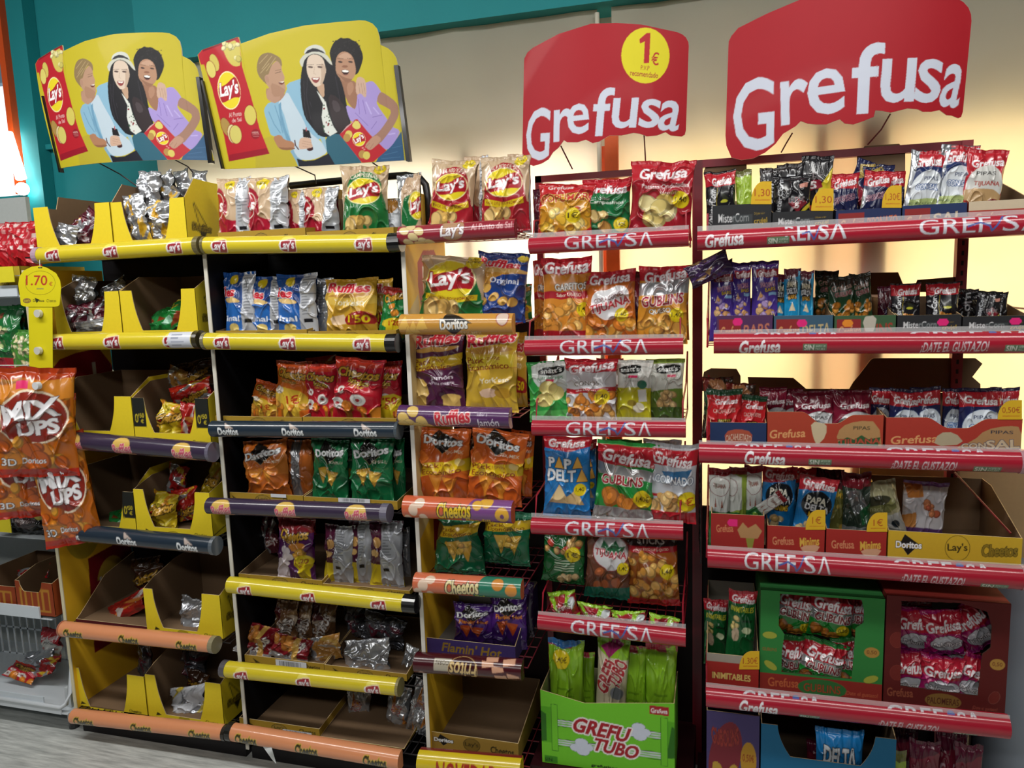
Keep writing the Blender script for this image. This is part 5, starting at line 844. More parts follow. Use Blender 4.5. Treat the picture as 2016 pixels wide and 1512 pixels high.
# ---------------------------------------------------------------- packets and cartons
_cv = {}
VIS = {2: .80, 3: .84, 4: .88, 5: .74}      # share of a packet's height that stands clear of rail and carton front
def canvas(fn, w, h):
    k = (fn, int(w/10), int(h/10))
    if k not in _cv: c = Cv(0, 0, 100, 100, max(40, w*2), max(50, h*2), '888888'); fn(c); _cv[k] = c.done()
    return _cv[k]
N = [0]
def packet(fn, wpx, hpx, w, h, t, crump, seed, seam=.05, foot=.03, flop=0.0, neck=0.0, vis=1.0):
    """pillow packet: crimped top and bottom seams, bulging middle, creases; local x right, -y front, z up from the base"""
    cv = canvas(fn, wpx, hpx*vis); K = .85; nx = int(min(130, max(18, wpx*K))); ny = int(min(190, max(24, hpx*K))); mb = MB()
    def surf(nx, ny, front):
        u = np.linspace(0, 1, nx); v = np.linspace(0, 1, ny); U, V = np.meshgrid(u, v)
        b = np.clip((V-seam)/(1-seam-foot), 0, 1); pv = np.sin(np.pi*np.clip(b, 0, 1)**.82)**.55; e = np.abs(2*U-1)
        pu = np.clip(1-e**2.6, 0, 1)**.62; hw = 1-.085*pv-neck*np.exp(-((b-.25)/.2)**2)+.018*vnoise(V*6, V*0+.5, seed+3)
        a = .55*t if front else -.45*t; D = a*pu*pv
        s0 = np.exp(-b/.16)+np.exp(-(1-b)/.12); cr = vnoise(U*9, V*2.2, seed)*s0+.6*vnoise(U*19, V*3, seed+1)*s0
        D = D+t*crump*(.14*cr*pu**.5+.16*vnoise(U*2.6, V*3.4, seed+5)*pv)
        rg = 1-np.abs(vnoise(U*3.2+V*1.5, V*3.6-U, seed+7)); rg2 = 1-np.abs(vnoise(U*5-V*4, V*4+U*3, seed+8)); D = D+t*crump*(.22*rg**7+.15*rg2**8)*(.35+.65*pv)*(1 if front else -.6)
        if crump > 1.3:
            R = np.random.RandomState(seed % 9999)
            for _ in range(7):
                an = R.rand()*6.28; f = .8+R.rand()*1.8; ph = R.rand(); s = (U*np.cos(an)+V*np.sin(an)*h/w)*f+ph; D = D+t*.16*crump*.5*(np.abs((s % 1)-.5)*4-1)*np.clip(pv+.3, 0, 1)
        D = D+(V < seam)*.0009*np.cos(V/seam*np.pi*7)
        flp = flop*np.clip(1-b/.35, 0, 1)**1.5
        X = (U-.5)*w*hw+.012*w*crump*vnoise(V*4, U*0+.3, seed+11); Z = (1-V)*h+h*(.012*crump*vnoise(U*5, V*0, seed+12)+.014*(2*U-1)**2*(1-V)**2)*np.clip((1-V)*3, 0, 1)*1.0
        Z = Z-flp*h*.35*(1-V); D = D+flp*h*.25
        return np.stack([X, -D, np.maximum(Z, 0)], -1), U, V
    G, U, V = surf(nx, ny, True); mb.grid(G, cv.sample(U*100, np.minimum(V*100/vis, 100)))
    G2, U2, V2 = surf(max(10, nx//3), max(12, ny//3), False); mb.grid(G2, cv.sample(np.clip(U2*100, 3, 97)*0+4, V2*100)*np.array([.9, .9, .9, 1]), True)
    return mb
def pack(fn, xl, xr, yt, Y, row, label, rot=0, yaw=0, lean=4, crump=1.0, t=.34, nm='snack_bag', cat='bag of crisps', grp=None, zb=None, flop=0.0, neck=0.0, yb=None, dz=0.0):
    """a packet standing on a shelf, from its left and right edge and its top in the photograph"""
    N[0] += 1; seed = N[0]*37+11; xc = (xl+xr)/2
    z0 = (SH[row]+.0015 if row else 0)+dz
    if yb is not None: z0 = max(z0, P(xc, yb, Y)[2])
    if zb is not None: z0 = zb
    q = P(xc, yt, Y); h = max(.03, (q[2]-z0)); 
    xb = P(xc, pxat(q[0], Y, z0)[1], Y)[0] if False else q[0]
    mid = pxat(q[0], Y, z0+h*.5)[1]; wl, wr = P(xl, mid, Y)[0], P(xr, mid, Y)[0]; w = wr-wl; cx = (wl+wr)/2; hpx = abs(pxat(cx, Y, z0)[1]-pxat(cx, Y, z0+h)[1])
    mb = packet(fn, xr-xl, hpx, w*1.06, h/max(.6, math.cos(math.radians(lean))), w*t, crump, seed, flop=flop, neck=neck, vis=VIS.get(row[0], 1) if row else 1)
    o = mb.obj(nm, FOIL, None, (0, 0, 0), True); o.rotation_euler = (math.radians(-lean), math.radians(rot), math.radians(yaw)); o.location = (cx, Y, z0); return tag(o, label, cat, grp)
def loose(fn, cx, cy, wp, hp, rot, Y, label, crump=1.35, t=.34, tilt=0, yaw=0, nm='snack_bag', cat='bag of crisps', grp=None, flop=0.0):
    """a packet lying or slumped: centre, size and turn in the photograph"""
    N[0] += 1; seed = N[0]*37+11; q = P(cx, cy, Y); s = P(cx+1, cy, Y)[0]-q[0]; w, h = wp*s, hp*s
    mb = packet(fn, wp, hp, w, h, min(w, h)*t, crump, seed, flop=flop); v = [a-np.array([0, 0, h/2]) for a in mb.v]; mb.v = v
    o = mb.obj(nm, FOIL, None, (0, 0, 0), True); o.rotation_euler = (math.radians(-tilt), math.radians(rot), math.radians(yaw)); o.location = tuple(q); return tag(o, label, cat, grp)
BR, BR2 = '7b634b', '6d543d'
def carton(row, xl, xr, year, ylow, label, style='U', ears=(22, 22), outer='e4cb28', inner=BR, full=0.0, depth=.325, art=None, sart=None, Y=.014, flap=None, nm='display_carton', cat='carton', prof=None, back=None, grp=None, rise=.10, zb=None, lid=None, fn_top=None, yref=None):
    """open display carton on a shelf; year / ylow are the photograph heights of the front ears and of the low front edge"""
    xc = (xl+xr)/2; z0 = (SH[row]+.001) if zb is None else zb; zE = P(xc, year, Y)[2]; zL = P(xc, ylow, Y)[2]; xa, xb = P(xl, (yref or ylow), Y)[0], P(xr, (yref or ylow), Y)[0]; w = xb-xa; th = .0028
    root = thing(nm, ((xa+xb)/2, Y, z0), label, cat, grp)
    nx = max(24, int((xr-xl)*.9)); u = np.linspace(0, 1, nx)
    if fn_top: top = np.array([P(xl+(xr-xl)*a, fn_top(a), Y)[2] for a in u])
    elif style == 'U':
        eL, eR = ears[0]/(xr-xl), ears[1]/(xr-xl); r = .045; k = np.zeros(nx)
        f = lambda d: np.clip(1-np.clip(d/.10, 0, 1)**.55, 0, 1)
        k = np.maximum(f(np.clip(u-eL, 0, 9)) if eL else 0*u, f(np.clip((1-eR)-u, 0, 9)) if eR else 0*u); top = zL+(zE-zL)*k
        cr = np.minimum(u, 1-u)*0; top = top
    else: top = np.full(nx, zL)
    ht = max(top.max()-z0, .01); hp = (ht/(w+1e-6))*(xr-xl); nv = max(10, int(min(90, hp*.9))); v = np.linspace(0, 1, nv)
    c = Cv(0, 0, 100, 100, (xr-xl)*2, max(16, hp*2), outer)
    if art: art(c)
    c.done(); Z = top[None]*(1-v[:, None])+z0*v[:, None]; X = (xa+w*u)[None].repeat(nv, 0); G = np.stack([X, np.full_like(X, Y), Z], -1); mb = MB()
    mb.grid(G, c.sample(u[None].repeat(nv, 0)*100, (z0+ht-Z)/ht*100)); G2 = G.copy(); G2[..., 1] += th; ic = mb.col(inner); mb.grid(G2[::4] if nv > 12 else G2, ic, True)
    mb.grid(np.stack([G[0], G2[0]]), mb.col('c9b48a')); part(root, 'front_panel', mb, CARD)
    zEl = top[0]; zEr = top[-1]; zF = max(zEl, zEr)+full; yb = Y+depth
    for x, e, sg in ((xa, zEl, -1), (xb, zEr, 1)):
        pr = prof or [(0, 0), (rise*.5, .5), (rise, 1), (depth, 1)]
        out = [(Y+th+a*1.0 if i == 0 else Y+a, e+(zF-e)*b) for i, (a, b) in enumerate(pr)]; poly = out+[(yb, z0), (Y+th, z0)]
        mb = MB(); xi = x-sg*th; mb.prism(poly, 'x', x, xi, outer, inner, 'b59a72')
        if sart and sg > 0:
            hs = max(p[1] for p in poly)-z0; sc = Cv(0, 0, 100, 100, 160, 160, outer); sart(sc); sc.done(); A = np.array(out); yy = np.linspace(Y+th, yb, 60); tz = np.interp(yy, A[:, 0], A[:, 1]); vv = np.linspace(0, 1, 60)
            ZZ = tz[None]*(1-vv[:, None])+z0*vv[:, None]; YY = yy[None].repeat(60, 0); mb.grid(np.stack([np.full_like(YY, x+.0006), YY, ZZ], -1), sc.sample((YY-Y)/depth*100, (z0+hs-ZZ)/hs*100))
        part(root, 'side_panel', mb, CARD)
    zb2 = zF if back is None else P(xc, back, yb)[2]
    mb = MB(); mb.box(xa+th, yb-th, z0, xb-th, yb, zb2, inner); part(root, 'back_panel', mb, CARD)
    mb = MB(); mb.box(xa+th, Y+th, z0, xb-th, yb-th, z0+.002, inner); part(root, 'base', mb, CARD)
    if flap:                                   # price ear: (x left, x right, y top, y bottom, text, corner)
        fl, fr, ft, fb, tx = flap; Yf = Y-.0012; nxf = int(fr-fl)+2; nyf = int(fb-ft)+2; c = Cv(0, 0, 100, 100, (fr-fl)*3, (fb-ft)*3, 'd6ad24'); c.text(tx, 56, 52, 74 if len(tx) > 3 else 46, 36, 'a8421f', bold=.0); c.rect(20, 80, 92, 84, 'c0721f'); c.done()
        uu, vv = np.meshgrid(np.linspace(0, 1, nxf), np.linspace(0, 1, nyf)); tp = np.sqrt(np.clip(1-(1-np.clip(uu/.62, 0, 1))**2, 0, 1))
        yy = fb+(ft-fb)*np.maximum(tp, .02)*(1-vv); X = fl+(fr-fl)*uu; G = PA(X, yy, np.full_like(X, Yf)); mb = MB(); mb.grid(G, c.sample(uu*100, (yy-ft)/(fb-ft)*100)); G2 = G.copy(); G2[..., 1] += .001; mb.grid(G2, mb.col('b59a72'), True); part(root, 'price_flap', mb, CARD)
    if lid:                                    # raised back flap: pixel outline at the back edge
        mb = MB(); q = [(P(x, y, yb+.012)[0], P(x, y, yb+.012)[2]) for x, y in lid]; mb.prism(q[::-1], 'y', yb+.0105, yb+.0135, inner, outer, 'b59a72'); part(root, 'lid_flap', mb, CARD)
    return root

# ================================================================ rack 1 (leftmost): pairs of torn-open cartons
SHF = ['top', 'second', 'third', 'fourth', 'fifth', 'sixth', 'bottom']
def dorart(c): c.poly([(14, 34), (32, 66), (22, 68)], 'd8bd22', 0, 1, '2a2410', 2); c.poly([(18, 70), (34, 74), (26, 90)], '2a2410'); c.text('Doritos', 25, 70, 30, 11, '9a8418', '2a2410', 2, 6, 0, 0, .05)
def frontmarks(c): c.poly([(12, 88), (18, 94), (10, 97)], '3a3210'); c.ell(48, 96, 7, 5, 'b09a1c', 0, '4a4010', 1); c.text('Cheetos', 84, 95, 16, 8, '4a4010', bold=.05)
def black50(l, r, y0=22, y1=64):
    def f(c):
        frontmarks(c)
        for x0, x1 in ((0, l), (100-r, 100)):
            c.rect(x0, y0-22, x1, y1, '1c1f1c'); c.text("0'", x0+(x1-x0)*.3, (y0+y1)/2+2, (x1-x0)*.34, 20, 'cdb92c', bold=.0); c.text('50', x0+(x1-x0)*.68, (y0+y1)/2-4, (x1-x0)*.34, 10, 'cdb92c'); c.text('€', x0+(x1-x0)*.68, (y0+y1)/2+9, (x1-x0)*.24, 9, 'cdb92c')
    return f
g = 'yellow torn cartons on the leftmost rack'
carton((1, 0), 73, 223, 403, 481, 'yellow torn carton holding a maroon wrapper, top left of the leftmost rack', ears=(30, 28), art=frontmarks, full=.05, grp=g, prof=[(0, 0), (.10, .05), (.115, 1), (.325, 1)])
carton((1, 0), 225, 369, 393, 471, 'yellow torn carton heaped with silver wrappers, top right of the leftmost rack', ears=(22, 28), art=frontmarks, sart=dorart, full=.07, grp=g, prof=[(0, 0), (.02, .3), (.06, 1), (.12, .96), (.325, .9)])
carton((1, 1), 112, 241, 575, 653, 'yellow torn carton with maroon and silver packets, beside the hanging price card', ears=(16, 27), art=frontmarks, full=.045, grp=g)
carton((1, 1), 243, 390, 570, 650, 'yellow torn carton holding one green packet on the leftmost rack', ears=(24, 26), art=frontmarks, sart=dorart, full=.05, grp=g)
carton((1, 2), 120, 264, 780, 848, 'empty yellow carton on the third shelf of the leftmost rack', ears=(24, 32), art=frontmarks, full=.06, grp=g)
carton((1, 2), 266, 414, 784, 853, 'yellow carton with black price corners, filled with shiny packets, third shelf', ears=(24, 24), art=black50(17, 17), full=.05, grp=g, sart=lambda c: None)
carton((1, 3), 140, 268, 966, 1036, 'nearly empty yellow carton with one black price corner on the fourth shelf', ears=(14, 20), art=black50(0, 18), full=.07, grp=g)
carton((1, 3), 270, 418, 967, 1040, 'yellow carton with red and silver packets spilling out, fourth shelf, leftmost rack', ears=(20, 28), art=frontmarks, full=.03, grp=g, sart=lambda c: c.line([(0, 96), (100, 60)], 3, '2a2410'))
carton((1, 4), 150, 288, 1212, 1226, 'brown carton without a front, one red packet lying in it, fifth shelf', style='tray', outer='5a1c20', full=.16, grp=g, prof=[(0, 0), (.02, .06), (.16, .75), (.325, 1)], back=1130)
carton((1, 4), 290, 438, 1166, 1241, 'yellow carton holding one crumpled silver packet, fifth shelf of the leftmost rack', ears=(18, 34), art=frontmarks, sart=dorart, full=.06, grp=g, prof=[(0, 0), (.05, .35), (.18, .9), (.325, 1)])
carton((1, 5), 147, 290, 1324, 1401, 'empty yellow carton nearest the floor at the left', ears=(19, 32), art=frontmarks, full=.06, grp=g, sart=dorart, prof=[(0, 0), (.05, .25), (.2, .9), (.325, 1)])
carton((1, 5), 294, 440, 1338, 1413, 'yellow carton nearest the floor holding a white and silver packet', ears=(20, 30), art=frontmarks, sart=dorart, full=.06, grp=g, prof=[(0, 0), (.05, .35), (.18, .9), (.325, 1)])
g = 'crumpled packets in the torn cartons'
loose(d_c_ms, 168, 452, 50, 66, 38, .12, 'crumpled maroon and silver packet in the top left torn carton', tilt=20, grp=g)
loose(d_c_s, 130, 462, 46, 34, 12, .06, 'small silver packet lying beside a maroon one in the top left carton', tilt=20, grp=g)
loose(d_c_sy, 272, 432, 44, 80, -6, .06, 'silver packet with yellow bands at the front of the heaped top carton', grp=g)
loose(d_c_sy, 318, 435, 54, 66, 14, .08, 'wide silver and yellow packet at the front right of the heaped top carton', grp=g)
loose(d_c_s, 296, 385, 44, 76, 6, .15, 'tall silver packet standing in the middle of the heaped top carton', grp=g)
loose(d_c_sy, 330, 384, 46, 70, -14, .19, 'silver packet with a yellow stripe leaning at the back of the heaped top carton', grp=g)
loose(d_c_s, 362, 366, 30, 52, -8, .23, 'pointed silver packet behind the yellow ear of the heaped top carton', grp=g)
loose(d_c_s, 392, 366, 32, 50, 8, .24, 'rearmost silver packet tip at the right of the heaped top carton', grp=g)
loose(d_c_sm, 166, 588, 46, 72, 8, .14, 'grey silver packet with a torn top in the second-shelf carton by the price card', grp=g)
loose(d_c_s, 226, 575, 56, 36, -22, .2, 'silver packet lying high at the back of the second-shelf carton', tilt=15, grp=g)
loose(d_c_ms, 150, 628, 44, 44, 10, .08, 'dark maroon packet low at the left of the second-shelf carton', grp=g)
loose(d_c_ms, 190, 622, 50, 50, -16, .1, 'dark maroon packet low at the right of the second-shelf carton', grp=g)
loose(d_c_s, 178, 643, 66, 20, -6, .05, 'flat silver wrapper lying at the front of the second-shelf carton', grp=g)
loose(d_c_gr, 334, 628, 76, 46, -24, .12, 'green packet slumped in the right carton of the second shelf', tilt=25, grp=g)
loose(d_c_yr, 338, 828, 48, 62, 12, .08, 'yellow crumpled packet in the black-cornered third-shelf carton', grp=g)
loose(d_c_red, 372, 830, 30, 64, 4, .07, 'bright red crumpled packet beside a yellow one in the third-shelf carton', grp=g)
loose(d_c_ry, 376, 776, 86, 40, -14, .16, 'red and silver packet lying across the third-shelf carton', tilt=15, grp=g)
loose(d_c_dk, 390, 738, 70, 48, -10, .24, 'dark brown packet under the shelf at the back of the third-shelf carton', grp=g)
loose(d_c_gs, 350, 748, 40, 40, 20, .22, 'gold and silver packet half hidden at the back of the third-shelf carton', grp=g)
loose(d_c_gr, 238, 1020, 46, 28, -14, .12, 'small green packet lying in the nearly empty fourth-shelf carton', tilt=20, grp=g)
loose(d_c_yr, 326, 1006, 50, 66, 10, .08, 'yellow packet with red print at the front of the fourth-shelf carton', grp=g)
loose(d_c_ry, 370, 992, 56, 54, -12, .12, 'red packet with a black logo in the middle of the fourth-shelf carton', grp=g)
loose(d_c_rs, 350, 946, 40, 54, 14, .18, 'red and silver packet standing at the back of the fourth-shelf carton', grp=g)
loose(d_c_yr, 416, 952, 26, 80, 30, .2, 'long yellow and silver packet slanting up at the right of the fourth shelf', grp=g)
loose(d_c_red, 250, 1196, 92, 34, -28, .12, 'red packet lying in the open brown carton on the fifth shelf', tilt=30, grp=g)
loose(d_c_dk, 296, 1132, 60, 60, -10, .26, 'dark red packet in the shadow at the back of the fifth shelf', grp=g)
loose(d_c_s, 382, 1210, 54, 58, 10, .1, 'crumpled silver packet alone in the yellow fifth-shelf carton', grp=g)
loose(d_c_ws, 372, 1386, 74, 56, -14, .1, 'white and silver packet slumped in the lowest right yellow carton', tilt=20, grp=g)
loose(d_c_ds, 376, 1302, 60, 64, 6, .24, 'dull silver packet hanging back above the lowest right yellow carton', grp=g)
loose(d_c_dk, 390, 1340, 44, 36, 8, .2, 'maroon and brown packet behind the white one in the lowest carton', grp=g)
loose(d_c_ds, 286, 1300, 26, 62, 4, .26, 'dark packet standing at the back between the two lowest yellow cartons', grp=g)

# ================================================================ rack 2: low trays
def trayart(c): c.poly([(10, 30), (20, 90), (14, 96)], '3a3210'); c.ell(50, 70, 9, 50, '9c7f35', 0, '3a3210', 1.5); c.text("Lay's", 50, 62, 12, 40, '3a3210'); c.text('Cheetos', 85, 62, 20, 60, '3a3210', bold=.05)
g = 'low brown and yellow trays on the second rack'; KR = 'a8872c'
def tray(i, xl, xr, y, lab, full=.0, **k): k.setdefault('prof', [(0, 0), (.325, 1)]); return carton((2, i), xl, xr, y, y, lab, style='tray', outer=KR, art=trayart, full=full, grp=g, **k)
tray(0, 428, 601, 453, 'low tray of red and beige crisp bags at the top left of the second rack', .15, prof=[(0, 0), (.2, .1), (.21, 1), (.325, 1)])
tray(0, 603, 775, 452, 'low tray with the upright green bag at the top of the second rack', .13, prof=[(0, 0), (.2, .1), (.21, 1), (.325, 1)])
tray(1, 424, 604, 650, 'low tray of blue crisp bags on the second rack', .03); tray(1, 606, 780, 651, 'low tray of gold crisp bags beside the blue ones', .03)
tray(2, 424, 594, 820, 'low tray of orange snack bags above the dark rail', .03); tray(2, 596, 780, 822, 'low tray of red snack bags above the dark rail', .03)
tray(3, 440, 596, 972, 'low tray holding orange tortilla bags on the fourth shelf', .03); tray(3, 598, 782, 982, 'low tray with a barcode holding green tortilla bags', .03)
tray(4, 470, 634, 1136, 'low tray with one purple snack bag on the fifth shelf', .05); tray(4, 636, 806, 1156, 'low tray of maroon bags turned to their silver sides', .05)
tray(5, 482, 637, 1298, 'low tray with a barcode label and slumped maroon bags', .05); tray(5, 639, 800, 1318, 'low tray with one crumpled silver bag, right of the barcode tray', .05)
tray(6, 472, 628, 1424, 'empty brown tray at the bottom left of the second rack', .03, zb=None); tray(6, 630, 795, 1462, 'empty brown tray at the bottom right of the second rack', .03)
g = 'crisp bags on the second rack'; T = lambda i: (2, i); s2 = dict(grp=g)
pack(d_sal_side, 428, 492, 350, .075, T(0), 'red and beige bag showing its silver side, first from left, top shelf', crump=.8, **s2)
pack(d_sal_side, 488, 566, 349, .075, T(0), 'red and beige bag with broad silver side, second from left, top shelf', crump=.9, **s2)
pack(d_sal_side, 562, 608, 372, .11, T(0), 'narrow shorter red and beige bag, third from left, top shelf', crump=1.1, **s2)
pack(d_sal_side, 597, 668, 368, .10, T(0), 'shorter red and beige bag with silver side beside the bare cardboard', crump=1.1, neck=.1, **s2)
pack(d_camp, 676, 760, 326, .06, T(0), 'upright green and tan bag facing front under the larger photo board', crump=1.1, rot=1, yaw=16, **s2)
pack(d_white_back, 748, 790, 392, .10, T(0), 'white-backed bag squeezed between two green and tan bags', crump=1.2, **s2)
pack(d_camp_side, 782, 828, 342, .085, T(0), 'green and tan bag turned sideways at the right end of the top shelf', crump=1.2, **s2)
pack(d_ruf_side, 442, 502, 536, .06, T(1), 'blue crisp bag with silver side, leftmost of the three', crump=.8, **s2)
pack(d_ruf_side, 495, 560, 545, .07, T(1), 'blue crisp bag with silver side, middle of the three', crump=.9, **s2)
pack(d_ruf_side, 546, 623, 540, .06, T(1), 'blue crisp bag with silver side, rightmost and widest of the three', crump=.8, **s2)
pack(d_silver, 616, 656, 548, .10, T(1), 'plain silver bag back between the blue and gold bags', crump=.9, **s2)
pack(d_ruf_york, 644, 742, 549, .06, T(1), 'gold crisp bag with a red price patch, facing front', crump=1, **s2)
pack(d_ruf_york, 720, 772, 550, .11, T(1), 'gold crisp bag tucked behind the front gold bag', crump=1, **s2)
pack(d_cht_gr, 742, 790, 566, .065, T(1), 'green snack bag leaning at the right end of the gold row', rot=10, crump=1.2, **s2)
pack(d_cht_or, 492, 548, 752, .10, T(2), 'small orange snack bag slumped at the left of the third shelf', rot=12, crump=1.2, **s2)
pack(d_cht_or, 540, 606, 712, .07, T(2), 'tall orange snack bag left of the red bags', crump=1, rot=3, **s2)
pack(d_cht_st, 603, 662, 718, .07, T(2), 'red snack bag with black logo, leftmost red one', crump=1, **s2)
loose(d_c_red, 634, 716, 62, 26, -6, .14, 'crumpled red bag top behind the leftmost red snack bag', grp=g)
pack(d_cht_st, 652, 744, 706, .05, T(2), 'red snack bag in front, widest of the red ones', rot=6, crump=1.1, **s2)
pack(d_cht_st2, 720, 790, 712, .09, T(2), 'red snack bag with yellow price band at the right end', crump=1, **s2)
pack(d_mrn, 668, 720, 703, .17, T(2), 'dark red bag top in the shadow behind the red snack bags', crump=1, **s2)
pack(d_dor_or, 488, 572, 868, .06, T(3), 'orange tortilla bag leaning, front left of the fourth shelf', rot=-4, crump=1.3, **s2)
pack(d_dor_or_back, 560, 616, 868, .09, T(3), 'orange tortilla bag showing its silver back seam', crump=1.1, **s2)
pack(d_dor_gr, 612, 682, 866, .06, T(3), 'green tortilla bag next to the orange ones', crump=1.2, rot=2, **s2)
pack(d_dor_gr, 670, 702, 868, .13, T(3), 'dark sliver of a green tortilla bag behind its neighbours', crump=1, **s2)
pack(d_dor_gr, 690, 772, 864, .05, T(3), 'green tortilla bag at the front with yellow chips', crump=1.3, rot=1, **s2)
pack(d_dor_gr, 758, 796, 864, .09, T(3), 'green tortilla bag at the right end of the fourth shelf', crump=1.1, **s2)
pack(d_cht_pu, 546, 616, 1024, .07, T(4), 'purple snack bag with a yellow price disc', crump=1.1, rot=2, **s2)
loose(d_c_ms, 530, 1050, 40, 70, -8, .2, 'dark maroon bag in the shadow left of the purple bag', grp=g)
loose(d_c_red, 592, 1036, 60, 32, -6, .2, 'dark red bag top above the purple bag', grp=g)
def d_may_side(c): c.rect(0, 0, 100, 100, '4a1430'); c.rect(0, 80, 60, 100, 'cdb524'); c.ell(26, 40, 14, 10, 'c99a5a'); c.ell(20, 60, 16, 6, 'd8b070'); side(c, 40, 5, 'a9acb3')
pack(d_may_side, 636, 692, 1036, .07, T(4), 'maroon bag with silver side, first of three on the fifth shelf', crump=1.2, rot=3, **s2)
pack(d_may_side, 688, 734, 1028, .08, T(4), 'maroon bag with silver side, second of three on the fifth shelf', crump=1.1, **s2)
pack(d_may_side, 728, 792, 1028, .07, T(4), 'maroon bag with silver side, third and widest on the fifth shelf', crump=1, **s2)
pack(d_silver, 780, 806, 1040, .16, T(4), 'dim silver bag in the corner right of the maroon bags', crump=1, **s2)
loose(d_frit2, 506, 1260, 74, 54, 10, .07, 'red and orange bag slumped at the left of the barcode tray', tilt=20, grp=g)
loose(d_c_fr, 566, 1232, 44, 96, 4, .15, 'brown bag hanging upright in the barcode tray, leftmost', grp=g)
loose(d_c_fr, 598, 1230, 42, 92, 0, .17, 'brown bag hanging upright in the barcode tray, middle', grp=g)
loose(d_c_fr, 638, 1226, 48, 88, 10, .19, 'dark brown bag tilted in the barcode tray, rightmost', grp=g)
loose(d_frit2, 572, 1276, 78, 40, 8, .06, 'maroon bag with white lettering lying over the barcode', tilt=20, grp=g)
loose(d_c_gs, 640, 1276, 68, 42, -16, .09, 'gold and silver bag lying at the right of the barcode tray', tilt=15, grp=g)
loose(d_c_s, 724, 1294, 92, 62, -10, .09, 'large crumpled silver bag in the sixth-shelf tray', tilt=20, grp=g)
loose(d_c_ds, 756, 1240, 84, 60, 12, .2, 'dark silver bag under the rail behind the crumpled silver one', grp=g)
loose(d_c_ds, 700, 1222, 44, 60, -4, .24, 'dim grey bag at the back of the sixth shelf', grp=g)
loose(d_c_s, 806, 1300, 26, 60, 16, .12, 'narrow silver bag at the right end of the sixth shelf', grp=g)
loose(d_c_sorg, 706, 1394, 46, 84, 6, .2, 'silver and orange bag standing at the back of the empty bottom trays', grp=g)
loose(d_c_sorg, 786, 1398, 48, 96, 4, .16, 'silver and orange bag at the right of the bottom trays', grp=g)
loose(d_c_sorg, 832, 1392, 46, 110, 14, .13, 'tilted silver bag with red print nearest the narrow rack', grp=g)
for (x, y, w, h, rr, rw) in ((548, 976, 30, 6, 1, 3), (697, 986, 62, 9, 1, 3), (573, 1310, 60, 16, 4, 5), (585, 1444, 56, 9, 9, 6)):
    q = P(x, y, .0105); s = P(x+1, y, .0105)[0]-q[0]; mb = MB(); c = Cv(0, 0, 100, 100, w*2, h*3, 'd6d8de'); R = random.Random(x)
    if w > 40: [c.rect(12+k*3, 12, 12+k*3+R.choice((1, 1.6)), 74, '22242a') for k in range(24)]
    c.done(); U, V = np.meshgrid(np.linspace(0, 1, w), np.linspace(0, 1, h)); G = np.stack([q[0]+(U-.5)*w*s, q[1]+0*U, q[2]+(.5-V)*h*s-(U-.5)*w*s*math.tan(math.radians(0))], -1); mb.grid(G, c.sample(U*100, V*100)); G2 = G.copy(); G2[..., 1] += .0006; mb.grid(G2, mb.col('c8c8c8'), True)
    o = mb.obj('barcode_label', CARD); tag(o, {548: 'small plain white label on the tray of orange tortilla bags', 697: 'white barcode label on the tray of green tortilla bags', 573: 'largest white barcode label, hanging on the tray of slumped maroon bags', 585: 'white barcode label on the empty bottom left tray'}[x], 'label')

# ================================================================ rack 3: large packs
g = 'large packs on the narrow rack'; T = lambda i: (3, i); s3 = dict(grp=g)
pack(d_sal_eco, 840, 926, 316, .08, T(0), 'large red and tan pack at the top left of the narrow rack', rot=6, crump=1, **s3)
pack(d_sal_eco, 946, 1040, 308, .05, T(0), 'large red and tan pack at the top right of the narrow rack', rot=1, crump=.9, **s3)
pack(d_sal_side, 915, 960, 306, .16, T(0), 'tan pack edge seen between the two large red packs', crump=1, **s3)
pack(d_sal_side, 1000, 1044, 302, .18, T(0), 'tan pack corner behind the right large red pack', crump=1, **s3)
pack(d_camp_eco, 824, 950, 505, .06, T(1), 'large green and tan pack above the gold rail', rot=5, crump=1, **s3)
pack(d_ruf_orig, 934, 1030, 498, .07, T(1), 'large blue pack leaning beside the green one', rot=5, crump=1.1, **s3)
pack(d_cht_gr, 1010, 1046, 560, .17, T(1), 'dark green pack behind the large blue pack', crump=1, **s3)
pack(d_ruf_jam, 815, 912, 656, .05, T(2), 'large purple pack with yellow band above the purple rail', crump=.9, **s3)
pack(d_ruf_york_big, 916, 1016, 655, .05, T(2), 'large gold pack with yellow band beside the purple pack', crump=.9, rot=1, **s3)
pack(d_ruf_york, 990, 1036, 655, .15, T(2), 'gold pack in shadow behind the large gold pack', crump=1, **s3)
pack(d_dor_or_big, 828, 924, 846, .05, T(3), 'large orange pack standing straight above the patterned orange rail', crump=1.1, **s3)
pack(d_dor_or_big, 918, 1022, 848, .045, T(3), 'large orange pack tilted to the right', rot=7, crump=1.2, **s3)
pack(d_dor_or_big, 900, 960, 846, .15, T(3), 'orange pack wedged behind the two front orange packs', crump=1, **s3)
pack(d_dor_or_big, 1000, 1044, 850, .14, T(3), 'orange pack behind at the right end of its row', rot=4, crump=1.1, **s3)
pack(d_dor_gr_big, 856, 952, 1012, .05, T(4), 'large green pack with narrow neck, left of the pair', crump=1.1, neck=.22, yb=1128, **s3)
pack(d_dor_gr_big, 950, 1040, 1008, .08, T(4), 'large green pack in the darker right place of the pair', crump=1.1, yb=1110, rot=3, **s3)
pack(d_c_pp, 955, 1030, 1105, .16, T(4), 'dark purple pack lying behind the green packs', crump=1.3, **s3)
def flam(c): c.text("Flamin' Hot", 52, 50, 66, 60, '8a6a1c', None, 0, 1, .2, 0, .04)
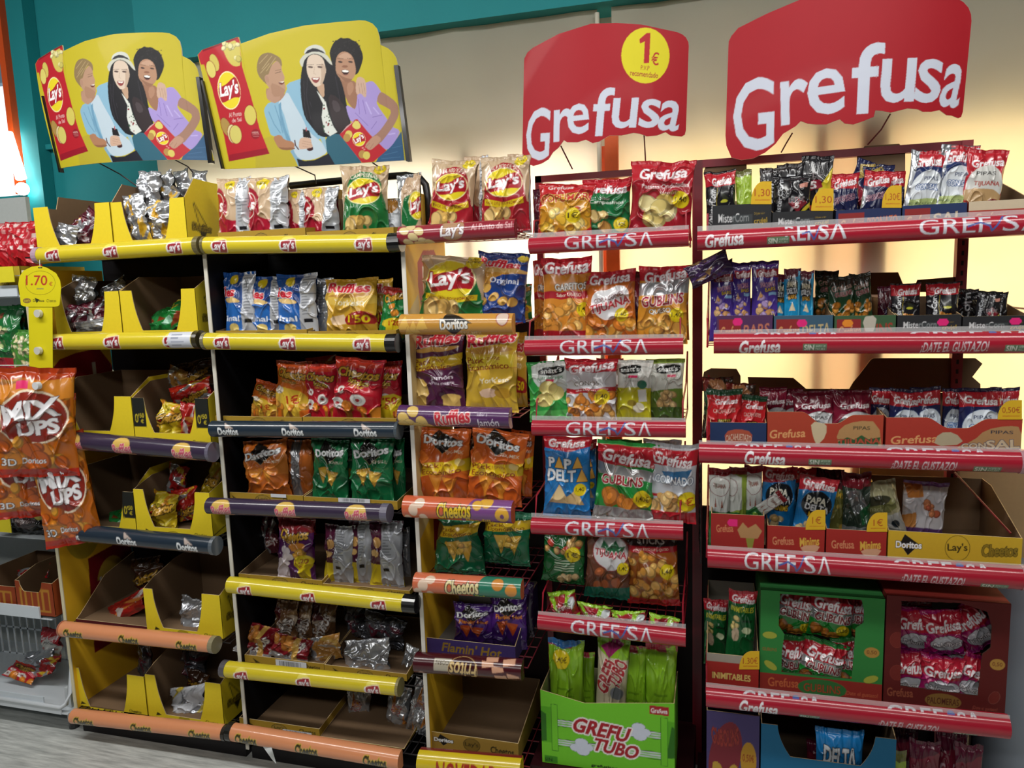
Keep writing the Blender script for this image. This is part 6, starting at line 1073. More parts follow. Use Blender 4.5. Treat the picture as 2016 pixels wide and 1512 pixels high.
carton((3, 5), 838, 1014, 1264, 1264, 'purple tray with gold lettering holding purple tortilla bags', style='tray', outer='3a2a60', inner='6e6a66', art=flam, full=.09, prof=[(0, 0), (.28, 1), (.325, 1)], depth=.33)
pack(d_dor_pu, 894, 970, 1190, .09, T(5), 'purple tortilla bag with orange chips, left in the purple tray', crump=1.1, dz=.004, **s3)
pack(d_dor_pu, 966, 1036, 1172, .10, T(5), 'purple tortilla bag standing taller, right in the purple tray', crump=1.1, dz=.004, **s3)
pack(d_c_pp, 1016, 1050, 1150, .2, T(5), 'dark purple bag in shadow beyond the purple tray', crump=1.1, **s3)
def brown_tray_marks(c): dor(c, 16, 40, 22, 22); c.ell(48, 46, 9, 36, '7a6024', 0, '2a2410', 2); c.text("Lay's", 48, 46, 15, 30, '2a2410'); c.text('Cheetos', 82, 56, 26, 40, '2a2410', bold=.05)
carton((3, 6), 846, 1020, 1452, 1452, 'empty brown tray with dark printed logos at the foot of the narrow rack', style='tray', outer='9a7a34', art=brown_tray_marks, full=.05, prof=[(0, 0), (.325, 1)], depth=.33)

# ================================================================ rack 4: red wire rack
g = 'sharing bags on the red wire rack'; T = lambda i: (4, i); s4 = dict(grp=g)
pack(d_pop, 1056, 1162, 362, .05, T(0), 'yellow and red snack bag at the top left of the wire rack', rot=4, crump=1, **s4)
pack(d_gcamp, 1148, 1242, 352, .07, T(0), 'red and green wavy crisp bag in the middle of the top wire shelf', crump=1.1, **s4)
pack(d_gond, 1236, 1358, 318, .05, T(0), 'large dark red wavy crisp bag at the top right of the wire rack', rot=4, crump=1.1, **s4)
pack(d_mrn, 1050, 1100, 372, .16, T(0), 'dark red bag top behind the yellow and red snack bag', crump=1, **s4)
pack(d_garf, 1068, 1164, 508, .06, T(1), 'bag of orange curls with red top on the second wire shelf', crump=1, **s4)
pack(d_garf, 1050, 1086, 514, .15, T(1), 'edge of a curls bag behind, far left of the second wire shelf', crump=1, **s4)
pack(d_tij, 1154, 1254, 534, .05, T(1), 'orange snack bag with a white heart', rot=-2, crump=1.1, **s4)
pack(d_gubq, 1252, 1350, 524, .05, T(1), 'orange and silver snack bag with purple-red lettering', rot=3, crump=1.1, **s4)
pack(d_tij, 1316, 1356, 530, .15, T(1), 'red bag corner sticking out behind at the right of the second wire shelf', crump=1, **s4)
pack(d_mrn, 1200, 1260, 536, .17, T(1), 'dark red bag top showing behind the heart bag', crump=1, **s4)
pack(d_sng, 1044, 1130, 712, .05, T(2), 'green and white bag of round chips at the left of the third wire shelf', rot=-3, crump=1, **s4)
pack(d_cono, 1112, 1212, 708, .045, T(2), 'silver and red bag of cone snacks', rot=1, crump=1, **s4)
pack(d_cono, 1176, 1226, 708, .13, T(2), 'red bag top behind the cone snacks', crump=1, **s4)
pack(d_sny, 1212, 1280, 710, .06, T(2), 'yellow and white bag with a black oval logo', rot=2, crump=1.1, **s4)
pack(d_snd, 1274, 1346, 708, .08, T(2), 'olive green and grey bag in the shade, right of the yellow one', crump=1.1, **s4)
pack(d_delt, 1070, 1160, 862, .05, T(3), 'bright blue bag of triangle snacks', crump=.9, rot=1, **s4)
pack(d_delt, 1124, 1174, 868, .14, T(3), 'dark blue bag edge behind the bright blue bag', crump=.9, **s4)
pack(d_gub, 1168, 1284, 872, .045, T(3), 'green, red and silver snack bag with a price disc', rot=4, crump=1, **s4)
pack(d_gub, 1196, 1262, 868, .14, T(3), 'red bag top rising behind the green snack bag', crump=1, **s4)
pack(d_corn, 1270, 1368, 876, .05, T(3), 'silver bag with blue lettering and a large price disc', rot=2, crump=1, **s4)
pack(d_corn, 1268, 1340, 868, .15, T(3), 'grey and red bag top behind the silver bag', crump=1, **s4)
pack(d_grb, 1068, 1148, 1048, .10, None, 'green bag turned to its printed back', rot=3, crump=1.1, yb=1146, **s4)
pack(d_tijs, 1152, 1238, 1046, .10, None, 'brown bag with a white oval and teal foot', rot=2, crump=1.1, yb=1178, **s4)
pack(d_stk, 1238, 1336, 1050, .10, None, 'dark bag of orange sticks under a black header', rot=-1, crump=1, yb=1190, **s4)
g = 'lime green tube packets in the green carton'
for k, (xl, xr, yt, Y, fn, lab) in enumerate([(1080, 1148, 1268, .10, d_tubo2, 'lime tube packet with a round price disc, leftmost in the green carton'), (1142, 1170, 1290, .15, d_tubo, 'narrow lime tube packet second from left in the green carton'), (1166, 1226, 1262, .085, d_tubo3, 'lime tube packet with red slanted lettering in the green carton'), (1222, 1272, 1280, .12, d_tubo, 'plain lime tube packet right of the lettered one'), (1268, 1328, 1276, .12, d_tubo, 'plain lime tube packet at the right end of the green carton')]):
    pack(fn, xl, xr, yt, Y, None, lab, zb=.162, crump=.8, t=.5, rot=(0, 0, 3, 0, 1)[k], grp=g, nm='tube_packet', cat='packet of snacks')
for k, (cx, cy, w, h, r, lab) in enumerate([(1112, 1196, 56, 66, -12, 'red and lime packet top above the lowest wire rail, leftmost'), (1170, 1210, 70, 44, 6, 'red and lime packet top above the lowest wire rail, second from left'), (1238, 1222, 72, 42, -4, 'red and lime packet top above the lowest wire rail, third from left'), (1304, 1234, 62, 50, 10, 'red and lime packet top above the lowest wire rail, rightmost')]):
    loose(d_tubtop, cx, cy, w, h, r, .06, lab, crump=1.4, grp=g, nm='tube_packet', cat='packet of snacks')
def tuboart(c):
    c.rect(0, 0, 100, 100, '6fc02c')
    for x0, x1 in ((-4, 8), (94, 104)): c.rect(x0, 24, x1, 72, '58a820'); c.poly([(x0+4, 30), (x0+8, 34), (x0+8, 70), (x0, 72)], '2f6a1c')
    for x0, x1 in ((8, 13), (90, 95)): c.rect(x0, 20, x1, 82, '6fc02c'); c.line([(x0, 20), (x1, 20), (x1, 82), (x0, 82), (x0, 20)], 2, '2f6a1c')
    for y0 in (40, 66):
        for k in range(3): c.rect(13, y0+k*3, 90, y0+k*3+1.6, 'c9ccd6')
        c.rect(13, y0-1, 90, y0-.4, '2a4a20'); c.rect(13, y0+8.4, 90, y0+9, '2a4a20')
    for x, y, s in ((74, 40, 1), (31, 70, 1)):
        for dx, dy, r in ((-4, 4, 5), (0, -4, 5), (4, 2, 5), (1, 8, 5)): c.ell(x+dx, y+dy, r, r*1.05, 'ccd2e2', 0, '2a3a2a', 1)
        for dx, dy, r in ((-4, 4, 5), (0, -4, 5), (4, 2, 5), (1, 8, 5)): c.ell(x+dx, y+dy, r*.9, r*.95, 'ccd2e2')
    c.text('GREFU', 46, 46, 42, 20, 'a3222c', 'e9e2e2', 6, 5, .25, 0, .07); c.text('TUBO', 57, 68, 34, 18, 'a3222c', 'e9e2e2', 6, 5, .25, 0, .07)
    c.rect(82, 6, 96, 17, 'a3222c'); c.text('Grefusa', 89, 12, 12, 6, 'e9e2e2', rot=-2, bold=.04); c.text('grefusitos', 48, 95, 20, 5, '1c2a14', None, 0, 0, 0, 0, .06); c.rect(2, 90, 12, 99, '3f8a20'); c.text('SIN', 5, 95, 6, 5, '1a2a12')
carton(None, 1066, 1328, 1385, 1385, 'bright green printed carton with red comic lettering on the floor', style='tray', outer='6fc02c', inner='9a9a72', art=tuboart, full=-.02, depth=.2, Y=.02, zb=.157, fn_top=lambda a: 1358+27*min(1, a/.34), prof=[(0, 0), (.2, 0)], yref=1440)

# ================================================================ rack 5: wide red rack of small packets
g5 = 'small cartons on the wide red rack'
def mca(c): c.text('MisterCorn', 36, 38, 52, 26, 'c9ccce', bold=.02); c.text('crujel', 82, 52, 22, 20, 'b0922c', rot=-4); c.text('Déjate vivir', 80, 30, 18, 9, '8a742c'); c.rect(34, 30, 68, 80, '4a5254', .55)
def twoart(bgc, right, rc='c98a4a'):
    def f(c): c.rect(4, 14, 44, 96, '8a2a2a'); c.text('Grefusa', 26, 62, 38, 46, 'c98a5a', rot=-5, bold=.03, shear=.15); c.text(right, 72, 56, 46, 46, rc, None, 0, -4, .1, 0, .03)
    return f
def s5c(i, xl, xr, y, lab, outer, art, **k): k.setdefault('prof', [(0, 0), (.06, .2), (.2, 1), (.325, 1)]); k.setdefault('depth', .33); return carton((5, i), xl, xr, y, y, lab, style='tray', outer=outer, art=art, full=k.pop('full', .04), grp=g5, **k)
s5c(0, 1403, 1519, 402, 'black carton with white lettering and a price ear, first on the top shelf', '26282b', mca, flap=(1478, 1519, 357, 402, '1,30'), lid=[(1386, 336), (1392, 322), (1400, 316), (1452, 314), (1470, 322), (1470, 345), (1386, 345)])
s5c(0, 1521, 1640, 415, 'black carton with a price ear, second on the top shelf', '26282b', mca, flap=(1597, 1641, 371, 415, '1,30'))
s5c(0, 1646, 1774, 411, 'navy carton with a yellow price ear, third on the top shelf', '222f58', twoart('222f58', 'PIPONAZO', 'b8603a'), flap=(1736, 1775, 365, 409, '1,30€'), lid=[(1687, 345), (1687, 308), (1702, 288), (1770, 283), (1782, 300), (1782, 345)])
s5c(0, 1777, 1904, 402, 'navy and red carton of white and navy seed packets on the top shelf', '22345e', twoart('22345e', 'SAL', 'c9b89a'))
s5c(0, 1908, 2030, 394, 'torn red and white carton at the right end of the top shelf', 'a33a30', lambda c: (c.rect(0, 0, 100, 34, 'c9bba0'), c.text('Grefusa', 36, 60, 48, 34, 'c9906a', rot=-3, bold=.03)), full=.06, prof=[(0, 0), (.12, .6), (.2, 1), (.325, .9)])
g = 'small packets on the top shelf of the wide rack'; s5 = dict(grp=g, nm='snack_packet', cat='packet of snacks', t=.3); T = lambda i: (5, i)
pack(d_mc, 1392, 1452, 336, .06, T(0), 'black nut packet with red top in the first black carton', crump=1, rot=-2, **s5)
pack(d_lime, 1452, 1484, 334, .07, T(0), 'narrow lime green packet in the first black carton', crump=1.2, rot=-2, **s5)
pack(d_blk, 1496, 1530, 330, .17, T(0), 'black packet with white letters at the back, left of the mix packets', crump=1.2, **s5)
pack(d_blk, 1530, 1580, 322, .19, T(0), 'crinkled black packet at the back above the second black carton', crump=1.3, **s5)
pack(d_mix5, 1524, 1596, 345, .05, T(0), 'wide black mix packet with a red arrow badge', crump=.9, **s5)
pack(d_mix5y, 1572, 1632, 306, .09, T(0), 'tall black mix packet with a yellow edge and pointed corner', crump=1.1, rot=3, **s5)
pack(d_navy, 1634, 1700, 314, .2, T(0), 'navy and gold packet lying at the back of the third carton', crump=1.5, rot=20, **s5)
pack(d_pip, 1634, 1690, 342, .09, T(0), 'navy seed packet with red top behind the left of the third carton', crump=1, **s5)
pack(d_pip, 1686, 1740, 336, .055, T(0), 'navy seed packet with red top tilted at the front of the third carton', crump=1, rot=8, **s5)
pack(d_pip, 1738, 1782, 338, .09, T(0), 'navy seed packet with red top behind the yellow price ear', crump=1.1, **s5)
pack(d_navy, 1700, 1760, 326, .19, T(0), 'dark crumpled packets top in front of the raised tan lid', crump=1.5, **s5)
pack(d_psal_s, 1772, 1838, 296, .055, T(0), 'white and navy seed packet with red top, left of the silver edge', crump=1, rot=8, **s5)
pack(d_psal_s, 1830, 1902, 286, .06, T(0), 'white and navy seed packet with red pointed top, right one', crump=1, rot=8, **s5)
pack(d_pred, 1886, 1964, 294, .05, T(0), 'red seed packet with white oval at the right of the top shelf', crump=1, rot=7, **s5)
pack(d_psal, 1812, 1850, 300, .13, T(0), 'seed packet with a gold corner standing behind the white and navy pair', crump=1.1, **s5)
# second shelf
stk = lambda col: col
def pk(art, x, y, col): return lambda c: (art(c), c.ell(x, y, 9, 14, col), c.rect(x-6, y-14, x+6, y+14, col))
s5c(1, 1411, 1521, 621, 'purple carton with a pink sticker on the second shelf', '4f2f58', pk(twoart('', 'BARS', 'b8705a'), 38, 24, 'e0287a'))
s5c(1, 1524, 1640, 621, 'blue-grey carton with a pink sticker on the second shelf', '3a5a70', pk(twoart('', 'DELT\u039b', 'b8a87a'), 48, 30, 'e0287a'))
s5c(1, 1643, 1764, 621, 'green carton with an orange sticker and torn white patch', '3a5a3c', pk(lambda c: (twoart('', 'BLINS', '9a3a2c')(c), c.poly([(44, 6), (70, 0), (66, 60), (56, 96)], 'b9b6a8', 1)), 22, 30, 'e08a2c'), lid=[(1702, 580), (1702, 537), (1768, 536), (1778, 560), (1778, 580)])
s5c(1, 1767, 1893, 620, 'black carton with a pink sticker under two nut packets', '26282b', pk(mca, 72, 30, 'e0287a'), lid=[(1796, 575), (1806, 551), (1880, 545), (1886, 575)])
s5c(1, 1896, 2030, 622, 'black carton with a pink sticker at the right end of the second shelf', '26282b', pk(mca, 78, 24, 'e0287a'), full=.03)
g = 'small packets on the second shelf of the wide rack'; s5['grp'] = g
pack(d_snk, 1398, 1444, 527, .06, T(1), 'purple snack bar packet, first of three', crump=.9, **s5)
pack(d_snk, 1440, 1478, 517, .065, T(1), 'purple snack bar packet, second and narrowest of three', crump=.9, **s5)
pack(d_snk, 1480, 1532, 514, .06, T(1), 'purple snack bar packet, third with a bright glint', crump=.9, **s5)
pack(d_c_pp, 1400, 1440, 512, .18, T(1), 'dark purple packet at the back above the purple carton', crump=1.3, **s5)
loose(d_c_pp, 1396, 530, 92, 46, -24, .0, 'dark purple packet hanging out past the left red post', crump=1.3, nm='snack_packet', cat='packet of snacks')
pack(d_dls, 1518, 1552, 540, .075, T(1), 'turquoise packet turned sideways next to the purple ones', crump=1, **s5)
pack(d_dls, 1544, 1576, 530, .06, T(1), 'turquoise triangle snack packet facing front', crump=.9, **s5)
pack(d_dls, 1572, 1602, 534, .07, T(1), 'turquoise triangle snack packet at the right of its carton', crump=.9, **s5)
pack(d_gdk, 1604, 1650, 534, .17, T(1), 'dark olive packet lying back above the green carton', crump=1.4, **s5)
pack(d_gdk, 1636, 1688, 544, .075, T(1), 'green snack packet with brown curls in the orange-stickered carton', crump=1.1, rot=-3, **s5)
pack(d_gdk, 1682, 1722, 538, .08, T(1), 'green snack packet tilted beside the first green one', crump=1.2, rot=-4, **s5)
pack(d_mc, 1754, 1812, 558, .06, T(1), 'black nut packet with bright red top, left of the pair', crump=1, **s5)
pack(d_mc, 1824, 1888, 556, .06, T(1), 'black nut packet with bright red top, right of the pair', crump=1, **s5)
pack(d_mrn, 1728, 1766, 564, .12, T(1), 'dark red packet behind the left nut packet', crump=1.1, **s5)
pack(d_blk, 1884, 1926, 570, .12, T(1), 'crinkled black packet between the nut packets and the mix packet', crump=1.4, **s5)
pack(d_mix5, 1918, 1966, 574, .06, T(1), 'short black mix packet at the right end of the second shelf', crump=1.1, rot=4, **s5)
pack(d_blk, 1950, 1984, 576, .12, T(1), 'black packet edge behind the short mix packet', crump=1.2, **s5)
# third shelf
def caca(c): c.poly([(26, 36), (50, 22), (76, 34), (74, 80), (50, 72), (28, 84)], 'a8503a', 1); c.text('CACAHUETAZO', 51, 54, 46, 26, 'd8b09a', '6a2a20', 1, 0, 0, .3, .04)
s5c(2, 1398, 1509, 832, 'navy carton with a red badge on the third shelf', '22365e', caca, lid=[(1378, 770), (1386, 732), (1400, 725), (1450, 726), (1458, 740), (1458, 770)])
def tija(c): c.poly([(70, 100), (60, 70), (64, 36), (78, 20), (96, 22), (100, 100)], 'b08a5a', 1); c.text('Grefusa', 18, 56, 32, 22, 'd9a06a', rot=-4, bold=.03, shear=.15); c.text('PIPAS', 82, 38, 14, 9, '3a3a2a', bold=.02); c.poly([(62, 74), (70, 62), (76, 68), (82, 56), (88, 66), (98, 60), (96, 84), (64, 90)], '2f5a34'); c.text('TIJUANA', 80, 74, 36, 18, 'b0503a', '2a2a1a', 1, -3, 0, 0, .05); c.poly([(38, 24), (52, 26), (52, 60), (44, 86), (40, 60)], 'c9bb9a', 1)
def dip(l, d, r): 
    def f(a):
        if a < .3: return l
        if a < .48: t = (a-.3)/.18; t = t*t*(3-2*t); return l+(d-l)*t
        if a < .6: return d
        if a < .76: t = (a-.6)/.16; t = t*t*(3-2*t); return d+(r-d)*t
        return r
    return f
s5c(2, 1511, 1739, 840, 'red and tan carton of maroon seed packets on the third shelf', 'a8402c', tija, fn_top=dip(811, 834, 817), lid=[(1476, 775), (1472, 742), (1562, 744), (1590, 768), (1590, 780)], full=.02)
def csal(c): c.poly([(56, 100), (52, 80), (66, 60), (74, 30), (90, 18), (100, 22), (100, 100)], 'ab865a', 1); c.text('Grefusa', 22, 60, 36, 22, 'd9a06a', rot=-4, bold=.03, shear=.15); c.text('PIPAS', 86, 36, 16, 9, '2a3040', bold=.02); c.text('CON', 66, 74, 18, 15, 'c9b89a', '22345e', 2, -4, 0, 0, .05); c.text('SAL', 87, 68, 24, 24, 'c9b89a', '22345e', 2, -4, 0, 0, .05); c.poly([(40, 40), (52, 38), (60, 70), (36, 78)], 'b0a68a', 1)
s5c(2, 1744, 2012, 846, 'long red and tan carton of white seed packets with a yellow price ear', 'a8382c', csal, fn_top=dip(822, 843, 825), flap=(1964, 2012, 788, 826, '0,50€'), lid=[(1668, 772), (1680, 752), (1690, 740), (1714, 708), (1720, 705), (1920, 705), (1934, 716), (1914, 742), (1930, 756), (1930, 772)], full=.02)
g = 'small packets on the third shelf of the wide rack'; s5['grp'] = g
pack(d_cac, 1392, 1460, 768, .05, T(2), 'bright red packet with green top in the navy carton, left', crump=1, **s5)
pack(d_cac, 1452, 1504, 780, .055, T(2), 'bright red packet with green top in the navy carton, right', crump=1, rot=3, **s5)
pack(d_grt, 1384, 1442, 744, .16, T(2), 'brown and green packet lying at the back of the navy carton', crump=1.4, **s5)
pack(d_grt, 1430, 1486, 756, .14, T(2), 'dark green crinkled packet behind the right bright red one', crump=1.4, **s5)
pack(d_ptij, 1496, 1548, 764, .12, T(2), 'maroon seed packet half hidden beside the navy carton', crump=1, **s5)
pack(d_ptij, 1532, 1580, 766, .13, T(2), 'maroon seed packet in the shade behind the tan peak', crump=1, **s5)
pack(d_ptij, 1566, 1645, 771, .055, T(2), 'maroon seed packet at the front left of its carton', crump=1, rot=-3, **s5)
pack(d_ptij, 1638, 1716, 769, .055, T(2), 'maroon seed packet at the front right of its carton', crump=1, **s5)
pack(d_pcs, 1712, 1754, 765, .10, T(2), 'navy and red seed packet edge at the left of the long carton', crump=1, **s5)
pack(d_pcs, 1746, 1808, 767, .055, T(2), 'white and navy seed packet, first in the long carton', crump=1, rot=3, **s5)
pack(d_pcs, 1800, 1858, 763, .06, T(2), 'white and navy seed packet, second in the long carton', crump=1, rot=-3, **s5)
pack(d_pcs, 1856, 1896, 766, .075, T(2), 'white and navy seed packet, narrow third in the long carton', crump=1, **s5)
pack(d_pcs, 1888, 1972, 766, .05, T(2), 'white and navy seed packet, widest in the long carton', crump=.9, rot=-1, **s5)
pack(d_pcs, 1950, 2006, 765, .10, T(2), 'white and navy seed packet behind the yellow price ear of the long carton', crump=1, **s5)
# fourth shelf
s5c(3, 1400, 1505, 1013, 'red carton with a pink sticker on the fourth shelf', '9a2a26', lambda c: (c.text('Grefusa', 26, 38, 32, 20, 'c9805a', rot=-4, bold=.03), c.poly([(50, 40), (60, 20), (70, 34), (84, 22), (96, 40), (88, 60), (56, 60)], 'b0885a'), c.poly([(66, 60), (82, 60), (78, 88), (70, 88)], '8a8a3a'), c.ell(38, 22, 7, 9, 'e0287a'), c.rect(34, 13, 50, 31, 'e0287a'), c.text('SIN PALMA', 76, 94, 34, 10, 'c98a6a')))
def mini(c): c.text('Grefusa', 28, 50, 38, 28, 'd08a64', rot=-3, bold=.03); c.text('Minims', 74, 48, 34, 30, 'd9b04a', None, 0, -8, .1, 0, .05); c.poly([(56, 64), (94, 56), (86, 84), (66, 88)], 'd0a080', 1)
s5c(3, 1511, 1624, 1037, 'red carton with a price ear on the fourth shelf, left one', 'a02c26', mini, flap=(1586, 1625, 1004, 1043, '1€'))
s5c(3, 1627, 1746, 1044, 'red carton with a price ear on the fourth shelf, next to the yellow carton', 'a02c26', mini, flap=(1706, 1747, 1009, 1047, '1€'))
def biglogos(c): dor(c, 16, 42, 20, 22); c.ell(53, 44, 9, 38, 'c9a62c', 0, '3a3010', 2); c.text("Lay's", 53, 44, 15, 30, '3a3010', rot=-3, bold=.04); c.text('Cheetos', 84, 44, 26, 38, '8a7420', '3a3010', 2, -4, .1, 0, .05)
s5c(3, 1749, 2014, 1050, 'wide yellow carton with dark printed logos on the fourth shelf', 'c9a62c', biglogos, fn_top=lambda a: 1044+16*a, full=.075, prof=[(0, 0), (.25, 1), (.33, 1)])
g = 'small packets on the fourth shelf of the wide rack'; s5['grp'] = g
pack(d_wg, 1396, 1437, 925, .06, T(3), 'tall white and green packet, first at the left', crump=.8, **s5)
pack(d_wg2, 1436, 1470, 923, .065, T(3), 'tall white and lime packet, second from the left', crump=.8, **s5)
pack(d_wg, 1466, 1500, 920, .07, T(3), 'tall white and green packet, third from the left', crump=.8, **s5)
pack(d_dlm, 1496, 1562, 922, .09, T(3), 'blue triangle snack packet partly hidden by a white one', crump=1, rot=2, **s5)
loose(d_wg, 1510, 996, 28, 78, 52, .05, 'white packet with red stripe lying slantwise in the fourth shelf', crump=1, grp=g, nm='snack_packet', cat='packet of snacks')
pack(d_dlm, 1552, 1626, 940, .055, T(3), 'blue triangle snack packet at the front with red top', crump=1, rot=9, **s5)
pack(d_dlm, 1560, 1606, 924, .14, T(3), 'dark blue packet behind the front blue one', crump=1.2, **s5)
pack(d_oliv, 1612, 1662, 942, .07, T(3), 'olive green snack packet right of the blue ones', crump=1.1, rot=3, **s5)
pack(d_mrn, 1598, 1660, 926, .16, T(3), 'dark maroon packet high at the back of the fourth shelf', crump=1.2, **s5)
pack(d_sgd, 1658, 1714, 934, .06, T(3), 'dark green packet with red top and silver glints', crump=1.4, **s5)
pack(d_bei, 1706, 1798, 950, .09, T(3), 'beige and olive snack bag slumped in the yellow carton', crump=1.3, rot=-14, **s5)
pack(d_whor, 1770, 1856, 950, .15, T(3), 'white bag with orange corner and purple edge in the yellow carton', crump=1, rot=4, **s5)
# fifth shelf: big display boxes
def inim(c): c.text('INIMITABLES', 48, 66, 74, 20, 'd9b86a', '5a1418', 1, 0, 0, 0, .06); c.rect(0, 0, 100, 24, '9a9286')
carton((5, 4), 1391, 1494, 1290, 1290, 'red-fronted grey carton of green nut packets on the fifth shelf', style='tray', outer='9a2620', inner='8f887c', art=inim, full=.10, prof=[(0, 0), (.05, .1), (.25, 1), (.33, 1)], depth=.33, flap=(1455, 1495, 1282, 1318, '1.30€'), grp=g5)
def window_box(xl, xr, yt, yb_, hole, col, col2, label, art, Yf=.02, depth=.32):
    """tall printed display box with a cut-out front window"""
    z0 = SH[5, 4]+.001; xa, xb = P(xl, yb_-60, Yf)[0], P(xr, yb_-60, Yf)[0]; z1 = P((xl+xr)/2, yt, Yf)[2]; ht = z1-z0; root = thing('display_box', ((xa+xb)/2, Yf, z0), label, 'carton', g5)
    c = Cv(0, 0, 100, 100, (xr-xl)*2, (yb_-yt)*2, col); art(c); c.done(); n, mm = int(xr-xl), int((yb_-yt)); U, V = np.meshgrid(np.linspace(0, 1, n), np.linspace(0, 1, mm)); hp = np.array(hole, float)
    ins = np.zeros(U.shape, bool); q = hp
    for i in range(len(q)):
        (ax, ay), (bx, by) = q[i], q[(i+1) % len(q)]
        if ay != by: ins ^= ((ay > V*100) != (by > V*100)) & (U*100 < (bx-ax)*(V*100-ay)/(by-ay)+ax)
    G = np.stack([xa+(xb-xa)*U, np.full_like(U, Yf), z1-ht*V], -1); idx = np.arange(U.size).reshape(U.shape); keep = ~(ins[:-1, :-1] & ins[1:, 1:] & ins[1:, :-1] & ins[:-1, 1:])
    f = np.stack([idx[1:, :-1], idx[1:, 1:], idx[:-1, 1:], idx[:-1, :-1]], -1)[keep]
    mb = MB(); mb.v.append(G.reshape(-1, 3)); mb.c.append(c.sample(U*100, V*100).reshape(-1, 4)); mb.q.append(f); mb.n += U.size
    G2 = G.copy(); G2[..., 1] += .003; mb.v.append(G2.reshape(-1, 3)); mb.c.append(np.tile(mb.col('4a4036'), (U.size, 1))); mb.q.append(f[:, ::-1]+mb.n); mb.n += U.size
    part(root, 'front_panel', mb, CARD)
    for x, s in ((xa, 1), (xb, -1)):
        mb = MB(); mb.prism([(Yf+.003, z0), (Yf+depth, z0), (Yf+depth, z1), (Yf+.003, z1)], 'x', x, x+s*.003, col2, '4a4036'); part(root, 'side_panel', mb, CARD)
    mb = MB(); mb.box(xa+.003, Yf+depth-.003, z0, xb-.003, Yf+depth, z1, '3a322a'); part(root, 'back_panel', mb, CARD)
    mb = MB(); mb.box(xa+.003, Yf+.003, z1-.003, xb-.003, Yf+depth-.003, z1, col2); part(root, 'top_panel', mb, CARD)
    return root
def gbox(c):
    c.rect(0, 82, 100, 100, '8a2a22'); c.text('Grefusa', 20, 90, 26, 9, 'b8603a', rot=-2, bold=.03); c.ell(52, 92, 20, 9, '2f6a34'); c.text('GUBLINS', 52, 92, 30, 8, '9a4a2a', '3a2a14', 1); c.text('¡Date el gustazo!', 84, 94, 26, 5, 'b0583a')
    for x, y, r in ((8, 44, 0), (9, 74, 30), (91, 78, -20)): c.ell(x, y, 6, 3.4, '9aa03a', r, '3a6a2a', 1)
    c.ell(91, 52, 6, 5, 'a8803a'); c.text('0,50', 91, 52, 8, 4, '6a3a1c'); c.text('GUBLINS', 8, 58, 12, 3.4, '8a5a2a')
window_box(1496, 1738, 1170, 1372, [(16, 2), (82, 2), (84, 12), (84, 24), (78, 30), (76, 80), (18, 80), (18, 60), (20, 42), (15, 34)], '2c7a38', '2a6a34', 'green display box with a cut-out window full of green and red packets', gbox)
def rbox(c):
    c.text('Grefusa', 14, 88, 22, 8, '8a4a34', rot=-2, bold=.03); c.ell(50, 92, 15, 7, '7a5a2a'); c.text('PALOMERAS', 50, 92, 26, 6, '4a1a14'); c.ell(92, 54, 6, 5, 'a8803a'); c.text('0,50', 92, 54, 8, 4, '6a2a1c')
    for x, y in ((10, 40), (11, 70)): c.ell(x, y, 6, 7, '6a221c', 20, '8a3a30', 1)
    c.ell(91, 84, 4, 6, '6a221c', 30, '8a5a50', 1); c.text('¡Date el gustazo!', 84, 95, 20, 4, '8a4034')
window_box(1740, 1982, 1180, 1400, [(12, 4), (60, 2), (82, 8), (86, 20), (86, 40), (80, 46), (78, 84), (14, 82), (13, 50)], '571614', '7a241e', 'dark red display box with a cut-out window full of magenta packets', rbox, .02)
g = 'green nut packets in the red-fronted grey carton'; s5['grp'] = g
pack(d_tab, 1386, 1432, 1184, .14, T(4), 'dark green nut packet in the shade at the left of the grey carton', crump=1.2, dz=.003, **s5)
pack(d_tab, 1428, 1482, 1166, .08, T(4), 'green nut packet with red top leaning in the grey carton', crump=1, dz=.003, rot=3, yb=1302, **s5)
g = 'green and red packets in the green display box'
for cx, cy, w, h, r, Y, lab in [(1566, 1200, 84, 104, 4, .13, 'upper left green and red packet in the green box'), (1636, 1208, 92, 106, 4, .11, 'upper middle green and red packet in the green box'), (1690, 1212, 76, 100, -2, .13, 'upper right green and red packet in the green box'), (1560, 1298, 78, 108, 0, .09, 'lower left green and red packet in the green box'), (1618, 1304, 92, 100, 12, .075, 'lower middle green and red packet tilted in the green box'), (1678, 1300, 76, 104, -10, .09, 'lower right green and red packet in the green box')]:
    loose(d_gbs, cx, cy, w, h, r, Y, lab, crump=1, grp=g, nm='snack_packet', cat='packet of snacks')
g = 'magenta packets in the dark red display box'
for cx, cy, w, h, r, Y, lab in [(1800, 1190, 76, 44, -4, .2, 'topmost magenta packet lying at the back of the dark red box'), (1800, 1240, 84, 104, 3, .12, 'upper left magenta packet in the dark red box'), (1854, 1244, 84, 104, -6, .11, 'upper middle magenta packet in the dark red box'), (1914, 1232, 84, 110, -36, .13, 'upper right magenta packet turned sideways in the dark red box'), (1788, 1324, 78, 104, 0, .08, 'lower left magenta packet in the dark red box'), (1850, 1332, 90, 98, 6, .07, 'lower middle magenta packet in the dark red box'), (1916, 1334, 74, 108, 20, .08, 'lower right magenta packet in the dark red box'), (1890, 1288, 76, 36, 16, .145, 'magenta packet pressed flat between the two layers')]:
    loose(d_pal, cx, cy, w, h, r, Y, lab, crump=1.2, grp=g, nm='snack_packet', cat='packet of snacks')
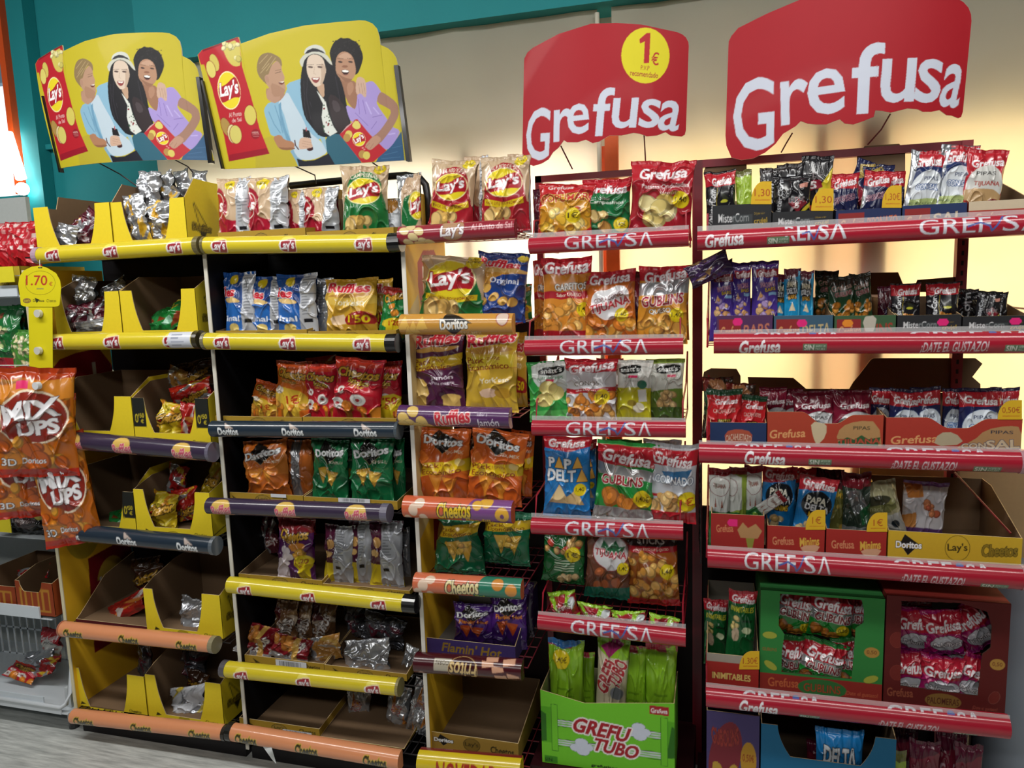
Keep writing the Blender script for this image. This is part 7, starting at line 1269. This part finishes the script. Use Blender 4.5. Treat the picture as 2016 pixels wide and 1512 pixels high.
# bottom shelf
def pbox(c): c.rect(0, 0, 100, 100, '4a3f6e'); c.ell(36, 40, 30, 32, '7a2a34', 10); c.text('GUBOLINS', 36, 24, 52, 16, '9a3a34', '3a1a20', 1, -4, 0, -.2, .06); c.poly([(8, 48), (24, 46), (36, 58), (50, 46), (62, 50), (52, 72), (22, 74)], 'b8963a', 1); c.ell(80, 42, 15, 17, 'b88a2c'); c.text('0,50€', 80, 40, 22, 8, '8a2a1c'); c.rect(4, 86, 100, 100, '140d12')
carton(None, 1391, 1495, 1404, 1404, 'purple carton with a round price spot on the lowest shelf of the wide rack', style='tray', outer='4a3f6e', inner='2a2238', art=pbox, full=.0, prof=[(0, 0), (.3, 0)], depth=.3, zb=SH[5, 5]+.001, grp=g5, yref=1460)
carton(None, 1498, 1764, 1440, 1500, 'blue carton with torn sides on the lowest shelf of the wide rack', ears=(34, 40), outer='1f6a94', inner='5a4a3a', full=.02, depth=.3, zb=SH[5, 5]+.001, grp=g5, yref=1480, art=lambda c: (c.ell(34, 22, 3, 6, 'c9c4a0'), c.poly([(8, 90), (16, 70), (24, 92)], 'c9a24a')))
g = 'packets on the lowest shelf of the wide rack'; s5['grp'] = g
pack(d_dl2, 1606, 1698, 1442, .07, None, 'bright blue triangle snack packet on the lowest shelf', zb=SH[5, 5]+.004, crump=1, **s5)
pack(d_mrn, 1588, 1640, 1462, .16, None, 'dark red packet behind the bright blue one on the lowest shelf', zb=SH[5, 5]+.004, crump=1, **s5)
pack(d_gdk, 1660, 1700, 1432, .2, None, 'dark olive packet at the back of the blue carton', zb=SH[5, 5]+.004, crump=1.2, **s5)
pack(d_lime, 1748, 1784, 1484, .05, None, 'lime green packet corner right of the blue carton', zb=SH[5, 5]+.002, crump=1, **s5)
for k, (xl, xr, yt, Y, lab) in enumerate([(1752, 1806, 1440, .14, 'dark maroon packet beside the blue carton, highest at the left'), (1790, 1850, 1466, .06, 'dark maroon packet on the lowest shelf, front left'), (1844, 1904, 1448, .1, 'dark maroon packet on the lowest shelf, middle'), (1880, 1934, 1474, .05, 'dark maroon packet on the lowest shelf, front right')]):
    pack(d_mrn, xl, xr, yt, Y, None, lab, zb=SH[5, 5]+.002, crump=1.3, **s5)
mb = MB(); z0 = P(1900, 1095, .46)[2]; z1 = P(1900, 925, .46)[2]; xa, xb = P(1690, 1000, .46)[0], P(2090, 1000, .46)[0]; mb.box(xa, .455, z0, xb, .462, z1, 'b79a72'); mb.box((xa+xb)/2-.001, .4545, z0, (xa+xb)/2+.002, .455, z1, '8a6e4a'); o = mb.obj('cardboard_sheet', CARD); tag(o, 'beige cardboard sheet standing behind the fourth shelf of the wide rack', 'cardboard')
# grey cover beyond the right end
mb = MB(); U, V = np.meshgrid(np.linspace(0, 1, 40), np.linspace(0, 1, 60)); xa = X5b+.012; zT = P(1985, 1130, .3)[2]
an = (U-.5)*math.pi; G = np.stack([xa+.16+.15*np.sin(an)+.01*vnoise(V*5, U*3, 4), .34-.15*np.cos(an), zT*(1-V)], -1); mb.grid(G, mb.col('8f98a4')); G2 = np.stack([xa+.16+.15*np.sin(an), .34+.15*np.cos(an), zT*(1-V)], -1); mb.grid(G2, mb.col('7f8894'), True)
mb.add(np.concatenate([G[0], G2[0][::-1]]), [list(range(80))], mb.col('8f98a4')); o = mb.obj('covered_roll', BOARD, None, None, True); tag(o, 'grey covered roll standing at the right end beyond the wide red rack', 'roll')

# ================================================================ price card, hanging bags
def pcard():
    T = [(0, 36, 560), (.08, 38, 545), (.2, 46, 533), (.4, 62, 525), (.55, 77, 523), (.7, 92, 527), (.86, 110, 538), (.95, 118, 552), (1, 120, 566)]
    B = [(0, 40, 590), (.06, 41, 600), (.1, 46, 603), (.2, 54, 604), (.8, 106, 604), (.9, 114, 603), (.96, 117, 600), (1, 118, 592)]
    c = Cv(30, 515, 125, 760, 190*1.6, 490*1.6, 'd9cc1e'); c.ell(79, 557, 30, 24, '8a7a1c'); c.ell(79, 557, 29.2, 23.2, 'd9cc1e'); c.text('1.70', 72, 552, 42, 20, 'b3392c', bold=.02); c.text('€', 100, 559, 7, 8, 'b3392c'); c.rect(72, 567, 86, 570, 'a8a04a')
    c.ell(53, 592, 8, 5, '8a6a3a'); c.text("Lay's", 53, 592, 11, 5, 'd9cc1e'); c.text('Doritos', 76, 592, 22, 5, '3a3a20', bold=.05); c.poly([(68, 586), (78, 590), (72, 597)], '3a3a20'); c.text('Cheetos', 101, 592, 19, 6, '5a5420', bold=.03); c.rect(75, 526, 83, 528, '1a1a14'); c.done()
    Y0 = -.075; r = thing('price_card', P(80, 640, Y0), 'yellow hanging price card with a red price and long stem', 'price card'); mb = MB(); board(mb, T, B, lambda u: Y0+0*u, c, 110, 240, None, .0015, 'cfc21c'); part(r, 'printed_card', mb, BOARD, False)
    mb = MB(); board(mb, [(0, 56, 598), (1, 103, 598)], [(0, 58, 757), (1, 104, 757)], lambda u: Y0+.002+0*u, c, 12, 30, None, .0012, 'cfc21c'); part(r, 'stem', mb, BOARD)
    mb = MB(); mb.tube([P(79, 527, Y0), P(78, 516, Y0+.01), P(78, 512, -.06)], .0012, 'd8d8d0'); part(r, 'hanging_string', mb, METAL)
    for k, y in enumerate((617, 690)):
        q = P(79, y, Y0); mb = MB(); mb.tube([(q[0], Y0-.001, q[2]), (q[0], Y0-.014, q[2])], .014, 'c9c8c0', 20); part(r, 'suction_button', mb, PLAST)
    return Y0
Y0 = pcard()
q = P(82, 758, Y0-.07); mb = MB(); mb.tube([(q[0], -.155, q[2]), (q[0], -.172, q[2])], .0135, 'd8dade', 20); o = mb.obj('clip_button', PLAST); tag(o, 'pale round button holding the front hanging orange bag', 'clip')
g = 'orange bags hanging below the price card'
loose(d_mix, 72, 832, 116, 172, 4, -.125, 'orange bag hanging in front under the yellow price card', crump=1.1, grp=g, t=.3, yaw=30)
loose(d_mix, 62, 926, 104, 150, 3, -.09, 'orange bag below and behind the front hanging bag', crump=1.1, grp=g, t=.26, yaw=30)
loose(d_mix, 128, 966, 84, 178, -4, -.066, 'orange bag hanging lowest at the right of the group', crump=1.1, grp=g, t=.3, yaw=30)
loose(d_mix, 20, 880, 50, 120, 10, -.07, 'orange bag edge sticking out left of the front hanging bag', crump=1.1, grp=g, t=.3, yaw=10)
loose(d_mix, 118, 858, 50, 130, 4, -.075, 'orange bag corner right of the front hanging bag', crump=1.1, grp=g, t=.3, yaw=30)

# ================================================================ white gondola shelf at the far left
YG = .02; xr_ = P(118, 1100, YG)[0]; xl_ = P(-520, 1100, YG)[0]
rk = thing('gondola_shelf', ((xl_+xr_)/2, .2, 0), 'white steel gondola shelf cut off by the left edge', 'shelf unit')
GZ = []
for i, (y, h, xr2) in enumerate([(572, 22, 36), (745, 16, 46), (905, 14, 40), (1194, 22, 92), (1368, 26, 100)]):
    z = P(40, y, YG)[2]; x1 = P(xr2+20, y, YG)[0]; hz = abs(P(40, y-h/2, YG)[2]-P(40, y+h/2, YG)[2]); d = .03 if i > 2 else 0
    mb = MB(); mb.box(xl_, YG-d, z-hz/2-.004, x1, .45, z-hz/2, 'c4ccd2'); part(rk, 'shelf_board', mb, METAL); GZ.append(z-hz/2)
    mb = MB(); mb.box(xl_, YG-d-.006, z-hz/2, P(xr2, y, YG)[0], YG-d, z+hz/2, 'cfd8e0'); part(rk, 'price_channel', mb, PLAST)
    if i < 2:
        mb = MB(); zt_ = z+hz/2+.035
        for k in range(10): x = xl_+(x1-xl_-.02)*k/9; mb.tube([(x, YG, z), (x, YG, zt_)], .0016, 'd8dcd8')
        mb.tube([(xl_, YG, zt_), (x1-.02, YG, zt_), (x1-.02, .2, zt_)], .002, 'd8dcd8'); part(rk, 'wire_fence', mb, METAL)
mb = MB(); mb.box(xl_, .45, .05, P(110, 900, .45)[0], .47, P(40, 388, .45)[2], 'b3b8b6'); part(rk, 'back_panel', mb, METAL)
q = P(135, 1370, .06); xg = P(137, 1400, .02)[0]
mb = MB(); mb.box(xg-.014, .02, .03, xg+.014, .05, P(135, 1352, .03)[2], 'c9cfd2'); part(rk, 'leg', mb, METAL)
mb = MB(); mb.tube([(xg, .035, 0.0), (xg, .035, .03)], .02, '141416', 14); part(rk, 'foot', mb, PLAST)
g = 'packets on the white gondola shelf'; sg = dict(grp=g, t=.3)
zg = lambda i: GZ[i]+.001
pack(d_ging, 12, 76, 436, .08, None, 'red gingham popcorn bag at the top of the white gondola', zb=P(40, 530, .08)[2], crump=1.1, **sg)
pack(d_ging, -30, 26, 440, .1, None, 'red gingham bag cut by the left edge at the top of the gondola', zb=P(40, 530, .1)[2], crump=1, **sg)
carton(None, -60, 40, 526, 526, 'yellow low carton under the gingham bags on the gondola', style='tray', outer='b09a2c', full=0, depth=.3, zb=zg(0)+.006, Y=.03, art=lambda c: c.text('Doritos', 60, 50, 30, 40, '3a3210'), prof=[(0, 0), (.3, 0)], yref=540)
mb = MB(); a = P(-10, 542, .0); b = P(30, 542, .0); mb.box(a[0], -.006, P(10, 556, 0)[2], b[0], -.003, P(10, 525, 0)[2], 'd8cc2c'); o = mb.obj('price_label', CARD); tag(o, 'plain yellow price label on the upper left gondola shelf', 'label')
pack(d_grn, -30, 46, 604, .08, None, 'green packet on the second gondola shelf left of the price card', zb=zg(1), crump=1.1, **sg)
pack(d_grn, 24, 60, 600, .16, None, 'dark green packet behind on the second gondola shelf', zb=zg(1), crump=1.1, **sg)
pack(d_popc, 24, 78, 650, .05, None, 'clear popcorn packet behind the stem of the price card', zb=zg(1), crump=1.1, **sg)
pack(d_blkp, -30, 20, 780, .12, None, 'black packet at the left edge on the third gondola shelf', zb=zg(2), crump=1.3, **sg)
pack(d_blkp, 14, 66, 790, .15, None, 'black packet behind the hanging bags on the third gondola shelf', zb=zg(2), crump=1.3, **sg)
GM = P(40, 1046, .06)[2]; mb = MB(); mb.box(xl_, .02, GM-.012, P(112, 1046, .03)[0], .45, GM-.008, '9aa0a4'); part(rk, 'shelf_board', mb, METAL)
pack(d_blkp, 22, 88, 992, .06, None, 'black packet with a round badge below the hanging bags', zb=GM-.006, crump=1.2, **sg)
pack(d_blkp, -30, 24, 990, .1, None, 'black packet at the left edge below the hanging bags', zb=GM-.006, crump=1.2, **sg)
mb = MB(); mb.box(P(-10, 1030, .0)[0], .0, P(10, 1048, .0)[2], P(20, 1030, .0)[0], .003, P(10, 1012, .0)[2], 'd0c22a'); o = mb.obj('price_label', CARD); tag(o, 'yellow price label beside the black packet with a badge', 'label')
def ebox(c): c.rect(0, 0, 100, 100, '8f3c1c'); [(c.rect(x, 20, x+34, 90, 'b07a2c'), c.rect(x+5, 28, x+12, 84, '8f3c1c'), c.rect(x+18, 28, x+30, 84, '8f3c1c')) for x in (10, 56)]
g = 'orange cartons on the lower gondola shelf'
carton(None, 32, 104, 1146, 1166, 'orange printed carton with a notch on the lower gondola shelf', ears=(8, 20), outer='a0481f', inner='6d543d', art=ebox, full=.03, depth=.3, zb=zg(3)+.012, Y=-.01, grp=g, yref=1170)
carton(None, -50, 30, 1150, 1152, 'orange printed carton cut by the left edge on the gondola', style='tray', outer='a0481f', inner='6d543d', art=ebox, full=.03, depth=.3, zb=zg(3)+.012, Y=.0, grp=g, yref=1165)
loose(d_c_rs, 64, 1130, 70, 22, -14, .14, 'white and dark red packet lying in the notched orange carton', tilt=30)
# white plastic basket
zb_ = zg(4); x0, x1 = P(-150, 1330, -.02)[0], P(124, 1330, -.02)[0]; y0, y1 = -.02, .34; zr = P(60, 1215, .2)[2]
rt = thing('plastic_basket', ((x0+x1)/2, .15, zb_), 'white plastic basket with slotted sides on the lowest gondola shelf', 'basket')
mb = MB(); mb.box(x0, y0, zb_, x1, y1, zb_+.006, 'cdd4da'); part(rt, 'base', mb, PLAST)
def slotted(a, b, fixed, axis, z0, z1, n):
    mb = MB(); t = .004
    def bx(p0, p1, za, zc):
        if axis == 'x': mb.box(p0, fixed-t/2, za, p1, fixed+t/2, zc, 'd3dae0')
        else: mb.box(fixed-t/2, p0, za, fixed+t/2, p1, zc, 'd3dae0')
    for za, zc in ((z0, z0+.012), ((z0+z1)/2-.004, (z0+z1)/2+.004), (z1-.01, z1)): bx(a, b, za, zc)
    for k in range(n+1): p = a+(b-a)*k/n; bx(p-.004, p+.004, z0, z1)
    part(rt, 'slotted_side', mb, PLAST)
slotted(x0, x1, y1, 'x', zb_, zr, 18); slotted(y0, y1, x0, 'y', zb_, zr, 14)
mb = MB(); mb.tube([(x0, y0, zb_+.03), (x1-.03, y0, zb_+.03), (x1-.006, y0+.004, zb_+.045), (x1, y0+.02, zb_+.085), (x1, y0+.06, zr-.01), (x1, y1, zr), (x0, y1, zr)], .009, 'd8dee4', 10); part(rt, 'rim', mb, PLAST, True)
mb = MB(); mb.box(x0, y0-.003, zb_, x1-.03, y0+.003, zb_+.03, 'cdd4da'); part(rt, 'front_lip', mb, PLAST)
g = 'red bags in the white basket'
loose(d_cht_st, 46, 1324, 56, 26, 10, .13, 'red bag with yellow print at the front of the white basket', tilt=62, grp=g)
loose(d_c_rs, 92, 1314, 44, 30, -20, .15, 'red and silver bag at the right of the white basket', tilt=55, grp=g)
loose(d_c_s, 74, 1296, 66, 26, -14, .22, 'grey bag back lying in the white basket', tilt=50, grp=g)
loose(d_pred, 102, 1268, 34, 52, 6, .28, 'red packet standing at the far end of the white basket', grp=g)
loose(d_c_dk, 24, 1010, 40, 50, 6, .3, 'dark crumpled packet in the gloom of the gondola', grp=None)

mb = MB(); U, V = np.meshgrid(np.linspace(0, 1, 10), np.linspace(0, 1, 14)); G = PA(512+U*(22-14*V)+V*24, 1462+U*8+V*34, -.062+.006*np.sin(V*7+U*3)); mb.grid(G, mb.col('d4d8d8')); G2 = G.copy(); G2[..., 1] += .0008; mb.grid(G2, mb.col('c8cccc'), True); o = mb.obj('torn_paper', CARD, None, None, True); tag(o, 'torn white paper scrap hanging from the bottom orange rail', 'paper scrap')
# ================================================================ glare at the left window: an added glowing tube, and the globe lamp
mb = MB(); a, b = P(14, 262, .70), P(42, 352, .70); mb.tube([tuple(a), tuple(b)], .024, 'ffffff', 10); o = mb.obj('glare_tube', emis('window_glare', (1, .97, .92), 14)); tag(o, 'slanting white tube lamp glaring at the left window', 'lamp')  # added glowing tube, stands in for bright daylight low in the window
mb = MB(); q = P(44, 372, .68)
import itertools
nu, nv = 20, 12; U, V = np.meshgrid(np.linspace(0, 2*math.pi, nu), np.linspace(0, math.pi, nv)); r = .03
mb.grid(np.stack([q[0]+r*np.sin(V)*np.cos(U), q[1]+r*np.sin(V)*np.sin(U), q[2]+r*np.cos(V)], -1), mb.col('ffffff')); o = mb.obj('globe_lamp', emis('globe_glow', (1, .98, .94), 18), None, None, True); tag(o, 'round white globe lamp glaring beside the teal post', 'lamp')
for px, name in ((1180, 'x'),):
    mb = MB(); x = P(1180, 300, YS-.03)[0]; mb.tube([(x, YS-.03, .4), (x, YS-.03, P(1186, 24, YS-.03)[2])], .009, 'd9d2c0', 10); o = mb.obj('sheet_pole', METAL, None, None, True); tag(o, 'thin white pole beside the orange post, holding the plastic sheet', 'pole')
    mb = MB(); z1 = P(1200, 262, YS-.02)[2]; x0, x1 = P(1192, 320, YS-.03)[0], P(1218, 320, YS-.03)[0]; mb.box(x0, YS-.045, 0, x1, YS-.02, z1, 'd8591c'); o = mb.obj('window_post', METAL); tag(o, 'orange window post seen below the red price-disc sign', 'post')
for o in bpy.data.objects:
    if '_o' in o: del o['_o']
